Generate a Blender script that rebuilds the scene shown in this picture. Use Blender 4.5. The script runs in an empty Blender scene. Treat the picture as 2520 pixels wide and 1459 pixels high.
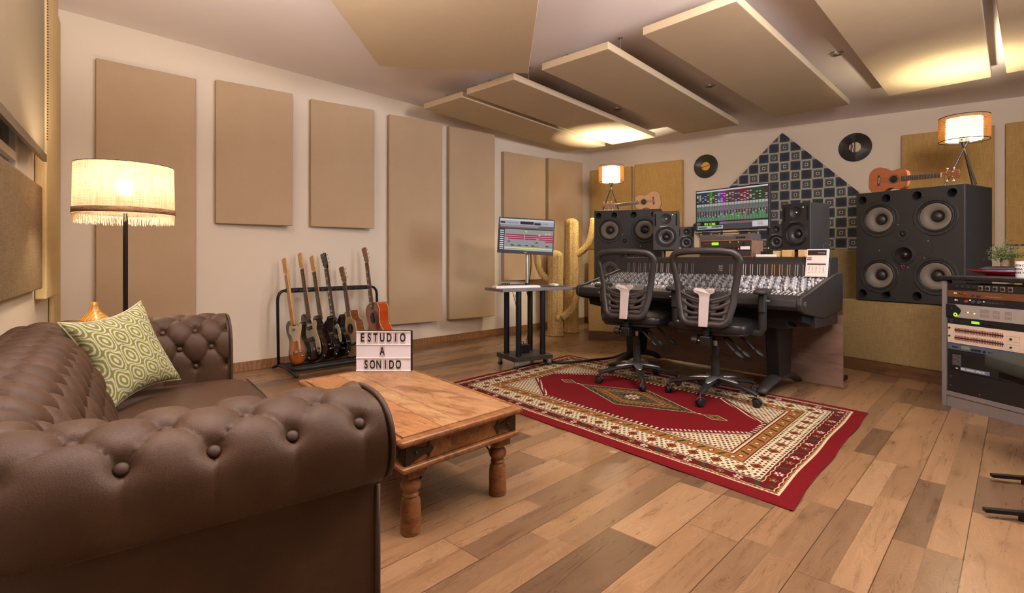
import bpy, math, random
import numpy as np
from mathutils import Vector, Matrix, Euler
random.seed(7)
np.random.seed(7)
C = bpy.context.scene.collection
PI = math.pi

# ------------------------------------------------------------------ camera, exposure
# measured from the photograph: level camera with a shifted lens, eye height taken as 1.0 m
F_PX, HX, HY = 1300.0, 1260.0, 632.0
cam_d = bpy.data.cameras.new('camera')
cam = bpy.data.objects.new('camera', cam_d)
C.objects.link(cam)
cam.location = (0, 0, 1.0)
cam.rotation_euler = (PI/2, 0, 0)
cam_d.sensor_width = 36
cam_d.lens = F_PX/2520*36
cam_d.shift_y = -(1459/2 - HY)/2520
cam_d.clip_start = 0.02
bpy.context.scene.camera = cam
vs = bpy.context.scene.view_settings
vs.view_transform = 'Standard'
vs.look = 'None'
vs.gamma = 1
vs.use_curve_mapping = False
vs.exposure = 0.14

world = bpy.data.worlds.new('world')
bpy.context.scene.world = world
world.use_nodes = True
world.node_tree.nodes['Background'].inputs[0].default_value = (0.9, 0.8, 0.7, 1)
world.node_tree.nodes['Background'].inputs[1].default_value = 0.05

def light(name, kind, loc, power, color, size=0.5, size_y=None, target=None, spread=None):
    d = bpy.data.lights.new(name, kind)
    d.energy = power
    d.color = color
    if kind == 'AREA':
        d.shape = 'RECTANGLE'
        d.size = size
        d.size_y = size_y or size
        if spread: d.spread = spread
    elif kind in ('POINT', 'SPOT'):
        d.shadow_soft_size = size
    o = bpy.data.objects.new(name, d)
    C.objects.link(o)
    o.location = loc
    if target is not None:
        o.rotation_euler = (Vector(target)-Vector(loc)).to_track_quat('-Z', 'Y').to_euler()
    return o

# added area fills above the frame that brighten room and ceiling, plus window daylight
light('overhead_fill', 'AREA', (1.45, 2.15, 2.66), 50, (1.0, 0.87, 0.72), 1.5, 1.1, target=(1.35, 2.0, 0))  # added soft fill from above, no such fixture seen
light('left_ceiling_fill', 'AREA', (-0.75, 1.3, 1.92), 80, (1.0, 0.90, 0.86), 0.5, 0.5, target=(-0.95, 1.75, 3.0), spread=2.3)  # added up-facing fill for the left ceiling, no lamp stands there
light('right_ceiling_fill', 'AREA', (1.6, 1.2, 2.0), 110, (1.0, 0.88, 0.85), 0.7, 0.5, target=(1.7, 2.2, 3.0))  # added up-facing fill for the middle ceiling, no lamp stands there
light('side_window_daylight', 'AREA', (5.3, 1.0, 1.7), 12, (0.80, 0.88, 1.0), 0.8, 1.1, target=(0.3, 6.0, 0.9), spread=0.95)

def P(px, py, Y):
    """world point seen at photo pixel (px, py) at distance Y in front of the camera"""
    return Vector(((px-HX)/F_PX*Y, Y, 1-(py-HY)/F_PX*Y))
def PZ(px, py, z):
    return P(px, py, (1-z)*F_PX/(py-HY))

def lin(c):
    c = c/255.0
    return c/12.92 if c <= 0.04045 else ((c+0.055)/1.055)**2.4
def rgb(r, g, b, a=1.0):
    return (lin(r), lin(g), lin(b), a)
def lin_np(a):
    a = np.asarray(a, dtype=float)/255.0
    return np.where(a <= 0.04045, a/12.92, ((a+0.055)/1.055)**2.4)

# ------------------------------------------------------------------ materials
class NT:
    """thin wrapper that makes node graphs readable"""
    def __init__(s, name):
        s.m = bpy.data.materials.new(name)
        s.m.use_nodes = True
        s.t = s.m.node_tree
        s.b = s.t.nodes['Principled BSDF']
        s.out = s.t.nodes['Material Output']
    def n(s, typ, **kw):
        nd = s.t.nodes.new(typ)
        for k, v in kw.items():
            setattr(nd, k, v)
        return nd
    def put(s, inp, v):
        if isinstance(v, bpy.types.NodeSocket):
            s.t.links.new(v, inp)
        elif v is not None:
            inp.default_value = v
    def math(s, op, a, b=None, c=None, clamp=False):
        nd = s.n('ShaderNodeMath', operation=op, use_clamp=clamp)
        s.put(nd.inputs[0], a)
        if b is not None: s.put(nd.inputs[1], b)
        if c is not None: s.put(nd.inputs[2], c)
        return nd.outputs[0]
    def coord(s, kind='Object'):
        return s.n('ShaderNodeTexCoord').outputs[kind]
    def mapping(s, vec, scale=(1, 1, 1), rot=(0, 0, 0), loc=(0, 0, 0)):
        nd = s.n('ShaderNodeMapping')
        s.put(nd.inputs['Vector'], vec)
        nd.inputs['Scale'].default_value = scale
        nd.inputs['Rotation'].default_value = rot
        nd.inputs['Location'].default_value = loc
        return nd.outputs[0]
    def noise(s, vec, scale=5, detail=3, rough=0.5, dist=0, out='Fac'):
        nd = s.n('ShaderNodeTexNoise')
        s.put(nd.inputs['Vector'], vec)
        nd.inputs['Scale'].default_value = scale
        nd.inputs['Detail'].default_value = detail
        nd.inputs['Roughness'].default_value = rough
        nd.inputs['Distortion'].default_value = dist
        return nd.outputs[out]
    def wave(s, vec, scale=5, dist=0, detail=2, dscale=1, direction='X', profile='SIN'):
        nd = s.n('ShaderNodeTexWave', bands_direction=direction, wave_profile=profile)
        s.put(nd.inputs['Vector'], vec)
        nd.inputs['Scale'].default_value = scale
        nd.inputs['Distortion'].default_value = dist
        nd.inputs['Detail'].default_value = detail
        nd.inputs['Detail Scale'].default_value = dscale
        return nd.outputs['Fac']
    def ramp(s, fac, stops, interp='LINEAR'):
        nd = s.n('ShaderNodeValToRGB')
        cr = nd.color_ramp
        cr.interpolation = interp
        while len(cr.elements) < len(stops):
            cr.elements.new(0.5)
        for e, (p, c) in zip(cr.elements, stops):
            e.position = p
            e.color = c if len(c) == 4 else (*c, 1)
        s.put(nd.inputs[0], fac)
        return nd.outputs[0]
    def mix(s, fac, a, b, mode='MIX'):
        nd = s.n('ShaderNodeMix', data_type='RGBA', blend_type=mode)
        s.put(nd.inputs[0], fac)
        s.put(nd.inputs[6], a)
        s.put(nd.inputs[7], b)
        return nd.outputs[2]
    def sep(s, vec):
        nd = s.n('ShaderNodeSeparateXYZ')
        s.put(nd.inputs[0], vec)
        return nd.outputs
    def comb(s, x=0, y=0, z=0):
        nd = s.n('ShaderNodeCombineXYZ')
        s.put(nd.inputs[0], x); s.put(nd.inputs[1], y); s.put(nd.inputs[2], z)
        return nd.outputs[0]
    def bump(s, h, strength=0.3, dist=0.01):
        nd = s.n('ShaderNodeBump')
        nd.inputs['Strength'].default_value = strength
        nd.inputs['Distance'].default_value = dist
        s.put(nd.inputs['Height'], h)
        s.t.links.new(nd.outputs[0], s.b.inputs['Normal'])
    def col(s, v): s.put(s.b.inputs['Base Color'], v)
    def rough(s, v): s.put(s.b.inputs['Roughness'], v)
    def set(s, name, v): s.put(s.b.inputs[name], v)

def scaled(c, k):
    return (min(1, c[0]*k), min(1, c[1]*k), min(1, c[2]*k), 1)

def plain(name, c, rough=0.5, metal=0.0, var=0.12, nscale=14, bump=0.0, bscale=200, coat=0, spec=0.5):
    """procedural finish: base colour with faint mottling, roughness variation and optional grain"""
    t = NT(name)
    co = t.coord()
    n = t.noise(co, nscale, 4)
    t.col(t.mix(n, scaled(c, 1-var), scaled(c, 1+var)))
    t.rough(t.math('MULTIPLY_ADD', n, 0.12, max(0.02, rough-0.06)))
    t.set('Metallic', metal)
    t.set('Coat Weight', coat)
    t.set('Specular IOR Level', spec)
    if bump:
        t.bump(t.noise(co, bscale, 3), bump, 0.002)
    return t.m

def emis(name, c, strength):
    t = NT(name)
    t.col((0.02, 0.02, 0.02, 1))
    t.set('Emission Color', c)
    t.set('Emission Strength', strength)
    return t.m

def cloth(name, c, c2, scale=320, rough=0.95, bump=0.35, slub=0.5, axes='XZ'):
    """woven cloth: crossed fine threads plus long irregular slubs"""
    t = NT(name)
    co = t.coord()
    h = t.wave(co, scale/6.3, 0.6, 2, 2, 'Z')
    x = t.wave(t.mapping(co, rot=(0, 0, 0.6)), scale/6.3, 0.6, 2, 2, 'X')
    weave = t.math('MULTIPLY', h, x)
    s1 = t.noise(t.mapping(co, scale=(3, 3, 90)), 4, 3, 0.6)
    s2 = t.noise(t.mapping(co, scale=(70, 70, 3)), 4, 3, 0.6)
    big = t.noise(co, 2.2, 4)
    sl = t.math('ADD', t.math('MULTIPLY', s1, 0.5), t.math('MULTIPLY', s2, 0.5))
    f = t.math('ADD', t.math('MULTIPLY', t.math('SUBTRACT', sl, 0.5), slub*4), t.math('MULTIPLY_ADD', big, 0.7, 0.15), clamp=True)
    t.col(t.mix(t.math('MULTIPLY_ADD', weave, -0.25, f, clamp=True), c2, c))
    t.rough(rough)
    t.set('Specular IOR Level', 0.15)
    t.bump(t.math('ADD', weave, sl), bump, 0.002)
    return t.m

def wood(name, c1, c2, scale=1.0, rough=0.4, axis='X', knots=0.3, coat=0.0, stretch=14):
    """grain stretched along one local axis, with rings and a few knots"""
    t = NT(name)
    co = t.coord()
    sc = {'X': (1, stretch, stretch), 'Y': (stretch, 1, stretch), 'Z': (stretch, stretch, 1)}[axis]
    v = t.mapping(co, scale=tuple(k*scale for k in sc))
    g = t.noise(v, 3.0, 6, 0.65, 0.6)
    v2 = t.mapping(co, scale=tuple((k*0.25+0.75*1)*scale for k in sc))
    r = t.wave(v2, 3.5, 6, 3, 1.2, {'X': 'Y', 'Y': 'X', 'Z': 'X'}[axis])
    k = t.noise(t.mapping(co, scale=tuple((1.0 if s == 1 else 2.2)*scale for s in sc)), 5, 2, 0.5)
    f = t.math('ADD', t.math('MULTIPLY', g, 0.7), t.math('MULTIPLY', r, 0.3))
    c = t.ramp(f, [(0.25, c2), (0.5, tuple((a+b)/2 for a, b in zip(c1, c2))), (0.72, c1)])
    dark = t.ramp(k, [(0.0, (1, 1, 1, 1)), (0.60, (1, 1, 1, 1)), (0.72, (1-knots,)*3+(1,))])
    t.col(t.mix(1.0, c, dark, 'MULTIPLY'))
    t.rough(t.math('MULTIPLY_ADD', g, 0.2, rough-0.1))
    t.set('Coat Weight', coat)
    t.bump(g, 0.12, 0.002)
    return t.m

def attr_mat(name, rough=0.9, emit=0.0, bump=None, spec=0.3, fade=True, coat=0):
    t = NT(name)
    a = t.n('ShaderNodeAttribute', attribute_name='dye')
    c = a.outputs['Color']
    if emit:
        t.col((0.01, 0.01, 0.01, 1))
        t.set('Emission Color', c)
        t.set('Emission Strength', emit)
    else:
        n = t.noise(t.coord(), 30, 4)
        t.col(t.mix(t.math('MULTIPLY', n, 0.35), c, (0.03, 0.02, 0.015, 1)))
    t.rough(rough)
    t.set('Specular IOR Level', spec)
    t.set('Coat Weight', coat)
    if bump:
        t.bump(t.noise(t.coord(), bump[0], 3), bump[1], 0.003)
    return t.m

# ------------------------------------------------------------------ mesh building
class MB:
    def __init__(s, T=None):
        s.v, s.f, s.mi = [], [], []
        s.T = T or Matrix.Identity(4)
        s.cur = 0
    def add(s, vs, fs):
        k = len(s.v)
        for p in vs:
            s.v.append(tuple(s.T @ Vector(p)))
        for f in fs:
            s.f.append(tuple(i+k for i in f))
            s.mi.append(s.cur)
        return s
    def box(s, c, size, rz=0.0, rx=0.0, ry=0.0):
        x, y, z = [k/2 for k in size]
        R = Euler((rx, ry, rz)).to_matrix()
        vs = [Vector(c)+R @ Vector((a*x, b*y, d*z)) for a in (-1, 1) for b in (-1, 1) for d in (-1, 1)]
        return s.add(vs, [(0, 1, 3, 2), (4, 6, 7, 5), (0, 4, 5, 1), (2, 3, 7, 6), (0, 2, 6, 4), (1, 5, 7, 3)])
    def bb(s, a, b):
        return s.box([(p+q)/2 for p, q in zip(a, b)], [abs(q-p) for p, q in zip(a, b)])
    def ring(s, c, ax, r, n, ref=None):
        ax = Vector(ax).normalized()
        ref = Vector(ref) if ref else (Vector((0, 0, 1)) if abs(ax.z) < 0.9 else Vector((1, 0, 0)))
        u = ref.cross(ax).normalized()
        w = ax.cross(u)
        return [Vector(c)+(u*math.cos(2*PI*i/n)+w*math.sin(2*PI*i/n))*r for i in range(n)]
    def cyl(s, p0, p1, r0, r1=None, n=16, caps=True):
        r1 = r0 if r1 is None else r1
        ax = Vector(p1)-Vector(p0)
        vs = s.ring(p0, ax, r0, n)+s.ring(p1, ax, r1, n)
        fs = [(i, (i+1) % n, n+(i+1) % n, n+i) for i in range(n)]
        if caps: fs += [tuple(range(n))[::-1], tuple(range(n, 2*n))]
        return s.add(vs, fs)
    def tube(s, pts, r, n=8, closed=False, caps=True, flat=None):
        pts = [Vector(p) for p in pts]
        m = len(pts)
        rs = r if isinstance(r, (list, tuple)) else [r]*m
        vs, pu = [], None
        for i, p in enumerate(pts):
            a = pts[(i-1) % m] if closed or i > 0 else pts[i]
            b = pts[(i+1) % m] if closed or i < m-1 else pts[i]
            t = (b-a).normalized()
            if pu is None:
                ref = Vector((0, 0, 1)) if abs(t.z) < 0.9 else Vector((1, 0, 0))
                u = (ref-t*ref.dot(t)).normalized()
            else:
                u = (pu-t*pu.dot(t)).normalized()
            pu = u
            w = t.cross(u)
            for k in range(n):
                q = 2*PI*k/n
                f = flat or (1, 1)
                vs.append(p+(u*math.cos(q)*f[0]+w*math.sin(q)*f[1])*rs[i])
        fs = []
        for i in range(m if closed else m-1):
            j = (i+1) % m
            fs += [(i*n+k, i*n+(k+1) % n, j*n+(k+1) % n, j*n+k) for k in range(n)]
        if caps and not closed:
            fs += [tuple(range(n))[::-1], tuple(range((m-1)*n, m*n))]
        return s.add(vs, fs)
    def lathe(s, prof, n=24, c=(0, 0, 0), R=None, caps=True):
        """prof: (radius, height) pairs about the local z axis, R turns that axis"""
        R = R or Matrix.Identity(3)
        vs, fs = [], []
        for r, z in prof:
            for k in range(n):
                a = 2*PI*k/n
                vs.append(Vector(c)+R @ Vector((r*math.cos(a), r*math.sin(a), z)))
        for i in range(len(prof)-1):
            fs += [(i*n+k, i*n+(k+1) % n, (i+1)*n+(k+1) % n, (i+1)*n+k) for k in range(n)]
        if caps and prof[0][0] > 1e-5: fs.append(tuple(range(n))[::-1])
        if caps and prof[-1][0] > 1e-5: fs.append(tuple(range((len(prof)-1)*n, len(prof)*n)))
        return s.add(vs, fs)
    def prism(s, pts, z0, z1, M=None):
        """pts: outline in local xy, extruded along local z; M places it"""
        M = M or Matrix.Identity(4)
        n = len(pts)
        vs = [M @ Vector((x, y, z0)) for x, y in pts]+[M @ Vector((x, y, z1)) for x, y in pts]
        return s.add(vs, [tuple(range(n))[::-1], tuple(range(n, 2*n))]+[(i, (i+1) % n, n+(i+1) % n, n+i) for i in range(n)])
    def grid(s, fn, nu, nv, cu=False, cv=False):
        vs = [fn(i/(nu if cu else nu-1), j/(nv if cv else nv-1)) for i in range(nu) for j in range(nv)]
        fs = []
        for i in range(nu if cu else nu-1):
            for j in range(nv if cv else nv-1):
                a, b = (i+1) % nu, (j+1) % nv
                fs.append((i*nv+j, a*nv+j, a*nv+b, i*nv+b))
        return s.add(vs, fs)
    def ball(s, c, r, n=12, sc=(1, 1, 1)):
        m = n//2
        prof = [(r*math.sin(PI*i/m), -r*math.cos(PI*i/m)) for i in range(m+1)]
        prof[0] = (1e-6, -r); prof[-1] = (1e-6, r)
        return s.lathe(prof, n, c, Matrix.Diagonal(sc))
    def pillow_box(s, c, size, e=0.35, n=24, puff=0.0):
        """superellipsoid block with soft edges"""
        a, b, h = [k/2 for k in size]
        def f(x, p): return math.copysign(abs(x)**p, x)
        vs = []
        for i in range(n+1):
            ph = -PI/2+PI*i/n
            for j in range(2*n):
                th = 2*PI*j/(2*n)
                x = a*f(math.cos(ph), e)*f(math.cos(th), e)
                y = b*f(math.cos(ph), e)*f(math.sin(th), e)
                z = h*f(math.sin(ph), e)
                k = (1-(x/a)**2)*(1-(y/b)**2)
                z += (puff*k if z > 0 else 0)
                vs.append((c[0]+x, c[1]+y, c[2]+z))
        fs = [(i*2*n+j, i*2*n+(j+1) % (2*n), (i+1)*2*n+(j+1) % (2*n), (i+1)*2*n+j) for i in range(n) for j in range(2*n)]
        return s.add(vs, fs)
    def mesh(s, name):
        me = bpy.data.meshes.new(name)
        me.from_pydata(s.v, [], s.f)
        return me
    def build(s, name, mat, parent=None, smooth=False, bevel=0.0, seg=2, label=None, sub=0, solid=0.0, fixn=True):
        me = s.mesh(name)
        mats = mat if isinstance(mat, (list, tuple)) else [mat]
        for m in mats: me.materials.append(m)
        if len(mats) > 1: me.polygons.foreach_set('material_index', s.mi)
        if fixn:
            import bmesh
            bm = bmesh.new(); bm.from_mesh(me)
            bmesh.ops.recalc_face_normals(bm, faces=bm.faces)
            bm.to_mesh(me); bm.free()
        if smooth:
            me.polygons.foreach_set('use_smooth', [True]*len(me.polygons))
            me.update()
            if smooth == 'auto':
                me.set_sharp_from_angle(angle=math.radians(38))
        o = bpy.data.objects.new(name, me)
        C.objects.link(o)
        o.parent = parent
        if bevel:
            b = o.modifiers.new('bevel', 'BEVEL'); b.width = bevel; b.segments = seg; b.limit_method = 'ANGLE'
        if solid:
            b = o.modifiers.new('thickness', 'SOLIDIFY'); b.thickness = solid; b.offset = 0
        if sub:
            b = o.modifiers.new('subdivision', 'SUBSURF'); b.levels = sub; b.render_levels = sub
        if label: o['label'] = label
        return o

def cut(o, cutter):
    """carve the cutter's volume out of o's own mesh"""
    cm = cutter.mesh('cutter')
    import bmesh
    bm = bmesh.new(); bm.from_mesh(cm); bmesh.ops.recalc_face_normals(bm, faces=bm.faces); bm.to_mesh(cm); bm.free()
    co = bpy.data.objects.new('cutter', cm); C.objects.link(co)
    pa = o.parent; o.parent = None
    mod = o.modifiers.new('cut', 'BOOLEAN'); mod.object = co; mod.operation = 'DIFFERENCE'; mod.solver = 'EXACT'
    while o.modifiers[0] != mod:
        o.modifiers.move(len(o.modifiers)-1, 0) if o.modifiers[-1] == mod else o.modifiers.move(1, 0)
    others = [m for m in o.modifiers if m != mod]
    vis = [m.show_viewport for m in others]
    for m in others: m.show_viewport = False
    dg = bpy.context.evaluated_depsgraph_get()
    dg.update()
    me = bpy.data.meshes.new_from_object(o.evaluated_get(dg))
    for m, v in zip(others, vis): m.show_viewport = v
    o.modifiers.remove(mod)
    old = o.data; me.name = old.name
    o.data = me
    bpy.data.meshes.remove(old)
    bpy.data.objects.remove(co); bpy.data.meshes.remove(cm)
    o.parent = pa
    return o

def thing(name, label, cat, loc=(0, 0, 0), rz=0.0, group=None, rot=None):
    o = bpy.data.objects.new(name, None)
    C.objects.link(o)
    o.empty_display_size = 0.05
    o.location = loc
    o.rotation_euler = rot or (0, 0, rz)
    o['label'] = label; o['category'] = cat
    if group: o['group'] = group
    return o
def tag(o, label, cat, group=None, kind=None):
    o['label'] = label; o['category'] = cat
    if group: o['group'] = group
    if kind: o['kind'] = kind
    return o
def struct(o):
    o['kind'] = 'structure'
    return o
def dup(o, parent=None):
    c = o.copy(); C.objects.link(c); c.parent = parent
    for ch in list(o.children): dup(ch, c)
    return c

def dyed(name, fn, pts, nu, nv, mat, parent=None, bulge=None):
    """quad patch between corners p00,p10,p11,p01 with a per-vertex dye computed from fn(u, v)"""
    u, v = np.meshgrid(np.linspace(0, 1, nu), np.linspace(0, 1, nv), indexing='ij')
    p = [np.array(q, dtype=float) for q in pts]
    U, V = u[..., None], v[..., None]
    co = p[0]*(1-U)*(1-V)+p[1]*U*(1-V)+p[2]*U*V+p[3]*(1-U)*V
    if bulge is not None: co = co+bulge(u, v)
    idx = np.arange(nu*nv).reshape(nu, nv)
    f = np.stack([idx[:-1, :-1], idx[1:, :-1], idx[1:, 1:], idx[:-1, 1:]], -1).reshape(-1, 4)
    me = bpy.data.meshes.new(name)
    me.from_pydata(co.reshape(-1, 3).tolist(), [], f.tolist())
    at = me.attributes.new('dye', 'FLOAT_COLOR', 'POINT')
    colr = np.ones((nu*nv, 4))
    colr[:, :3] = lin_np(fn(u, v)).reshape(-1, 3)
    at.data.foreach_set('color', colr.ravel())
    me.polygons.foreach_set('use_smooth', [True]*len(me.polygons))
    me.materials.append(mat)
    o = bpy.data.objects.new(name, me)
    C.objects.link(o); o.parent = parent
    return o

def text_mb(body, size, depth=0.001, bold=0.0, xs=1.0, spacing=1.0, align='CENTER', M=None, mb=None):
    cu = bpy.data.curves.new('lettering', 'FONT')
    cu.body = body; cu.size = size; cu.extrude = depth/2; cu.offset = bold; cu.align_x = align; cu.align_y = 'CENTER'
    cu.space_character = spacing
    o = bpy.data.objects.new('lettering', cu); C.objects.link(o)
    dg = bpy.context.evaluated_depsgraph_get()
    me = bpy.data.meshes.new_from_object(o.evaluated_get(dg))
    mb = mb or MB()
    M = M or Matrix.Identity(4)
    mb.add([M @ Vector((v.co.x*xs, v.co.y, v.co.z)) for v in me.vertices], [tuple(p.vertices) for p in me.polygons])
    bpy.data.objects.remove(o); bpy.data.curves.remove(cu); bpy.data.meshes.remove(me)
    return mb
# text lying in local xz and facing -y
TXZ = Matrix.Rotation(PI/2, 4, 'X')
def at(x, y, z): return Matrix.Translation((x, y, z))
RY = Matrix.Rotation(PI/2, 3, 'X')      # lathe axis z -> -y

def catmull(pts, n, closed=False):
    pts = [Vector(p) for p in pts]
    m = len(pts)
    out = []
    segs = m if closed else m-1
    for i in range(segs):
        g = lambda k: pts[k % m] if closed else pts[max(0, min(m-1, k))]
        a, b, c, d = g(i-1), g(i), g(i+1), g(i+2)
        for j in range(n):
            t = j/n
            out.append(0.5*((2*b)+(c-a)*t+(2*a-5*b+4*c-d)*t*t+(3*b-a-3*c+d)*t**3))
    if not closed: out.append(pts[-1])
    return out
# ------------------------------------------------------------------ shared finishes
M_wall = plain('painted_plaster', rgb(226, 214, 196), 0.9, var=0.02, nscale=3, bump=0.05, bscale=90)
M_ceil = plain('ceiling_paint', rgb(238, 229, 226), 0.9, var=0.015, nscale=2)
M_panel = cloth('acoustic_cloth', rgb(194, 171, 142), rgb(176, 152, 122), 700, bump=0.10, slub=0.22)
M_cloud = cloth('cloud_cloth', rgb(204, 186, 156), rgb(188, 168, 138), 700, bump=0.08, slub=0.2)
M_burlap = cloth('burlap', rgb(212, 180, 120), rgb(180, 144, 86), 420, bump=0.6, slub=0.8)
M_burlap_olive = cloth('olive_burlap', rgb(158, 136, 94), rgb(126, 104, 68), 420, bump=0.6, slub=0.9)
M_lit_burlap = cloth('lit_burlap', rgb(226, 206, 158), rgb(206, 180, 126), 420, bump=0.3, slub=0.5)  # burlap colour lightened to paint in the strong light on these panels
M_brown_cloth = cloth('wrinkled_brown_cloth', rgb(150, 130, 100), rgb(118, 98, 72), 420, bump=0.5, slub=0.9)
M_blind = cloth('blind_cloth', rgb(158, 144, 120), rgb(146, 132, 108), 600, bump=0.1, slub=0.2)
M_base = wood('baseboard_wood', rgb(150, 108, 70), rgb(118, 80, 48), 1.0, 0.5, 'Y')
M_black = plain('black_metal', rgb(26, 25, 26), 0.4, 0.3, bump=0.05)
M_blackp = plain('black_plastic', rgb(30, 29, 30), 0.5, bump=0.08)
M_darkg = plain('dark_grey_plastic', rgb(44, 41, 40), 0.5, bump=0.06)
M_grey = plain('grey_paint', rgb(128, 122, 120), 0.5)
M_silver = plain('silver_metal', rgb(190, 188, 186), 0.3, 0.85)
M_chrome = plain('chrome', rgb(215, 213, 210), 0.15, 1.0)
M_white = plain('white_plastic', rgb(235, 232, 230), 0.4, var=0.02)
M_spk = plain('speaker_paint', rgb(35, 32, 30), 0.55, bump=0.12, bscale=500)
M_cone = plain('speaker_cone', rgb(108, 99, 88), 0.6, var=0.06)
M_rubber = plain('black_rubber', rgb(20, 19, 19), 0.6)
M_cap = plain('dust_cap', rgb(34, 31, 30), 0.45)
M_hole = plain('port_hole', rgb(4, 4, 4), 0.9)
M_burl_ply = wood('pale_plywood', rgb(214, 180, 128), rgb(194, 156, 104), 1, 0.6, 'X')

# ------------------------------------------------------------------ room shell
WL0, WLd = Vector((-3.236, 3.746, 0)), Vector((0.7085, 0.7057, 0))      # left wall from far-left corner
WLn = Vector((0.7057, -0.7085, 0))                                      # its normal, into the room
CB = Vector((1.193, 8.16, 0))                                           # back corner
WBd = Vector((0.794, -0.6075, 0)).normalized()
WBn = Vector((WBd.y, -WBd.x, 0)).normalized()
WWd, WWn = Vector((0.58, -0.8146, 0)), Vector((0.8146, 0.58, 0))         # window wall
GX, GY = -0.0196, -0.0120
def zc(x, y): return 2.763+GX*(x+3.236)+GY*(y-3.746)
WL0b = WL0
CBc = CB
CR = CB+WBd*5.6            # back right corner
CW = WL0+WWd*6.6           # end of window wall, behind the camera
CRr = Vector((CR.x, -2.6, 0)); CWr = CW
def wall(name, a, b, mat=None, th=0.12):
    d = (b-a).normalized(); n = Vector((d.y, -d.x, 0))
    mid = Vector((1.0, 2.0, 0))
    if n.dot(mid-a) > 0: n = -n
    a, b = a-d*0.0, b+d*0.0
    m = MB()
    vs = [a, b, b+n*th, a+n*th]
    m.add([(p.x, p.y, -0.02) for p in vs]+[(p.x, p.y, zc(p.x, p.y)+0.01) for p in vs],
          [(0, 1, 2, 3), (4, 7, 6, 5), (0, 4, 5, 1), (1, 5, 6, 2), (2, 6, 7, 3), (3, 7, 4, 0)])
    return struct(m.build(name, mat or M_wall))
wall('wall_left', WL0, CB)
wall('wall_back', CB, CR)
M_rearwall = cloth('low_bounce_wall', rgb(96, 78, 62), rgb(78, 62, 48), 500, bump=0.1)  # unseen walls coloured dark to cut bounce light on the sofa side
wall('wall_right', CR, CRr, M_rearwall)
wall('wall_rear', CRr, Vector((CW.x, -2.6, 0)) if CW.y > -2.6 else CW, M_rearwall)
# window wall with an opening
w_s0, w_s1, w_z0, w_z1 = 1.16, 2.6, 0.95, 2.35
wl = MB()
def wbox(m, s0, s1, o0, o1, z0, z1, top=False):
    """box on the window wall: s along it, o out from it into the room"""
    q = [WL0+WWd*s+WWn*o for s, o in ((s0, o0), (s1, o0), (s1, o1), (s0, o1))]
    z1s = [zc(p.x, p.y)+0.01 if top else z1 for p in q]
    m.add([(p.x, p.y, z0) for p in q]+[(p.x, p.y, z) for p, z in zip(q, z1s)],
          [(0, 3, 2, 1), (4, 5, 6, 7), (0, 1, 5, 4), (1, 2, 6, 5), (2, 3, 7, 6), (3, 0, 4, 7)])
    return m
wbox(wl, -0.1, w_s0, -0.14, 0, -0.02, 0, True)
wbox(wl, w_s1, 7.9, -0.14, 0, -0.02, 0, True)
wbox(wl, w_s0, w_s1, -0.14, 0, -0.02, w_z0)
wbox(wl, w_s0, w_s1, -0.14, 0, w_z1, 0, True)
struct(wl.build('wall_window', M_wall))
fr = MB()
for a, b, c, d in ((w_s0, w_s0+0.06, w_z0, w_z1), (w_s1-0.06, w_s1, w_z0, w_z1), (w_s0, w_s1, w_z0, w_z0+0.06),
                   (w_s0, w_s1, w_z1-0.06, w_z1), (1.85, 1.91, w_z0, w_z1), (w_s0, w_s1, 1.50, 1.54)):
    wbox(fr, a, b, -0.10, -0.04, c, d)
fo = struct(fr.build('window_1', M_white, bevel=0.004))
t = NT('night_glass'); t.col(rgb(40, 44, 66)); t.rough(0.08); t.set('Coat Weight', 0.5)
t.col(t.mix(t.noise(t.coord(), 3), rgb(40, 44, 66), rgb(58, 60, 84)))
gl = MB(); wbox(gl, w_s0+0.05, w_s1-0.05, -0.075, -0.068, w_z0+0.05, w_z1-0.05)
gl.build('pane', t.m, fo)

# ceiling slab, slightly out of level as measured
cm_ = MB()
pts = [(-6, -3), (8, -3), (8, 10), (-6, 10)]
cm_.add([(x, y, zc(x, y)) for x, y in pts]+[(x, y, zc(x, y)+0.1) for x, y in pts],
        [(0, 1, 2, 3), (4, 7, 6, 5), (0, 4, 5, 1), (1, 5, 6, 2), (2, 6, 7, 3), (3, 7, 4, 0)])
struct(cm_.build('ceiling', M_ceil))

# floor: laminate boards 0.192 wide, some split into two strips, random butt joints
t = NT('oak_laminate')
co = t.coord()
ang = math.atan2(0.722, 0.692)
s_ = t.sep(co)
cu_ = t.math('ADD', t.math('MULTIPLY', s_[0], 0.692), t.math('MULTIPLY', s_[1], 0.722))
cv_ = t.math('SUBTRACT', t.math('MULTIPLY', s_[0], 0.722), t.math('MULTIPLY', s_[1], 0.692))
bv = t.math('DIVIDE', t.math('ADD', cv_, 0.1326), 0.192)
bi = t.math('FLOOR', bv)
bf = t.math('SUBTRACT', bv, bi)
def wn(*a):
    nd = t.n('ShaderNodeTexWhiteNoise', noise_dimensions='3D')
    t.put(nd.inputs[0], t.comb(*a)); return nd.outputs['Value']
BL = 1.29
ru = t.math('DIVIDE', t.math('ADD', cu_, t.math('MULTIPLY', wn(bi, 3.0, 1.0), BL)), BL)
ri = t.math('FLOOR', ru)
rf = t.math('SUBTRACT', ru, ri)
two = t.math('GREATER_THAN', wn(bi, ri, 7.0), 0.42)
half = t.math('GREATER_THAN', bf, 0.5)
strip = t.math('MULTIPLY', two, half)
jn = t.math('MULTIPLY_ADD', wn(bi, ri, t.math('ADD', strip, 11.0)), 0.5, 0.25)
seg = t.math('GREATER_THAN', rf, jn)
idv = t.math('ADD', t.math('MULTIPLY', strip, 2.0), seg)
tone = wn(bi, ri, t.math('ADD', idv, 23.0))
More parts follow.
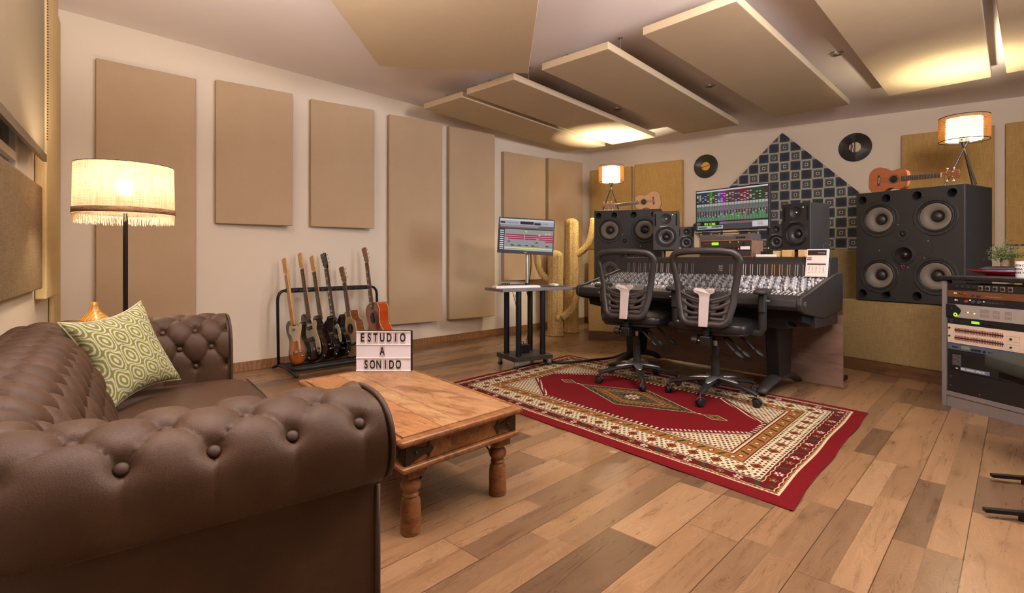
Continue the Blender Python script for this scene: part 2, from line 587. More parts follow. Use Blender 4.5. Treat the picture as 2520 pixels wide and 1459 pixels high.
tone2 = wn(ri, bi, t.math('ADD', idv, 31.0))
off = t.math('MULTIPLY', tone2, 37.0)
gv = t.comb(t.math('ADD', t.math('MULTIPLY', cu_, 1.6), off), t.math('MULTIPLY', cv_, 15.0), off)
g1 = t.noise(gv, 1.6, 8, 0.7, 1.0)
gv2 = t.comb(t.math('ADD', t.math('MULTIPLY', cu_, 1.3), off), t.math('MULTIPLY', cv_, 5.5), off)
warp = t.noise(gv2, 1.5, 2, 0.5, 0.4)
rings = t.math('SINE', t.math('ADD', t.math('MULTIPLY', warp, 300.0), t.math('MULTIPLY', cv_, 160.0)))
kn = t.noise(t.comb(t.math('ADD', t.math('MULTIPLY', cu_, 3.2), off), t.math('MULTIPLY', cv_, 7.5), off), 1.5, 2, 0.5)
base_ = t.ramp(tone, [(0.0, rgb(102, 79, 60)), (0.12, rgb(122, 95, 71)), (0.3, rgb(140, 110, 81)), (0.6, rgb(149, 116, 85)), (0.85, rgb(157, 123, 91)), (1.0, rgb(164, 133, 102))])
fine = t.ramp(g1, [(0.28, (0.72, 0.69, 0.66, 1)), (0.5, (0.94, 0.93, 0.92, 1)), (0.7, (1.06, 1.06, 1.06, 1))])
c_ = t.mix(1.0, base_, fine, 'MULTIPLY')
rg = t.ramp(rings, [(0.0, (0.83, 0.80, 0.78, 1)), (0.30, (1, 1, 1, 1))])
c_ = t.mix(0.7, c_, t.mix(1.0, c_, rg, 'MULTIPLY'))
kr = t.ramp(kn, [(0.0, (0.40, 0.36, 0.33, 1)), (0.24, (0.58, 0.54, 0.51, 1)), (0.30, (0.84, 0.82, 0.80, 1)), (0.42, (1, 1, 1, 1))])
c_ = t.mix(0.9, c_, kr, 'MULTIPLY')
def near_line(x, pos, w):
    return t.math('LESS_THAN', t.math('ABSOLUTE', t.math('SUBTRACT', x, pos)), w)
gap = t.math('MAXIMUM', t.math('LESS_THAN', bf, 0.016), t.math('LESS_THAN', rf, 0.0018))
sgap = t.math('MULTIPLY', two, near_line(bf, 0.5, 0.007))
sj = near_line(rf, jn, 0.0011)
c_ = t.mix(t.math('MULTIPLY', t.math('MAXIMUM', sgap, sj), 0.35), c_, rgb(70, 46, 30))
c_ = t.mix(t.math('MULTIPLY', gap, 0.85), c_, rgb(48, 32, 22))
t.col(c_)
t.rough(t.math('MULTIPLY_ADD', g1, 0.16, 0.21))
t.set('Specular IOR Level', 0.62)
t.bump(t.math('SUBTRACT', g1, t.math('MULTIPLY', gap, 1.0)), 0.07, 0.002)
M_floor = t.m
fl = MB().bb((-6, -3, -0.08), (8, 10, 0))
struct(fl.build('floor', M_floor))

# baseboards
def strip_on(p0, d, n, s0, s1, th, z0, z1, name, mat):
    m = MB()
    q = [p0+d*s+n*o for s, o in ((s0, 0), (s1, 0), (s1, th), (s0, th))]
    m.add([(p.x, p.y, z0) for p in q]+[(p.x, p.y, z1) for p in q],
          [(0, 3, 2, 1), (4, 5, 6, 7), (0, 1, 5, 4), (1, 2, 6, 5), (2, 3, 7, 6), (3, 0, 4, 7)])
    return m.build(name, mat, bevel=0.003)
WLL = (CB-WL0).length
t = wood('baseboard_left_wood', rgb(158, 114, 74), rgb(124, 86, 52), 1.0, 0.5, 'X', stretch=10)
struct(strip_on(WL0, WLd, WLn, 0.0, WLL-0.01, 0.016, 0.0, 0.082, 'baseboard_left', t))
struct(strip_on(CB, WBd, WBn, 0.02, 5.6, 0.016, 0.0, 0.082, 'baseboard_back', t))
struct(strip_on(WL0, WWd, WWn, 0.02, 4.4, 0.016, 0.0, 0.082, 'baseboard_window', t))

# ------------------------------------------------------------------ wall panels
def left_wall_Y(px, off=0.0):
    p = WL0+WLn*off
    k = WLd.x/WLd.y; xr = (px-HX)/F_PX
    return (k*p.y-p.x)/(k-xr)
def wall_panel(name, label, cat, group, pxl, ytl, ybl, pxr, ratio, th, mat, off=None):
    """framed cloth panel: left edge from photo rows, right edge by the ratio of heights"""
    off = off or th+0.004
    Yl = left_wall_Y(pxl, off); Yr = Yl*ratio
    a, b = P(pxl, 0, Yl), P(pxr, 0, Yr)
    z1 = 1-(ytl-HY)/F_PX*Yl; z0 = 1-(ybl-HY)/F_PX*Yl
    a.z = b.z = 0
    d = (b-a); L = d.length; d.normalize()
    ang = math.atan2(d.y, d.x)
    o = thing(name, label, cat, (a.x, a.y, z0), ang, group)
    m = MB().bb((0, 0, 0), (L, th, z1-z0))
    m.build('cloth_face', mat, o, bevel=0.006)
    # standoff battens behind keep the tilted panel on the wall
    p = WL0
    m2 = MB()
    for s in (0.1*L, 0.9*L):
        for z in (0.15*(z1-z0), 0.85*(z1-z0)):
            q = a+d*s
            dist = (Vector((q.x, q.y, 0))-p).dot(WLn)
            nloc = Vector((0, 1, 0))
            m2.box((s, th+max(0.01, dist-th)/2*1.0, z), (0.06, max(0.01, dist-th), 0.06))
    m2.build('batten', M_burl_ply, o)
    return o
wall_panel('sound_absorber', 'tall beige cloth wall panel behind the fringed floor lamp', 'wall panel', 'beige cloth panels on the left wall',
           236, 142, 1000, 483, left_wall_Y(483, .055)/left_wall_Y(236, .055), 0.05, M_panel)
wall_panel('sound_absorber', 'short beige cloth wall panel nearest the floor lamp, left of the two half-height panels', 'wall panel', 'beige cloth panels on the left wall',
           531, 195, 549, 721, 1.088, 0.05, M_panel)
wall_panel('sound_absorber', 'short beige cloth wall panel hanging above the guitar rack', 'wall panel', 'beige cloth panels on the left wall',
           765, 243, 557, 922, 1.076, 0.05, M_panel)
wall_panel('sound_absorber', 'tall beige cloth wall panel just right of the guitar rack', 'wall panel', 'beige cloth panels on the left wall',
           958, 281, 800, 1089, 1.066, 0.06, M_panel)
wall_panel('sound_absorber', 'tall beige cloth wall panel left of the trolley monitor', 'wall panel', 'beige cloth panels on the left wall',
           1106, 309, 787, 1218, 1.066, 0.06, M_panel)
wall_panel('sound_absorber', 'beige cloth wall panel straight behind the trolley monitor', 'wall panel', 'beige cloth panels on the left wall',
           1241, 372, 691, 1343, 1.07, 0.06, M_panel)
wall_panel('sound_absorber', 'beige cloth wall panel behind the woven cactus', 'wall panel', 'beige cloth panels on the left wall',
           1350, 388, 684, 1434, 1.055, 0.06, M_panel)

def back_wall_Y(px, off=0.0):
    p = CB+WBn*off
    k = WBd.x/WBd.y; xr = (px-HX)/F_PX
    return (k*p.y-p.x)/(k-xr)
def back_panel(name, label, cat, group, pxl, pxr, z0, z1, th, mat, off=None):
    off = th if off is None else off
    a = P(pxl, 0, back_wall_Y(pxl, off)); b = P(pxr, 0, back_wall_Y(pxr, off))
    a.z = b.z = 0
    d = b-a; L = d.length
    o = thing(name, label, cat, (a.x, a.y, z0), math.atan2(d.y, d.x), group)
    MB().bb((0, 0.002, 0), (L, off-0.004, z1-z0)).build('burlap_face', mat, o, bevel=0.008)
    return o
def zb(px, py, off): return 1-(py-HY)/F_PX*back_wall_Y(px, off)
G_B = 'burlap panels on the back wall'
back_panel('burlap_absorber', 'narrow golden burlap wall panel directly behind the far table lamp', 'wall panel', G_B, 1453, 1553, 1.12, zb(1453, 419.5, .07), 0.07, M_burlap)
back_panel('burlap_absorber', 'wide golden burlap wall panel behind the pale ukulele and beside the orange-label record', 'wall panel', G_B, 1561, 1679, 1.12, zb(1561, 405.5, .07), 0.07, M_burlap)
back_panel('burlap_absorber', 'golden burlap wall panel directly behind the brown ukulele and near table lamp', 'wall panel', G_B, 2218, 2448, 1.12, zb(2218, 333, .07), 0.07, M_burlap)
back_panel('burlap_absorber', 'golden burlap wall panel cut off by the right edge of the photo', 'wall panel', G_B, 2475, 2700, 1.12, zb(2475, 303, .07), 0.07, M_burlap)

# low burlap boxes along the back
def low_box(label, a, b, back, z0, z1, mat, kick):
    d = (b-a); L = d.length
    o = thing('burlap_screen', label, 'sound absorber', (a.x, a.y, 0), math.atan2(d.y, d.x), 'low burlap absorbers along the back wall')
    MB().bb((0, 0, z0), (L, back, z1)).build('burlap_cover', mat, o, bevel=0.012)
    MB().bb((0.005, 0.012, 0), (L-0.005, back-0.01, z0)).build('plinth', kick, o)
    return o
M_kick = wood('plinth_wood', rgb(112, 78, 48), rgb(84, 56, 34), 1.0, 0.45, 'X', stretch=12)
low_box('low burlap absorber between the cactus and the far large loudspeaker', Vector((1.12, 7.79, 0)), Vector((1.62, 7.35, 0)), 0.2, 0.02, 1.10, M_burlap, M_kick)
low_box('low olive burlap absorber between the mixing console and the near large loudspeaker', Vector((2.30, 5.98, 0)), Vector((3.323, 5.081, 0)), 0.40, 0.07, 1.07, M_burlap_olive, M_kick)
low_box('low burlap absorber behind the bonsai at the right edge', Vector((4.62, 4.86, 0)), Vector((5.3, 4.34, 0)), 0.3, 0.07, 1.085, M_burlap, M_kick)

# window wall dressing
def wthing(label, cat, name, s0, s1, o0, o1, z0, z1, mat, part='cloth_face', group=None):
    o = thing(name, label, cat, (WL0.x+WWd.x*s0, WL0.y+WWd.y*s0, z0), 0, group)
    m = MB(Matrix.Translation(-Vector(o.location)))
    wbox(m, s0, s1, o0, o1, z0, z1)
    m.build(part, mat, o, bevel=0.008)
    return o
GW = 'burlap panels on the window wall'
wthing('narrow burlap wall panel in the left corner behind the floor lamp', 'wall panel', 'burlap_absorber', 0.03, 0.40, 0.003, 0.03, 0.10, 2.66, M_lit_burlap, 'burlap_face', GW)
wthing('brightly lit burlap wall panel between the corner strip and the window blind', 'wall panel', 'burlap_absorber', 0.44, 0.98, 0.003, 0.055, 0.76, 2.66, M_lit_burlap, 'burlap_face', GW)
wthing('wrinkled brown burlap panel hanging on the wall below the roller blind', 'wall panel', 'burlap_absorber', 1.06, 2.45, 0.003, 0.045, 0.825, 1.385, M_brown_cloth, 'burlap_face', GW)
o = thing('roller_blind', 'beige roller blind half drawn over the window at the left edge', 'roller blind', tuple(WL0+WWd*1.08+WWn*0.03+Vector((0, 0, 1.5))), 0)
m = MB(Matrix.Translation(-Vector(o.location)))
wbox(m, 1.06, 2.6, 0.050, 0.053, 1.565, 2.62); m.build('blind_cloth', M_blind, o)
m = MB(Matrix.Translation(-Vector(o.location)))
wbox(m, 1.05, 2.6, 0.042, 0.062, 1.525, 1.567); m.build('bottom_bar', plain('bar_metal', rgb(120, 108, 92), 0.4, 0.4), o, bevel=0.003)
m = MB(Matrix.Translation(-Vector(o.location)))
a = WL0+WWd*1.04+WWn*0.04; b = WL0+WWd*2.62+WWn*0.04
m.cyl((a.x, a.y, 2.625), (b.x, b.y, 2.625), 0.03); m.build('roller', M_blind, o, smooth='auto')
m = MB(Matrix.Translation(-Vector(o.location)))
for i in range(62):
    zz = 2.60-i*0.0155*1.0
    bow = 0.02*math.sin(i/61*PI)
    q = WL0+WWd*(1.03-bow)+WWn*0.062
    m.ball((q.x, q.y, zz), 0.0045, 6)
m.build('bead_chain', plain('bead_brown', rgb(96, 48, 36), 0.4), o, smooth=True)

# sockets on the left wall
def socket(px, py, label):
    Y = left_wall_Y(px, 0.01); p = P(px, py, Y)
    o = thing('wall_socket', label, 'socket', p, math.atan2(WLd.y, WLd.x), None)
    MB().bb((-0.038, -0.002, -0.038), (0.038, 0.008, 0.038)).build('cover_plate', M_white, o, bevel=0.003)
    m = MB().lathe([(0.026, 0.0), (0.024, 0.004), (0.02, 0.001), (0.0001, 0.001)], 20, (0, -0.002, 0), RY, False)
    m.build('socket_well', M_grey, o, smooth='auto')
    m = MB()
    for x in (-0.008, 0.008): m.cyl((x, -0.0045, 0), (x, -0.0035, 0), 0.003, n=8)
    m.build('socket_hole', M_hole, o)
socket(949, 747, 'white wall socket beside the orange acoustic guitar')
socket(1271, 728, 'white wall socket seen between the trolley columns')

# ------------------------------------------------------------------ ceiling panels
def cloud(label, pts, z=2.49, th=0.055, k=1.49/1.40):
    """pts: plan corners"""
    pts = [(x*k, y*k) for x, y in pts]
    c = sum((Vector((x, y, 0)) for x, y in pts), Vector())/len(pts)
    o = thing('ceiling_baffle', label, 'ceiling panel', (c.x, c.y, z), 0, 'cloth acoustic panels hung under the ceiling')
    loc = [(x-c.x, y-c.y) for x, y in pts]
    MB().prism(loc, 0, th).build('cloth_face', M_cloud, o, bevel=0.005)
    for x, y in loc:
        x, y = x*0.80, y*0.80
        h = zc(x+c.x, y+c.y)-z
        m = MB().cyl((x, y, th*0.5), (x, y, h+0.005), 0.004, n=8)
        m.cyl((x, y, h-0.006), (x, y, h+0.004), 0.018, n=12)
        m.build('hanger', M_silver, o)
    return o
cloud('narrow ceiling panel nearest the left wall', [(-.84, 5.01), (-.439, 4.63), (1.184, 6.69), (.736, 7.0)])
cloud('second ceiling panel from the left wall, almost touching the narrow one', [(-.393, 4.56), (.015, 4.167), (1.681, 6.19), (1.25, 6.60)])
cloud('ceiling panel in the middle of the room, between the two nearest spotlights', [(.2227, 3.965), (.648, 3.555), (2.411, 5.617), (1.951, 6.026)])
cloud('ceiling panel with bright front edge above the near office chair', [(.8246, 3.339), (1.23, 2.893), (3.11, 4.866), (2.66, 5.32)])
cloud('ceiling panel above the near table lamp, right of the largest spotlight', [(3.283-1.95, 4.604-2.05), (3.283, 4.604), (3.738, 4.118), (3.738-1.95, 4.118-2.05)])
cloud('ceiling panel in the upper right corner of the photo', [(3.777-2.0, 4.035-2.03), (3.777, 4.035), (4.25, 3.55), (4.25-2.0, 3.55-2.03)])
cloud('big near ceiling panel at the top centre, lowest of all', [(-.93, 2.0), (-.906, 3.60), (.115, 3.75), (.15, 2.0)], z=2.43, th=0.05, k=1.43/1.30)

# recessed spots
for px, py, Y, lab in ((2060, 130, 4.13, 'round recessed ceiling spotlight nearest the camera, at the upper right'),
                       (1748, 210, 4.92, 'round recessed ceiling spotlight in the middle of the row of three'),
                       (1520, 266, 5.67, 'round recessed ceiling spotlight farthest away, above the far table lamp')):
    x = (px-HX)/F_PX*Y
    z = zc(x, Y)
    Y = (z-1)*F_PX/(HY-py); x = (px-HX)/F_PX*Y; z = zc(x, Y)
    o = thing('spotlight', lab, 'spotlight', (x, Y, z-0.012), 0, 'recessed ceiling spotlights')
    MB().lathe([(0.028, 0.004), (0.034, 0.0), (0.045, 0.0), (0.047, 0.012)], 28, caps=False).build('trim_ring', M_silver, o, smooth='auto')
    MB().lathe([(0.0001, 0.006), (0.027, 0.007), (0.028, 0.012)], 20).build('bulb', plain('unlit_bulb', rgb(225, 215, 200), 0.2), o, smooth=True)
# ------------------------------------------------------------------ chesterfield sofa
t = NT('brown_suede')
co = t.coord()
n1 = t.noise(co, 5, 5, 0.6)
n2 = t.noise(co, 420, 2, 0.5)
n3 = t.noise(co, 22, 4, 0.6)
c_ = t.ramp(n1, [(0.3, rgb(58, 38, 24)), (0.55, rgb(72, 49, 31)), (0.75, rgb(86, 61, 40))])
t.col(t.mix(t.math('MULTIPLY', n3, 0.25), c_, rgb(60, 40, 28)))
glint = t.math('MULTIPLY', t.math('SUBTRACT', n2, 0.56, clamp=True), 5.0, clamp=True)
t.rough(t.math('MULTIPLY_ADD', glint, -0.30, 0.60))
t.set('Specular IOR Level', 0.42)
t.set('Sheen Weight', 0.05); t.set('Sheen Roughness', 0.5); t.set('Sheen Tint', rgb(190, 150, 120))
t.bump(t.math('ADD', n2, t.math('MULTIPLY', n3, 0.6)), 0.22, 0.003)
M_suede = t.m

SB, SA = Vector((0.799, 0.601, 0)), Vector((-0.601, 0.799, 0))
sofa = thing('chesterfield_sofa', 'brown suede chesterfield sofa with deep buttoned rolled arms and back', 'sofa',
             (-0.33, 1.145, 0), math.atan2(0.601, 0.799))
SD, SR, SL = 0.66, 0.17, 1.80
U1 = SD-SR; U2 = U1+PI*SR/2; U3 = U2+SL-2*SR; U4 = U3+PI*SR/2; U5 = U4+U1
def sofa_path(u):
    """centre line of the roll in sofa axes (x forward, y along) and outward normal"""
    if u <= U1: return Vector((-u, 0, 0)), Vector((0, -1, 0)), 0.0
    if u <= U2:
        a = (u-U1)/SR
        return Vector((-U1-SR*math.sin(a), SR-SR*math.cos(a), 0)), Vector((-math.sin(a), -math.cos(a), 0)), a/(PI/2)
    if u <= U3: return Vector((-SD, SR+u-U2, 0)), Vector((-1, 0, 0)), 1.0
    if u <= U4:
        a = (u-U3)/SR
        return Vector((-SD+SR-SR*math.cos(a), SL-SR+SR*math.sin(a), 0)), Vector((-math.cos(a), math.sin(a), 0)), 1-a/(PI/2)
    return Vector((-SD+SR+u-U4, SL, 0)), Vector((0, 1, 0)), 0.0
PA = [(0.072, 0.552), (0.098, 0.552), (0.124, 0.572), (0.137, 0.612), (0.132, 0.655), (0.104, 0.690), (0.060, 0.708), (0.005, 0.712),
      (-0.055, 0.705), (-0.105, 0.665), (-0.130, 0.600), (-0.138, 0.52), (-0.14, 0.42), (-0.14, 0.36)]
PB = [(0.05, 0.552), (0.07, 0.552), (0.088, 0.575), (0.098, 0.615), (0.094, 0.655), (0.075, 0.690), (0.045, 0.708), (0.0, 0.712),
      (-0.06, 0.708), (-0.118, 0.670), (-0.155, 0.600), (-0.19, 0.52), (-0.215, 0.43), (-0.22, 0.36)]
NP = 10
cA = catmull([(a, b, 0) for a, b in PA], NP); cB = catmull([(a, b, 0) for a, b in PB], NP)
def resample(c, n):
    L = [0]
    for i in range(1, len(c)): L.append(L[-1]+(c[i]-c[i-1]).length)
    out, j = [], 0
    for i in range(n):
        s = L[-1]*i/(n-1)
        while j < len(c)-2 and L[j+1] < s: j += 1
        k = (s-L[j])/max(1e-9, L[j+1]-L[j])
        out.append(c[j].lerp(c[j+1], k))
    return out, L[-1]
NQ = 150
rA, LA_ = resample(cA, NQ); rB, LB_ = resample(cB, NQ)
Q0, DQ, DU, UOFF = 0.176, 0.082, 0.1245, 0.043-0.0
NROW = 6
def tuft(u, q, ex):
    al = (u-UOFF)/DU
    be = (q-Q0)/DQ
    bm_ = NROW-1
    if be < 0: r1 = r2 = al; edge = 1.0
    elif be > bm_+0.0:
        r1 = al+bm_/2; r2 = al-bm_/2
    else: r1, r2 = al+be/2, al-be/2
    s1, s2 = abs(math.sin(PI*r1)), abs(math.sin(PI*r2))
    if be < 0:
        k = max(0, 1+be/1.7); k = k*k*(3-2*k)
        puff = ((s1*s1)**0.34)*(0.016+0.016*ex)*k+0.006*(1-k)
    elif be > bm_:
        puff = ((s1*s2)**0.34)*(0.016+0.016*ex)
    else:
        puff = ((s1*s2)**0.34)*(0.016+0.016*ex)
    # button pits
    j = round(be)
    pit = 0
    for jj in (j-1, j, j+1):
        if 0 <= jj <= bm_:
            ua = round(al-(0.5 if jj % 2 else 0))+(0.5 if jj % 2 else 0)
            d2 = ((al-ua)*DU)**2+((be-jj)*DQ)**2
            pit += 0.018*math.exp(-d2/0.018**2)
    return puff-pit
def sofa_surf(u, w, extra=None):
    p, n, k = sofa_path(u)
    i = w*(NQ-1); i0 = min(NQ-2, int(i)); f = i-i0
    a = rA[i0].lerp(rA[i0+1], f); b = rB[i0].lerp(rB[i0+1], f)
    a2 = rA[i0+1]-rA[i0]; b2 = rB[i0+1]-rB[i0]
    c = a.lerp(b, k); tg = a2.lerp(b2, k).normalized()
    nn = Vector((tg.y, -tg.x))            # outward from the padding in (d, z)
    q = w*(LA_*(1-k)+LB_*k)
    h = tuft(u, q, k) if extra is None else extra
    d = c.x+nn.x*h; z = c.y+nn.y*h
    # soften the pinched inner corner
    if 0 < k < 1 and d < -SR*0.86: d = -SR*0.86+(d+SR*0.86)*0.30
    return p+n*d+Vector((0, 0, z))
NU = 520
m = MB().grid(lambda a, b: sofa_surf(a*U5, b), NU, NQ)
m.build('rolled_upholstery', M_suede, sofa, smooth=True)
# buttons
M_btn = plain('suede_button', rgb(68, 46, 32), 0.6, bump=0.2, bscale=400)
proto = None
for j in range(NROW):
    for i in range(0, 27):
        u = UOFF+DU*(i+(0.5 if j % 2 else 0))
        if u > U5-0.02: continue
        p, n, k = sofa_path(u)
        q = Q0+DQ*j
        w = q/(LA_*(1-k)+LB_*k)
        if w > 0.95: continue
        c0 = sofa_surf(u, w, -0.006); c1 = sofa_surf(u, w, 0.02)
        ax = (c1-c0).normalized()
        if proto is None:
            proto = MB().lathe([(0.0105, -0.006), (0.0115, -0.001), (0.0095, 0.0032), (0.0045, 0.0052), (0.0001, 0.0056)], 14).build('button', M_btn, sofa, smooth=True)
            b = proto
        else:
            b = proto.copy(); C.objects.link(b)
        b.location = c0; b.rotation_euler = ax.to_track_quat('Z', 'Y').to_euler()
# outer skirt under the roll
def skirt(a, b):
    u = a*U5; p, n, k = sofa_path(u)
    return p+n*(0.072*(1-k)+0.050*k)+Vector((0, 0, 0.05+b*0.51))
m = MB().grid(skirt, 90, 6); m.build('outer_panel', M_suede, sofa, smooth=True)
def inner_(a, b):
    u = a*U5; p, n, k = sofa_path(u)
    return p-n*(0.12*(1-k)+min(SR*0.86, 0.15)*k)+Vector((0, 0, 0.10+b*0.3))
# scroll fronts of the arms, with piping
for yy, sgn, nm in ((0.0, -1, 'near'), (SL, 1, 'far')):
    prof = [(c.x, c.y) for c in rA[::5]]
    outl = prof+[(-0.14, 0.05), (0.072, 0.05)]
    m = MB()
    pts = [Vector((0.0, yy+sgn*d, z)) for d, z in outl]
    pts2 = [p+Vector((0.014, 0, 0)) for p in pts]
    n = len(pts)
    m.add(pts+pts2, [tuple(range(n)), tuple(range(n, 2*n))]+[(i, (i+1) % n, n+(i+1) % n, n+i) for i in range(n)])
    fp = m.build('arm_front', M_suede, sofa)
    m = MB().tube([Vector((0.010, yy+sgn*d, z)) for d, z in [(0.074, 0.05), (0.074, 0.3), (0.073, 0.53)]], 0.006, 8)
    m.tube([Vector((0.014, yy+sgn*d*1.03, z+0.004)) for d, z in prof], 0.006, 8)
    m.build('piping', M_btn, fp, smooth=True)
# seat platform and front rail
MB().bb((-0.52, 0.10, 0.08), (0.03, SL-0.10, 0.27)).build('seat_frame', M_suede, sofa, bevel=0.015)
cw = (SL-0.26)/3
for i in range(3):
    y0 = 0.13+cw*i
    m = MB().pillow_box((-0.195, y0+cw/2, 0.355), (0.55, cw+0.004, 0.16), 0.28, 26, 0.018)
    so = m.build('seat_cushion', M_suede, sofa, smooth=True)
    m = MB().tube([Vector((0.075, y0+0.035+(cw-0.07)*k/12, 0.421+0.004*math.sin(PI*k/12))) for k in range(13)], 0.004, 6)
    m.build('piping', M_btn, so, smooth=True)
for x in (-0.02, -0.60):
    for y in (0.03, SL-0.03):
        MB().lathe([(0.02, 0), (0.028, 0.05)], 14, (x-0.04, y, 0.0)).build('foot', M_kick, sofa, smooth='auto')

# ------------------------------------------------------------------ scatter cushion
def pillow_dye(u, v):
    X, Y = u*5.2, v*4.4
    # ogee lattice: staggered cells
    a = np.cos(2*PI*X/1.0)+np.cos(2*PI*Y/1.0)
    xs, ys = X*1.0, Y*1.0
    s = np.cos(PI*(xs+ys))*1.0+np.cos(PI*(xs-ys)*1.0)
    s = np.cos(PI*(xs+ys)+0.35*np.sin(2*PI*xs))+np.cos(PI*(xs-ys)-0.35*np.sin(2*PI*xs))
    s = np.abs(s)
    cream, green = np.array([206, 200, 182.]), np.array([128, 136, 62.])
    out = np.zeros(u.shape+(3,)); out[:] = green
    def band(lo, hi): out[(s >= lo) & (s < hi)] = cream
    band(0.12, 0.45); band(1.02, 1.42); band(1.86, 2.1)
    return out
def pillow(parent):
    N = 190
    W = 0.44*kp*1.05
    def co(sg):
        def f(u, v):
            ex = np.abs(2*u-1); ey = np.abs(2*v-1)
            h = 0.062*np.clip((1-ex**2.6)*(1-ey**2.6), 0, 1)**0.42
            pin = 0.035*np.stack([-(2*u-1)*(1-ey**2)*ex, np.zeros_like(u), -(2*v-1)*(1-ex**2)*ey], -1)
            wr = 0.0025*np.sin(26*u+9*v)*np.exp(-((1-ex)*6))+0.0025*np.sin(31*v-7*u)*np.exp(-((1-ey)*6))
            pin[..., 1] = -sg*(h+wr)
            return pin
        return f
    pts = [(-W/2, 0, -W/2), (W/2, 0, -W/2), (W/2, 0, W/2), (-W/2, 0, W/2)]
    m = attr_mat('printed_cotton', 0.9, bump=(600, 0.25))
    dyed('front_cover', pillow_dye, pts, N, N, m, parent, co(1))
    dyed('back_cover', pillow_dye, pts, 60, 60, m, parent, co(-1))
    edge = []
    for k in range(4):
        for i in range(20):
            s = i/20
            u, v = [(s, 0), (1, s), (1-s, 1), (0, 1-s)][k]
            ex, ey = abs(2*u-1), abs(2*v-1)
            edge.append(Vector((-W/2+W*u-0.035*(2*u-1)*(1-ey**2)*ex, 0, -W/2+W*v-0.035*(2*v-1)*(1-ex**2)*ey)))
    MB().tube(edge, 0.0035, 6, closed=True).build('piping', plain('cream_piping', rgb(190, 188, 150), 0.9), parent, smooth=True)
kp = 0.79
cen = Vector((0, 0, 1))+(Vector((-1.8856, 2.5717, 0.5287))-Vector((0, 0, 1)))*kp
xa, ya, za = Vector((0.09746, 0.98777, 0.12169)), Vector((-0.90735, 0.13842, -0.39692)), Vector((-0.40891, -0.07174, 0.90975))
pil = thing('scatter_cushion', 'square cushion with green and cream ogee print leaning in the sofa corner', 'cushion', cen)
pil.rotation_euler = Matrix((xa, ya, za)).transposed().to_euler()
pillow(pil)

# ------------------------------------------------------------------ floor lamp
def shade_cloth(name, c, c2, emit, scale):
    t = NT(name)
    co = t.coord()
    s1 = t.noise(t.mapping(co, scale=(9, 9, 420)), 1.0, 3, 0.6)
    s2 = t.noise(t.mapping(co, scale=(260, 260, 6)), 1.0, 3, 0.6)
    w = t.math('ADD', t.math('MULTIPLY', s1, 0.5), t.math('MULTIPLY', s2, 0.5))
    f = t.ramp(w, [(0.36, (0, 0, 0, 1)), (0.50, (1, 1, 1, 1))])
    colr = t.mix(f, c2, c)
    tr = t.n('ShaderNodeBsdfTranslucent'); t.put(tr.inputs[0], colr)
    df = t.n('ShaderNodeBsdfDiffuse'); t.put(df.inputs[0], colr)
    mx = t.n('ShaderNodeMixShader'); mx.inputs[0].default_value = 0.6
    t.t.links.new(df.outputs[0], mx.inputs[1]); t.t.links.new(tr.outputs[0], mx.inputs[2])
    tp_ = t.n('ShaderNodeBsdfTransparent'); m3 = t.n('ShaderNodeMixShader'); m3.inputs[0].default_value = emit
    t.t.links.new(mx.outputs[0], m3.inputs[1]); t.t.links.new(tp_.outputs[0], m3.inputs[2])
    t.t.links.new(m3.outputs[0], t.out.inputs[0])
    return t.m
LX, LY = -2.098, 2.867
lamp = thing('floor_lamp', 'tall floor lamp with linen drum shade and cream fringe behind the sofa arm', 'floor lamp', (LX, LY, 0))
M_linen = shade_cloth('linen_shade', rgb(252, 238, 216), rgb(206, 168, 120), 0.10, 1)
MB().lathe([(0.0001, 0.03), (0.13, 0.025), (0.145, 0.015), (0.145, 0.0), (0.0001, 0.0)], 40).build('base', M_black, lamp, smooth='auto')
MB().cyl((0, 0, 0.02), (0, 0, 1.30), 0.0115, n=20).build('pole', M_black, lamp, smooth='auto')
sh = MB().lathe([(0.226, 1.258), (0.222, 1.492)], 72)
sh.f = sh.f[:-2]; sh.mi = sh.mi[:-2]
so = sh.build('lamp_shade', M_linen, lamp, smooth='auto', solid=0.0015)
b = MB().lathe([(0.2285, 1.229), (0.2285, 1.258)], 72); b.f = b.f[:-2]; b.mi = b.mi[:-2]
t = NT('brown_braid'); f = t.noise(t.mapping(t.coord(), scale=(8, 8, 160)), 2, 4, 0.6)
t.col(t.ramp(f, [(0.40, rgb(98, 62, 40)), (0.52, rgb(200, 160, 122)), (0.60, rgb(110, 72, 48))])); t.rough(0.9)
b.build('braid_band', t.m, so, smooth='auto', solid=0.002, label='brown braided band')
b = MB().lathe([(0.226, 1.222), (0.226, 1.232)], 72); b.f = b.f[:-2]; b.mi = b.mi[:-2]
b.build('fringe_tape', M_linen, so, solid=0.001)
fr = MB(); rnd = random.Random(3)
for i in range(620):
    a = 2*PI*i/620+rnd.uniform(-.004, .004)
    l = rnd.uniform(0.034, 0.050); a2 = a+rnd.uniform(-.055, .055)*rnd.random()
    r = 0.2265
    p0 = Vector((r*math.cos(a), r*math.sin(a), 1.226)); p1 = Vector((r*0.985*math.cos(a2), r*0.985*math.sin(a2), 1.226-l))
    fr.cyl(p0, p1, 0.0009, 0.0006, 4, caps=False)
fo_ = fr.build('fringe', plain('fringe_thread', rgb(246, 228, 190), 0.8), so); fo_['kind'] = 'stuff'
m = MB()
for k in range(3):
    a = 2*PI*k/3+0.4
    m.cyl((0, 0, 1.27), (0.221*math.cos(a), 0.221*math.sin(a), 1.27), 0.002, n=6)
m.tube([(0.222*math.cos(2*PI*k/40), 0.222*math.sin(2*PI*k/40), 1.49) for k in range(40)], 0.0022, 6, closed=True)
m.build('shade_carrier', M_black, lamp)
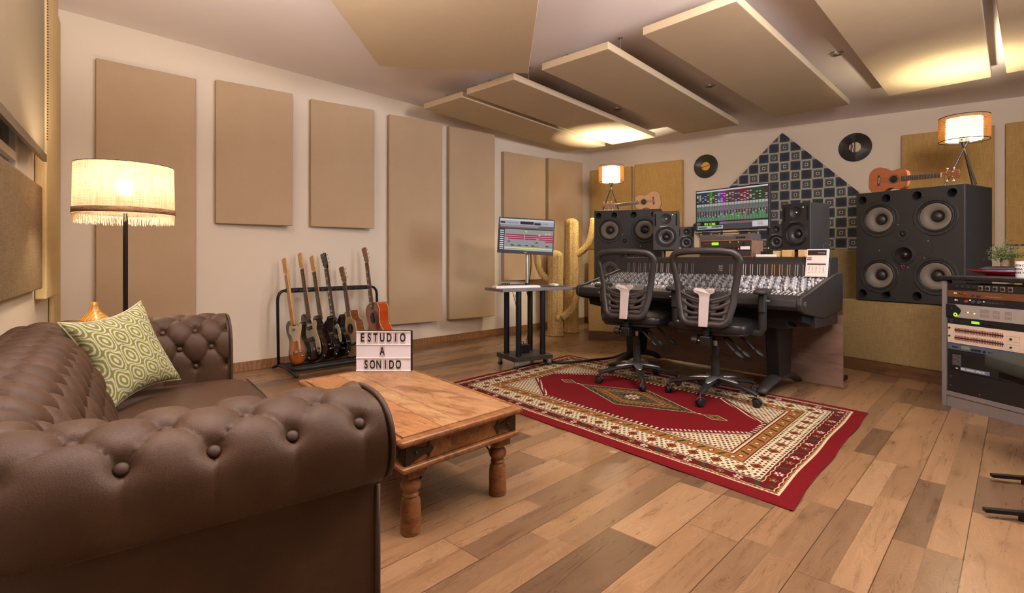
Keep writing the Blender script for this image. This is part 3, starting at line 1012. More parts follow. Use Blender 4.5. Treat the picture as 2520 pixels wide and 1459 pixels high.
MB().cyl((0, 0, 1.29), (0, 0, 1.335), 0.018, n=16).build('bulb_holder', M_black, lamp, smooth='auto')
MB().ball((0, 0, 1.37), 0.045, 20).build('bulb', emis('lit_bulb', (1.0, 0.84, 0.62, 1), 60), lamp, smooth=True)
light('floor_lamp_light', 'POINT', (LX, LY, 1.37), 25, (1.0, 0.80, 0.60), 0.055)

# ------------------------------------------------------------------ side table and wooden diffuser in the corner
vx = P(232, 765, 2.92)
st = thing('side_table', 'small round table behind the sofa under the wooden diffuser', 'side table', (vx.x, vx.y, 0))
MB().lathe([(0.0001, 0.49), (0.17, 0.49), (0.17, 0.515), (0.0001, 0.515)], 32).build('tabletop', M_kick, st, smooth='auto')
for k in range(3):
    a = 2*PI*k/3
    MB().cyl((0.15*math.cos(a), 0.15*math.sin(a), 0), (0.09*math.cos(a), 0.09*math.sin(a), 0.492), 0.012, n=10).build('leg', M_kick, st, smooth='auto')
va = thing('aroma_diffuser', 'onion-shaped yellow wooden diffuser peeking up behind the green cushion', 'diffuser', (vx.x, vx.y, 0.515))
t = NT('bamboo_wood'); f = t.wave(t.mapping(t.coord(), scale=(1, 1, 0.2)), 22, 3, 3, 1.5, 'X')
t.col(t.ramp(f, [(0.2, rgb(186, 128, 52)), (0.7, rgb(226, 172, 84))])); t.rough(0.35); t.set('Coat Weight', 0.3)
MB().lathe([(0.05, 0), (0.075, 0.02), (0.092, 0.07), (0.088, 0.11), (0.068, 0.145), (0.040, 0.170), (0.022, 0.19), (0.0165, 0.215), (0.0155, 0.235), (0.012, 0.235), (0.0118, 0.22), (0.0001, 0.21)], 40).build('body', t.m, va, smooth=True)

# ------------------------------------------------------------------ coffee table
K1, Pd, Qd, tw, tl = Vector((-0.3745, 1.79, 0)), Vector((0.698, 0.716, 0)), Vector((-0.62, 0.784, 0)), 0.61, 1.171
Pd.normalize(); Qd.normalize()
# square it: keep the near edge direction, average the long one
tbl_ang = math.atan2(Pd.y, Pd.x)
tab = thing('coffee_table', 'low rustic wooden coffee table with iron straps and turned legs', 'coffee table', K1, tbl_ang)
Ri = Matrix.Rotation(-tbl_ang, 3, 'Z')
q = Ri @ Qd                        # long axis in table coordinates, slightly skewed as measured
def T(px_, qx_, z): v = Vector((px_, 0, 0))+q*qx_; return Vector((v.x, v.y, z))
ZT = 0.37
def slab(m, a0, a1, b0, b1, z0, z1, prof=None):
    pr = [T(a0, b0, 0), T(a1, b0, 0), T(a1, b1, 0), T(a0, b1, 0)]
    m.add([(p.x, p.y, z0) for p in pr]+[(p.x, p.y, z1) for p in pr],
          [(0, 3, 2, 1), (4, 5, 6, 7), (0, 1, 5, 4), (1, 2, 6, 5), (2, 3, 7, 6), (3, 0, 4, 7)])
def tabwood(name, c1, c2, seed, k=1.0):
    t = NT(name)
    co = t.mapping(t.coord(), rot=(0, 0, -0.08), loc=(seed, seed*0.7, 0))
    g = t.noise(t.mapping(co, scale=(16, 1.6, 16)), 2.2, 7, 0.68, 0.8)
    sp = t.noise(t.mapping(co, scale=(5, 2.2, 5)), 2.6, 4, 0.6, 0.6)
    fl = t.noise(t.mapping(co, scale=(26, 9, 26)), 2.0, 3, 0.6)
    c = t.ramp(g, [(0.28, c2), (0.5, tuple((a+b)/2 for a, b in zip(c1, c2))), (0.72, c1)])
    dk = t.ramp(sp, [(0.0, (0.38, 0.28, 0.22, 1)), (0.38, (0.62, 0.52, 0.44, 1)), (0.50, (1, 1, 1, 1)), (0.62, (1.05, 1.05, 1.05, 1)), (0.75, (1.2, 1.2, 1.22, 1))])
    fk = t.ramp(fl, [(0.0, (0.5, 0.4, 0.32, 1)), (0.33, (0.62, 0.52, 0.44, 1)), (0.38, (1, 1, 1, 1))])
    t.col(t.mix(1.0, t.mix(0.85, c, t.mix(1.0, c, dk, 'MULTIPLY')), fk, 'MULTIPLY'))
    t.rough(t.math('MULTIPLY_ADD', g, 0.22, 0.33))
    t.bump(g, 0.18, 0.003)
    return t.m
W1 = tabwood('table_plank_red', rgb(180, 130, 84), rgb(134, 86, 52), 0.3)
W2 = tabwood('table_plank_pale', rgb(190, 152, 110), rgb(146, 106, 70), 2.1)
W3 = tabwood('table_plank_mid', rgb(182, 142, 102), rgb(138, 96, 64), 4.7)
W4 = tabwood('table_frame_wood', rgb(160, 108, 62), rgb(108, 66, 36), 6.3)
planks = [(0.03, 0.155, W1), (0.157, 0.30, W2), (0.302, 0.455, W3), (0.457, 0.58, W2)]
for a0, a1, mt in [(0.03, 0.20, W1), (0.202, 0.29, W2), (0.292, 0.58, W3)]:
    m = MB(); slab(m, a0, a1, 0.045, tl-0.045, ZT-0.028, ZT); m.build('top_plank', mt, tab, bevel=0.0015)
m = MB()
e0, e1 = 0.0, tw
slab(m, 0.0, tw, 0.0, 0.044, ZT-0.026, ZT-0.001); slab(m, 0.0, tw, tl-0.044, tl, ZT-0.026, ZT-0.001)
slab(m, 0.0, 0.029, 0.0445, tl-0.0445, ZT-0.026, ZT-0.001); slab(m, tw-0.029, tw, 0.0445, tl-0.0445, ZT-0.026, ZT-0.001)
m.build('top_border', W4, tab, bevel=0.011, seg=3)
m = MB(); i0 = 0.03
slab(m, i0, tw-i0, i0, tl-i0, ZT-0.100, ZT-0.026); m.build('apron', W4, tab, bevel=0.004)
m = MB(); slab(m, 0.012, tw-0.012, 0.012, tl-0.012, ZT-0.122, ZT-0.100); m.build('lower_moulding', W4, tab, bevel=0.009, seg=3)
M_iron = plain('aged_iron', rgb(66, 56, 48), 0.45, 0.7, bump=0.3, bscale=60)
prof = [(0.0385, 0.0), (0.041, 0.01), (0.040, 0.03), (0.040, 0.09), (0.037, 0.122), (0.030, 0.130), (0.028, 0.134), (0.033, 0.140), (0.030, 0.146), (0.026, 0.150),
        (0.031, 0.156), (0.039, 0.166), (0.041, 0.176), (0.037, 0.188), (0.029, 0.197), (0.027, 0.201), (0.033, 0.206), (0.036, 0.212)]
prof = [(r*0.92, z) for r, z in prof]
legs = [(0.085, 0.085), (tw-0.085, 0.085), (tw-0.085, tl-0.085), (0.085, tl-0.085)]
for i, (a, b) in enumerate(legs):
    c = T(a, b, 0)
    o = MB().lathe(prof, 28, c).build('leg', W4, tab, smooth='auto')
    MB().box((c.x, c.y, 0.231), (0.078, 0.078, 0.044)).build('leg_block', W4, o, bevel=0.005)
# straps on the corners
def strap(p, dx, outw):
    """arrow-shaped strap from the corner p along unit dx, standing off along outw"""
    m = MB()
    sh = [(0, -0.036), (0.012, -0.036), (0.075, -0.012), (0.098, -0.010), (0.096, -0.020), (0.104, -0.030), (0.108, -0.016), (0.118, -0.006), (0.122, 0),
          (0.118, 0.006), (0.108, 0.016), (0.104, 0.030), (0.096, 0.020), (0.098, 0.010), (0.075, 0.012), (0.012, 0.036), (0, 0.036)]
    zc_ = ZT-0.063
    f = [p+dx*x+Vector((0, 0, zc_+z)) for x, z in sh]
    n = len(f)
    m.add([v+outw*0.001 for v in f]+[v+outw*0.004 for v in f], [tuple(range(n)), tuple(range(n, 2*n))]+[(i, (i+1) % n, n+(i+1) % n, n+i) for i in range(n)])
    c = p+dx*0.045+Vector((0, 0, zc_))+outw*0.003
    o = m.build('iron_strap', M_iron, tab)
    R = outw.to_track_quat('Z', 'Y').to_matrix()
    MB().lathe([(0.009, 0), (0.008, 0.004), (0.004, 0.0065), (0.0001, 0.007)], 12, c, R).build('rivet', M_iron, o, smooth=True)
px1 = Vector((1, 0, 0)); qn = Vector((-q.y, q.x, 0)).normalized(); pn = Vector((0, -1, 0))
for a, b, d1, o1, d2, o2 in ((i0, i0, px1, pn, q, qn), (tw-i0, i0, -px1, pn, q, -qn), (i0, tl-i0, px1, -pn, -q, qn), (tw-i0, tl-i0, -px1, -pn, -q, -qn)):
    p = T(a, b, 0)
    strap(p, d1, o1); strap(p, d2, o2)
# curved iron braces
def brace(pa, pb):
    m = MB()
    L = (pb-pa).length; d = (pb-pa).normalized()
    pts = []
    for k in range(13):
        a = PI/2*k/12
        pts.append(pa+d*(0.02+0.11*(1-math.cos(a)))+Vector((0, 0, 0.095+0.150*math.sin(a))))
    m.tube(pts, 0.0032, 8, flat=(1, 1.6)); m.build('iron_brace', M_iron, tab, smooth=True)
for i in range(4):
    pa, pb = T(*legs[i], 0), T(*legs[(i+1) % 4], 0)
    brace(pa, pb); brace(pb, pa)

# ------------------------------------------------------------------ light box sign
p0 = Vector((-0.858, 2.905, ZT)); p1 = Vector((-0.555, 2.905, ZT))
sg = thing('light_box_sign', 'white letter light box reading ESTUDIO A SONIDO on the coffee table', 'sign', (-0.7065, 2.905, ZT+0.0), -0.015)
SW, SH = 0.305, 0.222
MB().bb((-SW/2, 0.0, 0), (SW/2, 0.045, SH)).build('case', M_blackp, sg, bevel=0.004)
t = NT('light_box_panel'); t.col(rgb(214, 204, 208)); t.rough(0.35)
t.col(t.mix(t.noise(t.coord(), 4), rgb(208, 198, 203), rgb(218, 209, 213)))
t.set('Emission Color', rgb(225, 212, 220)); t.set('Emission Strength', 0.16)
MB().bb((-SW/2+0.003, -0.003, 0.003), (SW/2-0.003, 0.001, SH-0.003)).build('lit_panel', t.m, sg)
m = MB()
for z in (0.0045, SH/3, 2*SH/3, SH-0.0045):
    m.bb((-SW/2+0.002, -0.0065, z-0.0035), (SW/2-0.002, -0.003, z+0.0035))
    m.bb((-SW/2+0.002, -0.0085, z-0.0008), (SW/2-0.002, -0.003, z+0.0008))
m.build('letter_rail', M_white, sg, bevel=0.0006)
for row, (txt, z) in enumerate((('ESTUDIO', SH*5/6-0.001), ('A', SH/2-0.001), ('SONIDO', SH/6-0.001))):
    xs = {'ESTUDIO': [-.115, -.077, -.043, -.006, .032, .068, .107], 'A': [-.006], 'SONIDO': [-.095, -.060, -.025, .012, .045, .083]}[txt]
    for ch, x in zip(txt, xs):
        o = MB().bb((x-0.014, -0.0048, z-0.031), (x+0.014, -0.0040, z+0.031))
        card = o.build('letter_card', plain('letter_card_film', rgb(196, 184, 190), 0.3), sg)
        text_mb(ch, 0.064, 0.0006, 0.0012, 0.62, M=at(x, -0.0054, z+0.001) @ TXZ).build('letter', M_black, card)
# ------------------------------------------------------------------ guitars
def smooth_outline(pts, n=6): return [(p.x, p.y) for p in catmull([(a, b, 0) for a, b in pts], n, closed=True)]
# outlines in local (x, z): z up the neck, x=0 the neck axis; +x is the treble side facing the room
TELE = [(0, 0), (.09, .005), (.15, .04), (.165, .10), (.145, .165), (.115, .215), (.125, .265), (.148, .31), (.150, .345), (.125, .358), (.085, .335), (.055, .325),
        (.035, .345), (-.03, .365), (-.04, .395), (-.085, .408), (-.13, .385), (-.148, .335), (-.135, .275), (-.118, .22), (-.135, .17), (-.163, .11), (-.15, .04), (-.09, .005)]
OFFS = [(.02, 0), (.09, .01), (.145, .05), (.165, .115), (.150, .175), (.118, .225), (.112, .27), (.128, .32), (.140, .365), (.120, .39), (.085, .365), (.05, .33),
        (.0, .335), (-.035, .35), (-.06, .40), (-.10, .445), (-.14, .43), (-.148, .375), (-.128, .30), (-.112, .24), (-.135, .17), (-.165, .11), (-.145, .04), (-.06, .0)]
STRAT = [(0, 0), (.08, .006), (.145, .045), (.162, .105), (.142, .17), (.108, .22), (.112, .27), (.130, .325), (.142, .375), (.118, .39), (.085, .355), (.05, .325),
         (.0, .33), (-.035, .345), (-.065, .40), (-.10, .44), (-.145, .42), (-.145, .36), (-.120, .29), (-.105, .235), (-.125, .175), (-.160, .11), (-.145, .04), (-.08, .006)]
LPC = [(0, 0), (.09, .008), (.15, .055), (.170, .12), (.152, .18), (.112, .225), (.105, .27), (.125, .32), (.138, .36), (.118, .382), (.085, .355), (.055, .33),
       (.03, .335), (-.03, .385), (-.07, .40), (-.115, .385), (-.135, .34), (-.118, .285), (-.102, .235), (-.135, .185), (-.168, .12), (-.15, .055), (-.09, .008)]
ACOU = [(0, 0), (.10, .006), (.165, .05), (.190, .12), (.175, .19), (.132, .25), (.118, .29), (.132, .34), (.142, .40), (.125, .45), (.08, .482), (0, .49),
        (-.08, .482), (-.125, .45), (-.142, .40), (-.132, .34), (-.118, .29), (-.132, .25), (-.175, .19), (-.190, .12), (-.165, .05), (-.10, .006)]
ACUT = [(0, 0), (.10, .006), (.165, .05), (.190, .12), (.175, .19), (.132, .25), (.115, .29), (.118, .33), (.100, .365), (.055, .39), (.035, .44), (.03, .485),
        (-.08, .482), (-.125, .45), (-.142, .40), (-.132, .34), (-.118, .29), (-.132, .25), (-.175, .19), (-.190, .12), (-.165, .05), (-.10, .006)]
UKE = [(0, 0), (.06, .004), (.098, .03), (.112, .075), (.102, .118), (.078, .152), (.072, .18), (.080, .21), (.086, .245), (.072, .277), (.04, .292), (0, .295),
       (-.04, .292), (-.072, .277), (-.086, .245), (-.080, .21), (-.072, .18), (-.078, .152), (-.102, .118), (-.112, .075), (-.098, .03), (-.06, .004)]
MXZ = Matrix(((1, 0, 0, 0), (0, 0, 1, 0), (0, 1, 0, 0), (0, 0, 0, 1)))   # (x, y, z) -> (x, z, y)

def body_mat(name, edge, mid, coat=0.8, rough=0.2, burst=True, ctr=(0, .16), R=0.17):
    t = NT(name)
    if burst:
        s = t.sep(t.coord())
        dx = t.math('DIVIDE', t.math('SUBTRACT', s[0], ctr[0]), R); dz = t.math('DIVIDE', t.math('SUBTRACT', s[2], ctr[1]), R*1.25)
        d = t.math('SQRT', t.math('ADD', t.math('POWER', dx, 2.0), t.math('POWER', dz, 2.0)))
        t.col(t.ramp(d, [(0.45, mid), (0.75, tuple((a+b)/2 for a, b in zip(mid, edge))), (0.95, edge)]))
    else:
        n = t.noise(t.mapping(t.coord(), scale=(30, 30, 2)), 3, 5)
        t.col(t.mix(n, scaled(edge, 0.85), scaled(mid, 1.1)))
    t.rough(rough); t.set('Coat Weight', coat); t.set('Coat Roughness', 0.08)
    return t.m
M_maple = wood('maple_neck', rgb(222, 176, 110), rgb(196, 148, 84), 1.5, 0.3, 'Z', 0.1, 0.3)
M_rosew = wood('rosewood_board', rgb(66, 44, 34), rgb(44, 28, 22), 2, 0.5, 'Z', 0.1)
M_mahog = wood('mahogany_neck', rgb(150, 92, 54), rgb(112, 62, 36), 1.5, 0.35, 'Z', 0.1, 0.3)
M_fret = plain('fret_wire', rgb(190, 184, 170), 0.3, 0.9)
M_string = plain('string_steel', rgb(170, 165, 155), 0.35, 0.8)
M_cream = plain('cream_pickguard', rgb(226, 214, 184), 0.35, coat=0.4)
M_tort = plain('brown_pickguard', rgb(52, 26, 20), 0.3, var=0.5, nscale=60, coat=0.5)
M_bind = plain('cream_binding', rgb(216, 196, 150), 0.4)

def guitar(root, kind, outline, body, side, neckm, boardm, guard=None, guardm=None, total=1.0, thick=0.045, head='fender', headm=None,
           pickups=(), acoustic=False, hole=None, nst=6, bodyk=1.0, inlay=False, binding=None, neck_w=0.045, nfr=21, jn=None, knobs=()):
    out = smooth_outline([(x*bodyk, z*bodyk) for x, z in outline])
    top = max(z for x, z in out)
    m = MB().prism(out, 0, thick, MXZ)
    m.mi = [1]*len(m.f); m.mi[0] = 0   # front face first
    m.build('body', [body, side], root, bevel=0.0 if acoustic else 0.006, seg=2)
    if binding or acoustic:
        mb = MB().tube([Vector((x, 0.001, z)) for x, z in out], 0.0028 if total > .8 else 0.0015, 6, closed=True)
        mb.tube([Vector((x, thick-0.001, z)) for x, z in out], 0.0028 if total > .8 else 0.0015, 6, closed=True)
        mb.build('binding', binding or M_bind, root, smooth=True)
    zs = (jn or top*0.86)                # where the board starts
    hl = 0.155 if total > .8 else 0.125
    zn = total-hl                        # nut
    nb = MB()
    w0, w1 = neck_w*1.22, neck_w
    z_h = top*0.97
    yb = 0.020
    for z, w in ((z_h-0.03, w0), (zn, w1)):
        pass
    n = MB()
    ns = 10
    def nf(a, b):
        z = (z_h-0.04)+(zn-(z_h-0.04))*a; w = w0+(w1-w0)*a
        th = PI*b
        return Vector((w/2*math.cos(th), 0.002+0.018*math.sin(th)*(1 if a < .95 else 0.9), z))
    n.grid(nf, 10, 12)
    n.build('neck', neckm, root, smooth=True)
    fb = MB().add([(-w0/2, -0.007, zs), (w0/2, -0.007, zs), (w1/2, -0.007, zn), (-w1/2, -0.007, zn),
                   (-w0/2, 0.003, zs), (w0/2, 0.003, zs), (w1/2, 0.003, zn), (-w1/2, 0.003, zn)],
                  [(0, 1, 2, 3), (4, 7, 6, 5), (0, 4, 5, 1), (1, 5, 6, 2), (2, 6, 7, 3), (3, 7, 4, 0)])
    scl = (zn-zs)/(1-2**(-nfr/12))
    for k in range(nfr+1):
        z = zn-scl*(1-2**(-k/12)); f = (z-zs)/(zn-zs); w = w0+(w1-w0)*f
        fb.cur = 1
        fb.box((0, -0.0075, z), (w*0.99, 0.0018, 0.0016))
        if inlay and k in (3, 5, 7, 9, 12, 15, 17):
            fb.cur = 2
            z2 = z+scl*(2**(-(k-1)/12)-2**(-k/12))/2
            fb.box((0, -0.0073, z2), (w*0.6 if inlay == 'block' else 0.007, 0.0006, 0.014 if inlay == 'block' else 0.007))
    fo = fb.build('fretboard', [boardm, M_fret, M_cream], root)
    MB().box((0, -0.008, zn), (w1, 0.006, 0.004)).build('nut', M_cream, fo)
    # headstock
    if head == 'fender':
        hs = [(-.021, 0), (.021, 0), (.026, .03), (.022, .05), (.018, .10), (.022, .13), (.014, .155), (-.012, .16), (-.032, .145), (-.040, .10), (-.040, .05), (-.036, .03)]
        tun = [(-1, 0.035+0.0225*i, -0.038) for i in range(nst)]
    elif head == 'gibson':
        hs = [(-.021, 0), (.021, 0), (.034, .03), (.040, .10), (.042, .145), (.022, .155), (0, .145), (-.022, .155), (-.042, .145), (-.040, .10), (-.034, .03)]
        tun = [(s, 0.045+0.038*i, s*0.038) for i in range(3) for s in (-1, 1)]
    elif head == 'acoustic':
        hs = [(-.021, 0), (.021, 0), (.032, .022), (.034, .10), (.040, .150), (.010, .158), (-.010, .158), (-.040, .150), (-.034, .10), (-.032, .022)]
        tun = [(s, 0.042+0.040*i, s*0.036) for i in range(3) for s in (-1, 1)]
    else:
        hs = [(-.018, 0), (.018, 0), (.027, .02), (.028, .07), (.033, .115), (.010, .125), (-.010, .125), (-.033, .115), (-.028, .07), (-.027, .02)]
        tun = [(s, 0.035+0.045*i, s*0.028) for i in range(nst//2) for s in (-1, 1)]
    hk = hl/0.158 if head != 'uke' else 1
    TH = at(0, 0.002, zn) @ Matrix.Rotation(0.12 if head != 'fender' else 0.02, 4, 'X') @ MXZ
    ho = MB().prism([(x, z*hk) for x, z in hs], -0.002, 0.012, TH).build('headstock', headm or neckm, root, bevel=0.002)
    for s, z, x in tun:
        tm = MB()
        a = TH @ Vector((x*0.7, z*hk, -0.010)); b = TH @ Vector((x*0.7, z*hk, 0.004))
        tm.cyl(a, b, 0.0032, n=8)
        c = TH @ Vector((x, z*hk, 0.010)); d = TH @ Vector((x+s*0.016, z*hk, 0.010))
        tm.cyl(c, d, 0.0022, n=6)
        tm.box(TH @ Vector((x+s*0.021, z*hk, 0.010)), (0.011, 0.006, 0.013))
        tm.build('tuning_peg', M_chrome if kind != 'uke' else M_cream, ho, bevel=0.001)
    # bridge, strings
    zb_ = hole[1]*0.42 if acoustic else (0.105*bodyk)
    if acoustic:
        bw = 0.075 if total > .8 else 0.045
        MB().bb((-bw, -0.008, zb_-0.013*total), (bw, 0.001, zb_+0.013*total)).build('bridge', M_rosew, root, bevel=0.003)
        MB().bb((-bw*0.55, -0.011, zb_+0.002), (bw*0.55, -0.007, zb_+0.005)).build('saddle', M_cream, root)
        r = hole[0]
        MB().cyl((0, -0.0006, hole[1]), (0, 0.001, hole[1]), r, n=36).build('sound_hole', M_hole, root)
        m = MB()
        for rr in (r+0.002, r+0.010):
            m.tube([(rr*math.cos(a*PI/18), -0.0005, hole[1]+rr*math.sin(a*PI/18)) for a in range(36)], 0.0016, 6, closed=True)
        m.build('rosette', binding or M_rosew, root, smooth=True)
    else:
        MB().bb((-0.042, -0.012, zb_-0.012), (0.042, 0.0, zb_+0.014)).build('bridge', M_chrome, root, bevel=0.002)
        for k in range(6):
            MB().bb((-0.033+0.0125*k-0.005, -0.016, zb_-0.008), (-0.033+0.0125*k+0.004, -0.011, zb_+0.012)).build('saddle', M_chrome, root)
    st_ = MB()
    for k in range(nst):
        f = (k-(nst-1)/2)/((nst-1)/2)
        x0 = f*(0.027 if total > .8 else 0.018)*(1 if nst == 6 else 0.9); x1 = f*w1*0.42
        st_.cyl((x0, -0.014, zb_), (x1, -0.0105, zn+0.002), 0.0006, n=4, caps=False)
    st_.build('strings', M_string, root)
    if guard:
        g = smooth_outline([(x*bodyk, z*bodyk) for x, z in guard])
        MB().prism(g, -0.0028, 0.0005, MXZ).build('pickguard', guardm, root, bevel=0.0008)
    for z, w, h, mt in pickups:
        z *= bodyk
        o = MB().bb((-w/2, -0.0085, z-h/2), (w/2, -0.001, z+h/2)).build('pickup', mt, root, bevel=0.002)
        mm = MB()
        for k in range(6): mm.cyl((-0.026+0.0104*k, -0.0095, z), (-0.026+0.0104*k, -0.008, z), 0.0024, n=8)
        mm.build('pole_pieces', M_chrome, o)
    for x, z, r, mt in knobs:
        MB().cyl((x*bodyk, -0.003, z*bodyk), (x*bodyk, -0.019, z*bodyk), r, r*0.85, 16).build('knob', mt, root, smooth='auto', bevel=0.001)
    # strap pin at the bottom edge on the visible side
    if total > .8 and not acoustic:
        xm = max(out, key=lambda p: p[0]*0.8-p[1]*0.9)
        R = Vector((0.7, 0, -0.7)).to_track_quat('Z', 'Y').to_matrix()
        MB().lathe([(0.006, -0.002), (0.003, 0.002), (0.003, 0.007), (0.0075, 0.010), (0.0001, 0.012)], 12, (xm[0], thick/2, xm[1]), R).build('strap_pin', M_chrome, root, smooth=True)

# rack local frame: origin on the floor at the wall, x along the wall, y out into the room
RK0 = Vector((-2.356, 4.626, 0))
def rk(t_, off, z=0): p = RK0+WLd*t_+WLn*off; return Vector((p.x, p.y, z))
ob, oth, zbt, ztp = 0.40, 0.215, 0.075, 0.70
# metal stand
rack = thing('guitar_rack', 'black metal multi-guitar rack with foam rails against the left wall', 'guitar rack', rk(0.7, 0.3))
Lr = Matrix.Translation(-rk(0.7, 0.3))
def rt(m): m.T = Lr; return m
t0_, t1_ = 0.22, 1.20
pts = [rk(t0_, 0.22, 0.05), rk(t0_, 0.20, 0.62)]+[rk(t0_+0.055*(1-math.cos(a)), 0.20, 0.62+0.08*math.sin(a)) for a in (0.4, 0.8, 1.2, PI/2)]
pts2 = [rk(t1_-(0.055*(1-math.cos(a))), 0.20, 0.62+0.08*math.sin(a)) for a in (PI/2, 1.2, 0.8, 0.4, 0)]+[rk(t1_, 0.22, 0.05)]
rt(MB()).tube(pts+pts2, 0.0125, 10).build('frame_tube', M_black, rack, smooth=True)
rt(MB()).tube([rk(t0_+0.075, 0.20, 0.70), rk(t1_-0.075, 0.20, 0.70)], 0.021, 12).build('top_foam_rail', M_rubber, rack, smooth='auto')
m = rt(MB())
m.tube([rk(t0_+0.03, 0.22, 0.05), rk(t0_+0.03, 0.44, 0.045), rk(t0_+0.07, 0.48, 0.045), rk(t1_-0.07, 0.48, 0.045), rk(t1_-0.03, 0.44, 0.045), rk(t1_-0.03, 0.22, 0.05)], 0.022, 12)
m.tube([rk(t0_+0.03, 0.27, 0.05), rk(t1_-0.03, 0.27, 0.05)], 0.020, 12)
m.build('bottom_foam_rail', M_rubber, rack, smooth='auto')
for tt in (t0_, t1_):
    rt(MB()).tube([rk(tt, 0.10, 0.016), rk(tt, 0.22, 0.05), rk(tt, 0.40, 0.05), rk(tt, 0.60, 0.016)], 0.013, 10).build('foot', M_black, rack, smooth=True)
    rt(MB()).ball(rk(tt, 0.60, 0.017), 0.017, 12).build('rubber_tip', M_rubber, rack, smooth=True)
for k in range(12):
    tt = t0_+0.12+(t1_-t0_-0.24)*k/11
    rt(MB()).cyl(rk(tt, 0.20, 0.70), rk(tt, 0.245, 0.70), 0.011, n=12).build('divider_knob', M_blackp, rack, smooth='auto')

def place_guitar(t_, off, lean, yaw=0.0, z=zbt, name='electric_guitar', label='', cat='guitar'):
    p = rk(t_, off, z)
    o = thing(name, label, cat, p)
    base = math.atan2(-0.7085, 0.7057)+yaw       # local x points out of the wall into the room
    o.rotation_euler = (Matrix.Rotation(base, 4, 'Z') @ Matrix.Rotation(-lean, 4, 'Y')).to_euler()
    return o
GP = [(.02, .34), (.06, .345), (.085, .33), (.135, .345), (.135, .30), (.10, .24), (.075, .19), (.075, .13), (.05, .12), (.04, .20), (-.04, .21), (-.05, .26), (-.09, .30), (-.07, .36), (-.03, .355)]
JP = [(.03, .33), (.09, .355), (.12, .33), (.10, .26), (.13, .17), (.13, .08), (.09, .05), (.06, .10), (.05, .20), (-.05, .21), (-.09, .26), (-.10, .33), (-.06, .33), (-.03, .34)]
LN = 0.27
g = place_guitar(0.322, ob, LN, 0.10, label='sunburst electric guitar with cream pickguard, the first on the left of the rack')
guitar(g, 'e', TELE, body_mat('sunburst_lacquer', rgb(34, 14, 8), rgb(206, 112, 26), ctr=(0, .10), R=.15), body_mat('black_lacquer', rgb(12, 11, 11), rgb(16, 14, 13), burst=False),
       M_maple, M_maple, GP, M_cream, total=0.95, pickups=((0.31, .07, .02, M_chrome),), bodyk=0.96,
       knobs=((.085, .10, .009, M_chrome), (.10, .06, .009, M_chrome)))
dk = body_mat('dark_brown_lacquer', rgb(34, 18, 14), rgb(44, 22, 16), burst=False)
g = place_guitar(0.467, ob, LN, 0.08, label='dark brown electric guitar with cream pickguard and pale headstock, second from the left')
guitar(g, 'e', OFFS, dk, dk, M_maple, M_rosew, JP, M_cream, total=1.0, pickups=((0.30, .085, .035, M_blackp), (0.20, .085, .035, M_blackp)), bodyk=1.0,
       knobs=((.115, .10, .010, M_blackp), (.105, .065, .010, M_blackp)))
blk = body_mat('gloss_black', rgb(10, 9, 9), rgb(14, 13, 13), burst=False)
g = place_guitar(0.575, ob, LN, 0.08, label='dark sunburst electric guitar with maple headstock, third from the left in the rack')
guitar(g, 'e', STRAT, body_mat('tobacco_burst', rgb(14, 9, 8), rgb(92, 52, 26), R=.15), blk, M_maple, M_rosew, JP, M_tort, total=0.97,
       pickups=((0.30, .08, .02, M_blackp), (0.235, .08, .02, M_blackp), (0.16, .08, .02, M_blackp)), bodyk=0.96, knobs=((.10, .13, .010, M_chrome), (.11, .09, .010, M_chrome)))
g = place_guitar(0.690, ob, LN, 0.06, label='black single-cutaway electric guitar with black headstock, fourth from the left')
guitar(g, 'e', LPC, blk, blk, M_rosew, M_rosew, [(.035, .30), (.075, .30), (.10, .22), (.09, .14), (.06, .15), (.05, .24)], M_cream, total=1.0, head='gibson', headm=blk,
       pickups=((0.28, .07, .038, M_chrome), (0.19, .07, .038, M_chrome)), inlay='block', thick=0.05, knobs=((.12, .12, .011, M_blackp), (.10, .075, .011, M_blackp), (.13, .07, .011, M_blackp)))
spr = body_mat('spruce_top', rgb(214, 176, 120), rgb(222, 188, 134), coat=0.3, rough=0.35, burst=False)
ros = wood('walnut_side', rgb(134, 82, 44), rgb(92, 52, 28), 1.2, 0.3, 'Z', 0.2)
g = place_guitar(0.845, ob, LN, 0.02, name='acoustic_guitar', label='pale-topped acoustic guitar with cutaway, between the black guitars and the orange one')
guitar(g, 'a', ACUT, spr, ros, M_mahog, M_rosew, total=0.86, thick=0.085, head='acoustic', headm=M_mahog, acoustic=True, hole=(0.042, .30*0.86), bodyk=0.88, nfr=18)
org = body_mat('orange_lacquer', rgb(168, 62, 18), rgb(196, 84, 26), coat=0.9, rough=0.15, burst=False)
chy = body_mat('cherry_top', rgb(146, 50, 22), rgb(196, 92, 34), coat=0.9, rough=0.15, R=.22, ctr=(0, .2))
g = place_guitar(1.075, ob+0.02, 0.25, -0.05, name='acoustic_guitar', label='orange acoustic guitar with red pickguard, last on the right of the rack')
guitar(g, 'a', ACOU, chy, org, M_mahog, M_rosew, [(.03, .40), (.08, .38), (.115, .31), (.10, .23), (.06, .21), (.045, .27)],
       plain('red_pickguard', rgb(96, 16, 22), 0.25, coat=0.6), total=1.05, thick=0.10, head='acoustic', headm=M_mahog, acoustic=True, hole=(0.048, .34), inlay='block', nfr=19)

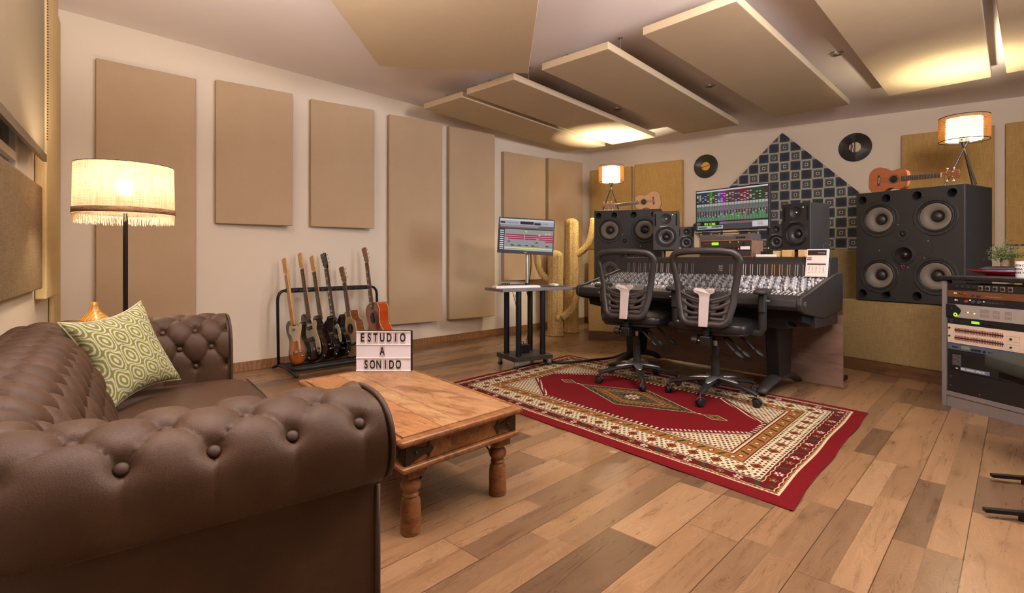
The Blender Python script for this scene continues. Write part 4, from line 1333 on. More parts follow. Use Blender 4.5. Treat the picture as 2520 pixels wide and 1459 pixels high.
# ukuleles, standing on their long edge
def uke(label, p, dirv, mirror, top, side, scale, roll=0.0, diamond=False):
    """dirv: horizontal unit vector from body to head"""
    o = thing('ukulele', label, 'ukulele', p)
    z_ = Vector(dirv).normalized()
    z_ = (z_+Vector((0, 0, roll))).normalized()
    toward = -Vector((p.x, p.y, 0)).normalized()
    y_ = -(toward-z_*toward.dot(z_)).normalized()
    x_ = y_.cross(z_)
    o.rotation_euler = Matrix((x_, y_, z_)).transposed().to_euler()
    guitar(o, 'uke', UKE, top, side, M_mahog, M_rosew, total=0.66, thick=0.062, head='uke', acoustic=True, hole=(0.028, .195), nst=4 if diamond else 6, neck_w=0.036, nfr=16, binding=M_rosew)
    return o
# ------------------------------------------------------------------ large three-way loudspeakers
def driver(parent, name, x, z, r, cone_r, mats, depth=0.05, cap_r=0.04):
    """local front faces -y; flange ring, rubber surround, cone, dust cap as sub-parts"""
    ro = MB().lathe([(cone_r*1.02, -0.002), (cone_r*1.05, 0.006), (r*0.97, 0.007), (r, 0.003), (r, -0.001)], 48, (x, 0, z), RY, False).build(name, mats[0], parent, smooth='auto')
    s = MB().lathe([(cone_r*0.86, -0.004), (cone_r*0.91, 0.004), (cone_r*0.96, 0.005), (cone_r*1.03, -0.003)], 48, (x, 0, z), RY, False).build('surround', mats[2], ro, smooth=True)
    c = MB().lathe([(cap_r*0.9, -depth), (cone_r*0.5, -depth*0.62), (cone_r*0.88, -0.004)], 48, (x, 0, z), RY)
    c.f = c.f[:-2]; c.mi = c.mi[:-2]
    c.build('cone', mats[1], ro, smooth=True, solid=0.0015)
    MB().lathe([(cap_r, -depth*0.92), (cap_r*0.85, -depth*0.92+cap_r*0.28), (cap_r*0.5, -depth*0.92+cap_r*0.48), (0.0001, -depth*0.92+cap_r*0.55)], 32, (x, 0, z), RY).build('dust_cap', mats[3], ro, smooth=True)
    mm = MB()
    for k in range(8):
        a = PI/8+k*PI/4
        mm.cyl((x+r*0.93*math.cos(a), -0.0065, z+r*0.93*math.sin(a)), (x+r*0.93*math.cos(a), -0.010, z+r*0.93*math.sin(a)), 0.004, n=8)
    mm.build('screws', M_black, ro)
    return ro
def big_speaker(label, p, ang, W=0.775, H=0.93, D=0.49):
    o = thing('large_loudspeaker', label, 'loudspeaker', p, ang, 'large black studio loudspeakers')
    cab = MB().bb((0, 0, 0), (W, D, H)).build('cabinet', M_spk, o, bevel=0.006)
    cutm = MB()
    wz = [(0.19, 0.235), (W-0.20, 0.235), (0.19, 0.70), (W-0.20, 0.70)]
    wz = [(W*.235, H*.235), (W*.755, H*.24), (W*.235, H*.745), (W*.755, H*.745)]
    for x, z in wz: cutm.cyl((x, -0.01, z), (x, 0.085, z), 0.120, n=40)
    px_ = [W*.07, W*.31, W*.60, W*.90]
    ports = [(x, H*.935) for x in px_]+[(x, H*.065) for x in px_]
    for x, z in ports: cutm.cyl((x, -0.01, z), (x, 0.12, z), 0.031, n=28)
    mid = (W*.475, H*.42); twt = (W*.465, H*.605)
    cutm.cyl((mid[0], -0.01, mid[1]), (mid[0], 0.05, mid[1]), 0.062, n=32)
    cut(cab, cutm)
    for x, z in wz: driver(o, 'woofer', x, z, 0.152, 0.122, (M_spk, M_cone, M_rubber, M_cap), 0.045, 0.044)
    for x, z in ports:
        MB().lathe([(0.030, -0.06), (0.030, -0.002), (0.033, 0.004), (0.039, 0.003), (0.041, -0.001)], 32, (x, 0, z), RY, False).build('bass_port', M_blackp, o, smooth='auto')
    # octagonal centre plate, tweeter and dome midrange
    cx, cz, a, b = W*.47, H*.50, W*.25, 0.055
    oc = [(-b, -a), (b, -a), (a, -b), (a, b), (b, a), (-b, a), (-a, b), (-a, -b)]
    pl = MB().prism([(x+cx, z+cz) for x, z in oc], -0.0035, 0.0, MXZ).build('centre_plate', M_spk, o, bevel=0.001)
    cut(pl, MB().cyl((mid[0], -0.02, mid[1]), (mid[0], 0.02, mid[1]), 0.061, n=32))
    mm = MB()
    for k in range(8):
        an = k*PI/4+0.2
        mm.cyl((cx+a*0.93*math.cos(an), -0.0035, cz+a*0.93*math.sin(an)), (cx+a*0.93*math.cos(an), -0.006, cz+a*0.93*math.sin(an)), 0.005, n=8)
    mm.build('screws', M_silver, pl)
    tw = MB().lathe([(0.058, 0.0035), (0.056, 0.007), (0.028, 0.0075), (0.018, -0.002), (0.0001, -0.004)], 36, (twt[0], 0, twt[1]), RY).build('tweeter', M_spk, o, smooth='auto')
    MB().ball((twt[0], -0.004, twt[1]), 0.014, 14).build('dome', M_cap, tw, smooth=True)
    md = MB().lathe([(0.030, -0.035), (0.058, -0.006), (0.064, 0.009), (0.082, 0.008), (0.086, 0.0035)], 40, (mid[0], 0, mid[1]), RY, False).build('midrange_horn', M_blackp, o, smooth='auto')
    MB().ball((mid[0], 0.030, mid[1]), 0.036, 20).build('dome', plain('silk_dome', rgb(30, 28, 28), 0.25), md, smooth=True)
    # maker's badge: pink ring mark on black
    bd = MB().bb((cx-0.018, -0.0045, H*.298), (cx+0.018, 0.0, H*.298+0.036)).build('badge', M_hole, o)
    pk = plain('badge_pink', rgb(226, 70, 110), 0.4)
    m = MB().tube([(cx+0.010*math.cos(a_*PI/8-PI/4), -0.0052, H*.298+0.022+0.010*math.sin(a_*PI/8-PI/4)) for a_ in range(14)], 0.0022, 6)
    m.box((cx+0.001, -0.005, H*.298+0.005), (0.022, 0.001, 0.003))
    m.build('badge_mark', pk, bd)
    return o
angR = math.atan2(-0.868, 0.495)
spR = big_speaker('large black four-woofer loudspeaker nearest the camera, under the brown ukulele', (3.036, 4.66, 0.625), angR)
angL = math.atan2(-0.31, 0.95)
SPL = Vector((0.985, 6.33, 0.625))
spL = big_speaker('large black four-woofer loudspeaker farther away, under the pale ukulele', SPL, angL, D=0.46)
def plinth_box(label, p, ang, W, D, mat, seam=True):
    o = thing('speaker_plinth', label, 'speaker stand', p, ang, 'burlap covered plinths carrying the large loudspeakers')
    MB().bb((0, 0, 0.10), (W, D, 0.622)).build('burlap_cover', mat, o, bevel=0.012)
    MB().bb((0.0, 0.0, 0), (W, D, 0.099)).build('wooden_plinth', M_kick, o, bevel=0.002)
    if seam: MB().tube([(W*0.53+0.004*math.sin(k), -0.001, 0.11+0.5*k/10) for k in range(11)], 0.003, 6).build('seam', mat, o)
    return o
bdir = Vector((3.23-2.99, 3.976-4.745, 0)).normalized()
plinth_box('olive burlap plinth with dark wooden foot carrying the near large loudspeaker', (2.985, 4.78, 0), math.atan2(-0.868, 0.495), 1.0, 0.62, M_burlap_olive)
plinth_box('golden burlap plinth with wooden foot carrying the far large loudspeaker, beside the cactus', (0.925, 6.40, 0), angL, 0.95, 0.55, M_burlap, False)

# ------------------------------------------------------------------ wicker table lamps
def table_lamp(label, p, R, zb0, zt0, power):
    """p: point on the surface it stands on"""
    o = thing('table_lamp', label, 'table lamp', p, 0.4, 'tripod table lamps with wicker shades')
    h0, h1 = zb0-p[2], zt0-p[2]
    hx = h0-0.055
    for k in range(3):
        a = 2*PI*k/3
        d = Vector((math.cos(a), math.sin(a), 0))
        top = -d*0.030+Vector((0, 0, h0+0.01))
        MB().cyl(d*0.125, top, 0.0075, n=12).build('leg', plain('brushed_dark_metal', rgb(96, 88, 88), 0.3, 0.8), o, smooth='auto')
    MB().cyl((0, 0, h0-0.012), (0, 0, h0+0.03), 0.034, n=20).build('lamp_holder', M_silver, o, smooth='auto')
    # woven cane: real strands
    sh = MB()
    n = 64; rows = 17
    H = h1-h0
    for k in range(n):
        a = 2*PI*k/n
        sh.cyl((R*math.cos(a), R*math.sin(a), h0), (R*math.cos(a), R*math.sin(a), h1), 0.0022, n=4, caps=False)
    for r in range(1, rows):
        z = h0+H*r/rows
        sh.tube([((R+0.001)*math.cos(2*PI*k/48), (R+0.001)*math.sin(2*PI*k/48), z) for k in range(48)], 0.0030, 4, closed=True, flat=(1.0, 0.6))
    so = sh.build('lamp_shade', shade_cloth('cane_strand', rgb(232, 190, 118), rgb(196, 150, 84), 0, 1), o)
    rim = MB()
    for z in (h0, h1): rim.tube([(R*math.cos(2*PI*k/48), R*math.sin(2*PI*k/48), z) for k in range(48)], 0.0035, 6, closed=True)
    rim.build('shade_rim', M_black, so, smooth=True)
    inner = MB().lathe([(R*0.72, h0+0.004), (R*0.72, h1-0.012)], 40); inner.f = inner.f[:-2]; inner.mi = inner.mi[:-2]
    inner.build('inner_diffuser', shade_cloth('white_diffuser', rgb(255, 248, 232), rgb(250, 240, 220), 0, 1), so, smooth=True)
    hub = MB()
    for k in range(3):
        a = 2*PI*k/3
        hub.cyl((0, 0, h0+0.012), (R*math.cos(a), R*math.sin(a), h0+0.004), 0.002, n=6)
    hub.build('shade_carrier', M_silver, so)
    MB().ball((0, 0, h0+0.085), 0.030, 14).build('bulb', emis('lit_globe', (1.0, 0.84, 0.62, 1), 22), o, smooth=True)
    light('table_lamp_light', 'POINT', (p[0], p[1], p[2]+h0+0.085), power, (1.0, 0.84, 0.58), 0.034)
    return o
ztop = 0.625+0.93
table_lamp('tripod table lamp with round wicker shade on the near large loudspeaker', (3.56, 4.16, ztop), 0.157, 1.915, 2.10, 165)
Lp = P(1504, 0, 6.55)
table_lamp('tripod table lamp with round wicker shade on the far large loudspeaker', (Lp.x, Lp.y, ztop), 0.151, 1.925, 2.125, 410)
# ukuleles
mah = body_mat('mahogany_top', rgb(150, 82, 46), rgb(168, 98, 56), coat=0.3, rough=0.35, burst=False)
mah2 = body_mat('mahogany_side', rgb(168, 92, 60), rgb(184, 108, 72), coat=0.3, rough=0.35, burst=False)
ced = body_mat('cedar_top', rgb(196, 140, 84), rgb(206, 152, 94), coat=0.3, rough=0.4, burst=False)
dR = Vector((0.495, -0.868, 0))
pu = Vector((3.036, 4.66, 0))+dR*0.045+Vector((0.868, 0.495, 0))*0.12
uke('brown mahogany ukulele lying on edge on the near large loudspeaker, head to the right', Vector((pu.x, pu.y, ztop+0.113)), dR, False, mah, mah2, 1, roll=-0.03, diamond=True)
dL = -Vector((0.95, -0.31, 0))
pl_ = SPL+Vector((0.95, -0.31, 0))*0.765+Vector((0.31, 0.95, 0))*0.10
uke('pale cedar ukulele lying on edge on the far large loudspeaker, head to the left', Vector((pl_.x, pl_.y, ztop+0.113)), dL, True, ced, mah2, 1, roll=-0.09)

# ------------------------------------------------------------------ nearfield monitors
def small_speaker(name, label, p, ang, W, H, D, wr, group):
    o = thing(name, label, 'loudspeaker', p, ang, group)
    cab = MB().bb((0, 0, 0), (W, D, H)).build('cabinet', M_darkg, o, bevel=0.004)
    zw, ztw = H*0.34, H*0.80
    cut(cab, MB().cyl((W/2, -0.01, zw), (W/2, 0.06, zw), wr*0.97, n=36).cyl((W/2, -0.01, ztw), (W/2, 0.03, ztw), W*0.20, n=32))
    dk_ = plain('nearfield_cone', rgb(58, 56, 58), 0.35)
    driver(o, 'woofer', W/2, zw, wr*1.12, wr, (M_blackp, dk_, M_rubber, M_cap), 0.035*W/0.25, wr*0.32)
    tw = MB().lathe([(0.012, -0.016), (W*0.13, -0.010), (W*0.205, 0.0012)], 32, (W/2, 0, ztw), RY, False).build('tweeter_waveguide', M_darkg, o, smooth=True)
    MB().ball((W/2, 0.010, ztw), W*0.05, 12).build('dome', M_silver, tw, smooth=True)
    for x in (W*0.09, W*0.91):
        MB().bb((x-W*0.028, -0.002, H*0.62), (x+W*0.028, 0.0, H*0.93)).build('vent_slot', M_hole, o)
    text_mb('GENELEC', W*0.07, 0.0006, 0.0003, M=at(W*0.42, -0.0012, H*0.605) @ TXZ).build('lettering', M_silver, o)
    MB().ball((W*(0.76 if W > .2 else 0.1), -0.001, H*(0.905 if W > .2 else 0.12)), 0.0035, 8).build('power_light', emis('green_light', (0.35, 1.0, 0.15, 1), 5), o)
    return o
def cpoint(px, Y): v = P(px, HY, Y); return v.x, v.y
xL, yL = cpoint(1607, 5.37)
thL = -0.33
small_speaker('studio_monitor', 'medium dark grey studio monitor left of the screen, in front of the far large loudspeaker', (xL, yL, 1.068), thL, 0.25, 0.393, 0.28, 0.092, 'medium studio monitors')
xR, yR = cpoint(1924.5, 4.62)
thR = math.atan2(-0.868, 0.495)
small_speaker('studio_monitor', 'medium dark studio monitor right of the screen, in front of the patterned textile', (xR, yR, 1.058), thR, 0.25, 0.40, 0.285, 0.092, 'medium studio monitors')
xl, yl = cpoint(1669.5, 5.30)
small_speaker('compact_monitor', 'small studio monitor touching the left edge of the mixing screen', (xl, yl, 1.060), -0.33, 0.150, 0.240, 0.17, 0.056, 'small studio monitors')
xr, yr = cpoint(1886.5, 4.72)
small_speaker('compact_monitor', 'small studio monitor between the screen and the medium right monitor', (xr, yr, 1.050), math.atan2(-0.62, 0.78), 0.150, 0.240, 0.17, 0.056, 'small studio monitors')

# ------------------------------------------------------------------ mixing console
CE, CD = Vector((0.66, -0.751, 0)).normalized(), Vector((0.751, 0.66, 0)).normalized()
con = thing('mixing_console', 'wide dark mixing console covered in grey knobs and faders, on curved legs', 'mixing console', (0.598, 4.92, 0), math.atan2(CE.y, CE.x))
CL, DP = 1.96, 0.80
M_con = plain('console_grey', rgb(42, 39, 38), 0.42, bump=0.08, bscale=300)
M_con2 = plain('console_face', rgb(62, 60, 63), 0.45, bump=0.05)
M_edge = plain('armrest_vinyl', rgb(40, 38, 39), 0.5, bump=0.15, bscale=300)
def prof_x(m, prof, x0, x1):
    """extrude a (y, z) profile along local x"""
    n = len(prof)
    m.add([(x0, y, z) for y, z in prof]+[(x1, y, z) for y, z in prof], [tuple(range(n)), tuple(range(n, 2*n))[::-1]]+[(i, n+i, n+(i+1) % n, (i+1) % n) for i in range(n)])
    return m
zf, zr = 0.735, 0.835
def zs(y): return zf+(zr-zf)*max(0, (y-0.10))/(0.60-0.10)
prof_x(MB(), [(0.09, 0.655), (0.09, zf-0.004), (0.60, zr-0.004), (0.78, zr+0.0), (0.78, 0.60), (0.45, 0.60)], 0.03, CL-0.03).build('frame', M_con, con, bevel=0.004)
prof_x(MB(), [(-0.005, 0.668), (0.0, 0.712), (0.012, 0.722), (0.10, zf+0.004), (0.10, 0.655), (0.02, 0.640)], 0.02, CL-0.03).build('armrest', M_edge, con, bevel=0.006, seg=3)
for x0 in (0.0, CL-0.035):
    prof_x(MB(), [(-0.012, 0.68), (-0.002, 0.728), (0.03, 0.742), (0.10, 0.752), (0.62, 0.872), (0.76, 0.885), (0.80, 0.872), (0.805, 0.78), (0.80, 0.66), (0.775, 0.60), (0.40, 0.565), (0.06, 0.622), (0.0, 0.645)], x0, x0+0.035).build('end_cheek', M_con, con, bevel=0.008, seg=3)
m = MB()
for dx, dz in ((0, 0), (0.012, 0.008), (-0.012, 0.008), (0.006, -0.014), (-0.008, -0.012), (0.02, -0.006), (-0.016, -0.002)):
    m.cyl((CL, 0.05+dx, 0.69+dz), (CL+0.003, 0.05+dx, 0.69+dz), 0.003, n=8)
m.build('cheek_rivets', M_silver, con)
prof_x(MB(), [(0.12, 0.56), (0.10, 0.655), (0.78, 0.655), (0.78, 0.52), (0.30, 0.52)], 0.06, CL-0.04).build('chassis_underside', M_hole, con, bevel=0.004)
prof_x(MB(), [(0.28, 0.60), (0.28, 0.505), (0.72, 0.505), (0.72, 0.60)], CL-0.25, CL-0.012).build('side_tray', M_con, con, bevel=0.004)
# meter bridge
prof_x(MB(), [(0.615, 0.835), (0.625, 0.955), (0.655, 0.995), (0.80, 0.998), (0.80, 0.80), (0.615, 0.80)], 0.035, CL-0.035).build('meter_bridge', M_con, con, bevel=0.004)
mm_ = plain('meter_white', rgb(182, 176, 172), 0.4); mor = plain('meter_orange', rgb(200, 150, 96), 0.4)
Rm = math.atan2(0.01, 0.12)
bays = [0.13+0.0625*i for i in range(12)]+[1.17+0.0575*i for i in range(13)]
for i, x in enumerate(bays):
    ms = MB()
    ms.box((x, 0.6185, 0.898), (0.0035, 0.003, 0.085), rx=-Rm); ms.box((x+0.019, 0.6185, 0.898), (0.0035, 0.003, 0.085), rx=-Rm)
    ms.build('level_meter', mor if i in (18, 19, 20) else mm_, con)
text_mb('Solid\nState\nLogic', 0.017, 0.0006, 0.0003, M=at(1.09, 0.6175, 0.905) @ Matrix.Rotation(PI/2-Rm, 4, 'X')).build('lettering', M_white, con)
m = MB()
for i in range(30): m.cyl((0.07+i*0.0628, 0.70, 0.9975), (0.07+i*0.0628, 0.70, 1.0005), 0.004, n=8)
m.build('bridge_screws', M_silver, con)
# strip panel
tilt = math.atan2(zr-zf, 0.5)
pan = MB().add([(0.04, 0.105, zs(.105)-.003), (CL-0.04, 0.105, zs(.105)-.003), (CL-0.04, 0.60, zs(.60)-.003), (0.04, 0.60, zs(.60)-.003),
                (0.04, 0.105, zs(.105)+.001), (CL-0.04, 0.105, zs(.105)+.001), (CL-0.04, 0.60, zs(.60)+.001), (0.04, 0.60, zs(.60)+.001)],
               [(0, 3, 2, 1), (4, 5, 6, 7), (0, 1, 5, 4), (1, 2, 6, 5), (2, 3, 7, 6), (3, 0, 4, 7)])
pano = pan.build('control_surface', M_con2, con)
m = MB()
for i in range(33): m.box((0.06+i*0.0575, 0.352, zs(.352)+.0012), (0.0012, 0.49, 0.0012), rx=tilt)
m.build('strip_divisions', M_hole, pano)
# knobs: shared meshes; the nearest hundred are parts of their own, the rest one mass
kprof = [(0.0088, 0.0), (0.0085, 0.004), (0.0070, 0.005), (0.0066, 0.018), (0.0055, 0.0195), (0.0001, 0.0196)]
M_kn = [plain('knob_grey', rgb(178, 176, 180), 0.4), plain('knob_dark', rgb(84, 82, 86), 0.4), plain('knob_white', rgb(220, 218, 220), 0.4), plain('knob_blue_grey', rgb(146, 152, 164), 0.4)]
rows = [(0.135+0.0285*k) for k in range(17)]
spots = []
cols = [0.066+0.0287*i for i in range(65)]
rk_ = random.Random(5)
for ci, x in enumerate(cols):
    if 0.88 < x < 1.10 and True: pass
    for ri, y in enumerate(rows):
        if ri < 4: continue
        spots.append((x, y, (ci*3+ri*2+(ri//3)) % 4 if rk_.random() < 0.8 else rk_.randrange(4), ri))
def wpos(x, y): q = Vector(con.location)+CE*x+CD*y; return q
spots.sort(key=lambda s: (wpos(s[0], s[1]).length))
protoK = [MB().lathe(kprof, 12).mesh('knob') for _ in range(4)]
for me, mt in zip(protoK, M_kn):
    me.materials.append(mt); me.polygons.foreach_set('use_smooth', [True]*len(me.polygons)); me.set_sharp_from_angle(angle=0.6)
for x, y, c, ri in spots[:100]:
    o = bpy.data.objects.new('knob', protoK[c]); C.objects.link(o); o.parent = con
    o.location = (x, y, zs(y)+.001); o.rotation_euler = (tilt, 0, 0)
Rt = Matrix.Rotation(tilt, 3, 'X')
mass = MB()
for x, y, c, ri in spots[100:]:
    mass.cur = c
    mass.lathe([(0.0085, 0.0), (0.0068, 0.005), (0.0064, 0.0185), (0.0001, 0.0196)], 8, (x, y, zs(y)+.001), Rt)
mo = mass.build('knob_field', M_kn, con, smooth='auto', fixn=False); mo['kind'] = 'stuff'
# faders and buttons in the front rows
for i in range(32):
    x = 0.078+0.0575*i
    if x > CL-0.06: break
    y = 0.135+0.05*rk_.random()
    m = MB().box((0, 0, 0.009), (0.012, 0.022, 0.012)); m.box((0, 0, 0.0155), (0.012, 0.003, 0.002))
    fo_ = m.build('fader_cap', M_kn[2] if i % 3 else M_kn[0], con, bevel=0.002); fo_.location = (x, y, zs(y)+.001); fo_.rotation_euler = (tilt, 0, 0)
m = MB(); mb2 = MB()
for i in range(64):
    x = 0.066+0.02875*i
    if i % 2 == 0: m.box((x+0.012, 0.17, zs(.17)+.0013), (0.003, 0.10, 0.001), rx=tilt)
    for k in range(4):
        mb2.box((x+0.017, 0.118+0.028*k, zs(.118+.028*k)+.004), (0.008, 0.008, 0.006), rx=tilt)
m.build('fader_slots', M_hole, con)
bo = mb2.build('button_field', M_kn[2], con); bo['kind'] = 'stuff'
# legs
for lx in (0.33, 1.60):
    lg = prof_x(MB(), [(0.31, 0.525), (0.27, 0.52), (0.325, 0.10), (0.50, 0.10), (0.56, 0.52)], lx, lx+0.10).build('leg', M_black, con, bevel=0.012)
    ft = []
    for k in range(15):
        f = k/14; y = 0.10+0.66*f
        ft.append((lx+0.05, y, 0.030+0.085*math.sin(PI*min(1, max(0, f)))**0.8))
    MB().tube(ft, [0.028+0.012*math.sin(PI*k/14) for k in range(15)], 12, flat=(0.75, 1.35)).build('curved_foot', M_darkg, lg, smooth=True)
    prof_x(MB(), [(0.14, 0.50), (0.12, 0.565), (0.74, 0.565), (0.74, 0.50)], lx-0.14, lx+0.22).build('leg_bracket', M_black, lg, bevel=0.006)
M_modesty = wood('modesty_laminate', rgb(128, 104, 92), rgb(100, 78, 66), 0.8, 0.3, 'X', 0.1, 0.25, stretch=8)
MB().bb((0.12, 0.795, 0.015), (CL+0.0, 0.812, 0.56)).build('modesty_panel', M_modesty, con, bevel=0.002, label='brown wood-effect board between the legs')
m = MB()
for x in (0.6, 1.1): m.bb((x, 0.30, 0.535), (x+0.07, 0.32, 0.575))
m.build('underside_label', M_silver, con)

# stands for the monitors behind the console
def post(label, x, y, z, ang):
    o = thing('monitor_stand', label, 'speaker stand', (x, y, 0), ang, 'floor stands behind the console')
    MB().bb((-0.13, -0.12, 0), (0.13, 0.14, 0.02)).build('base_plate', M_black, o, bevel=0.004)
    MB().bb((-0.03, -0.015, 0.02), (0.03, 0.045, z-0.012)).build('column', M_black, o, bevel=0.004)
    MB().bb((-0.13, -0.11, z-0.012), (0.13, 0.15, z-0.001)).build('top_plate', M_black, o, bevel=0.003)
def off(x, y, ang, a, b):
    return x+math.cos(ang)*a-math.sin(ang)*b, y+math.sin(ang)*a+math.cos(ang)*b
a_, b_ = off(xL, yL, thL, 0.125, 0.13); post('black floor stand under the left medium studio monitor', a_, b_, 1.068, thL)
a_, b_ = off(xR, yR, thR, 0.125, 0.14); post('black floor stand under the right medium studio monitor, behind the console', a_, b_, 1.058, thR)
# plywood blocks that carry the small right monitor and flank the stand
def block(label, px0, px1, py, d, z0, z1, dep=0.06):
    # along the console bridge at depth d
    def tof(px):
        k = (px-HX)/F_PX
        bx, by = Vector(con.location).x+CD.x*d, Vector(con.location).y+CD.y*d
        return (bx-k*by)/(k*CE.y-CE.x)
    t0, t1 = tof(px0), tof(px1)
    q = Vector(con.location)+CE*t0+CD*d
    o = thing('wood_block', label, 'wooden block', (q.x, q.y, z0), math.atan2(CE.y, CE.x), 'plywood blocks on the meter bridge')
    MB().bb((0, 0, 0), (t1-t0, dep, z1-z0)).build('block', M_burl_ply, o, bevel=0.002)
block('plywood block under the small right monitor', 1902, 1918, 0, 0.70, 1.0, 1.049)
block('widest plywood block, under the left half of the right medium monitor', 1924, 1948, 0, 0.70, 1.0, 1.055)
block('plywood block under the right half of the right medium monitor, nearest the white remote', 1964, 1980, 0, 0.70, 1.0, 1.055)
block('plywood block under the left monitors, beside the far large loudspeaker', 1638, 1662, 0, 0.76, 1.0, 1.056, 0.05)

# ------------------------------------------------------------------ main screen and the rack gear below it
def mixer_dye(u, v):
    out = np.zeros(u.shape+(3,)); out[:] = (58, 60, 64)
    n = 25
    k = np.clip((u*n).astype(int), 0, n-1); f = u*n-k
    pal = np.array([(44, 58, 34), (44, 58, 34), (38, 52, 78), (38, 52, 78), (84, 52, 44), (0, 150, 50), (84, 56, 44), (84, 56, 44), (36, 100, 130), (134, 36, 136), (134, 36, 136),
                    (78, 62, 40), (50, 66, 36), (120, 34, 42), (40, 62, 84), (110, 32, 42), (110, 32, 42), (110, 32, 42), (110, 32, 42), (44, 66, 36), (44, 66, 36), (44, 66, 36), (44, 66, 36), (44, 66, 36), (92, 24, 40)], float)
    rng = np.random.RandomState(4)
    top = v > 0.66
    out[top] = pal[k[top]]
    for r in range(7):
        on = rng.rand(n) < 0.45
        z = 0.70+0.032*r
        mk = top & (np.abs(v-z) < 0.008) & on[k] & (f > 0.15) & (f < 0.85)
        out[mk] = (200, 195, 195)
    mk = (v > 0.52) & (v <= 0.66); out[mk] = pal[k[mk]]*0.25+np.array([105, 105, 105])
    mk = (v > 0.60) & (v < 0.66) & (f > 0.1) & (f < 0.9); out[mk] = (176, 176, 178)
    mk = (v > 0.50) & (v < 0.60) & ((np.sin(u*n*2*PI*2)*np.sin(v*300)) > 0.1); out[mk] = (72, 92, 68)
    mk = (v > 0.20) & (v <= 0.52); out[mk] = pal[k[mk]]*0.25+np.array([96, 94, 98])
    mk = (v > 0.24) & (v < 0.47) & (f > 0.45) & (f < 0.82); out[mk] = (52, 26, 20)
    lev = rng.uniform(0.28, 0.42, n)
    mk = (v > 0.24) & (v < lev[k]) & (f > 0.45) & (f < 0.82); out[mk] = (34, 170, 60)
    fp = rng.uniform(0.3, 0.44, n)
    mk = (np.abs(v-fp[k]) < 0.012) & (f > 0.12) & (f < 0.4); out[mk] = (210, 208, 205)
    mk = (v > 0.185) & (v <= 0.215); out[mk] = (20, 34, 24)
    mk = (v > 0.135) & (v <= 0.185); out[mk] = pal[k[mk]]*0.5+np.array([84, 78, 80])
    out[(f < 0.06) & (v > 0.13)] = (36, 36, 38)
    mk = v <= 0.135; out[mk] = (70, 68, 72)
    mk = (v > 0.965); out[mk] = (206, 204, 212)
    mk = (u > 0.06) & (u < 0.35) & (v > 0.10) & (v < 0.185); out[mk] = (14, 34, 10)
    mk = (u > 0.02) & (u < 0.40) & (v > 0.015) & (v < 0.10); out[mk] = (176, 178, 186)
    mk = (u > 0.03) & (u < 0.16) & (v > 0.035) & (v < 0.065); out[mk] = (40, 70, 30)
    mk = (u > 0.23) & (u < 0.38) & (v > 0.045) & (v < 0.085) & (np.sin(u*400) > -0.6); out[mk] = (26, 44, 30)
    mk = (u > 0.80) & (v > 0.03) & (v < 0.165); out[mk] = (206, 204, 208)
    mk = (u > 0.87) & (u < 0.94) & (v > 0.05) & (v < 0.14) & (np.sin(v*260) > 0); out[mk] = (190, 140, 60)
    return out
def screen(name, label, pA, pB, z0, z1, roll, dye, bez, bb_, case, thick=0.035, emit=0.85, group=None):
    d = pB-pA; W = d.length; H = z1-z0
    o = thing(name, label, 'computer monitor', (pA.x, pA.y, z0), 0, group)
    o.rotation_euler = (Matrix.Rotation(math.atan2(d.y, d.x), 4, 'Z') @ Matrix.Rotation(roll, 4, 'Y')).to_euler()
    MB().bb((0, 0, 0), (W, thick, H)).build('housing', case, o, bevel=0.004)
    pts = [(bez, -0.0012, bb_), (W-bez, -0.0012, bb_), (W-bez, -0.0012, H-bez), (bez, -0.0012, H-bez)]
    dyed('screen', dye, pts, 420, 250, attr_mat(name+'_picture', 0.25, emit=emit), o)
    return o, W, H
pA, pB = P(1712, HY, 5.02), P(1893, HY, 4.42); pA.z = pB.z = 0
zA1, zA0 = 1+(HY-471)/F_PX*5.02, 1+(HY-570)/F_PX*5.02
scr, W, H = screen('mixing_screen', 'wide computer monitor above the console showing a coloured mixer with green meters', pA, pB, zA0, zA1, 0, mixer_dye, 0.010, 0.012, M_blackp, emit=0.75)
text_mb('81| 1| 262', 0.030, 0.0004, 0.0004, 0.95, M=at(W*0.215, -0.0018, H*0.165) @ TXZ).build('counter_digits', emis('counter_green', (0.45, 0.95, 0.05, 1), 1.2), scr)
MB().bb((W*0.40, 0.0, -0.045), (W*0.58, 0.03, 0.0)).build('stand_neck', M_burl_ply, scr, label='wooden block holding the screen')
MB().bb((W*0.05, -0.01, -0.022), (W*0.85, 0.028, -0.0155)).build('sound_bar', M_black, scr, bevel=0.002)
def con_at(px, d):
    k = (px-HX)/F_PX
    bx, by = Vector(con.location).x+CD.x*d, Vector(con.location).y+CD.y*d
    t = (bx-k*by)/(k*CE.y-CE.x)
    q = Vector(con.location)+CE*t+CD*d
    return q, t
cang = math.atan2(CE.y, CE.x)
q, t0 = con_at(1721, 0.70); q1, t1 = con_at(1852, 0.70)
RW = t1-t0
cs = thing('rack_case', 'wood-veneered rack case standing on the meter bridge under the screen', 'rack case', (q.x, q.y, 0.9985), cang)
ven = wood('veneer_brown', rgb(150, 116, 96), rgb(118, 88, 70), 1, 0.4, 'X', 0.1)
CHH = 0.150
m = MB(); m.bb((0, 0, 0), (0.012, 0.20, CHH)); m.bb((RW-0.012, 0, 0), (RW, 0.20, CHH)); m.bb((0, 0, CHH-0.012), (RW, 0.20, CHH)); m.bb((0, 0.0, 0), (RW, 0.20, 0.006))
m.build('case_shell', ven, cs, bevel=0.0015)
MB().bb((0.012, 0.185, 0.006), (RW-0.012, 0.198, CHH-0.012)).build('back_board', ven, cs)
M_fp = plain('faceplate_dark', rgb(58, 48, 46), 0.4, bump=0.05)
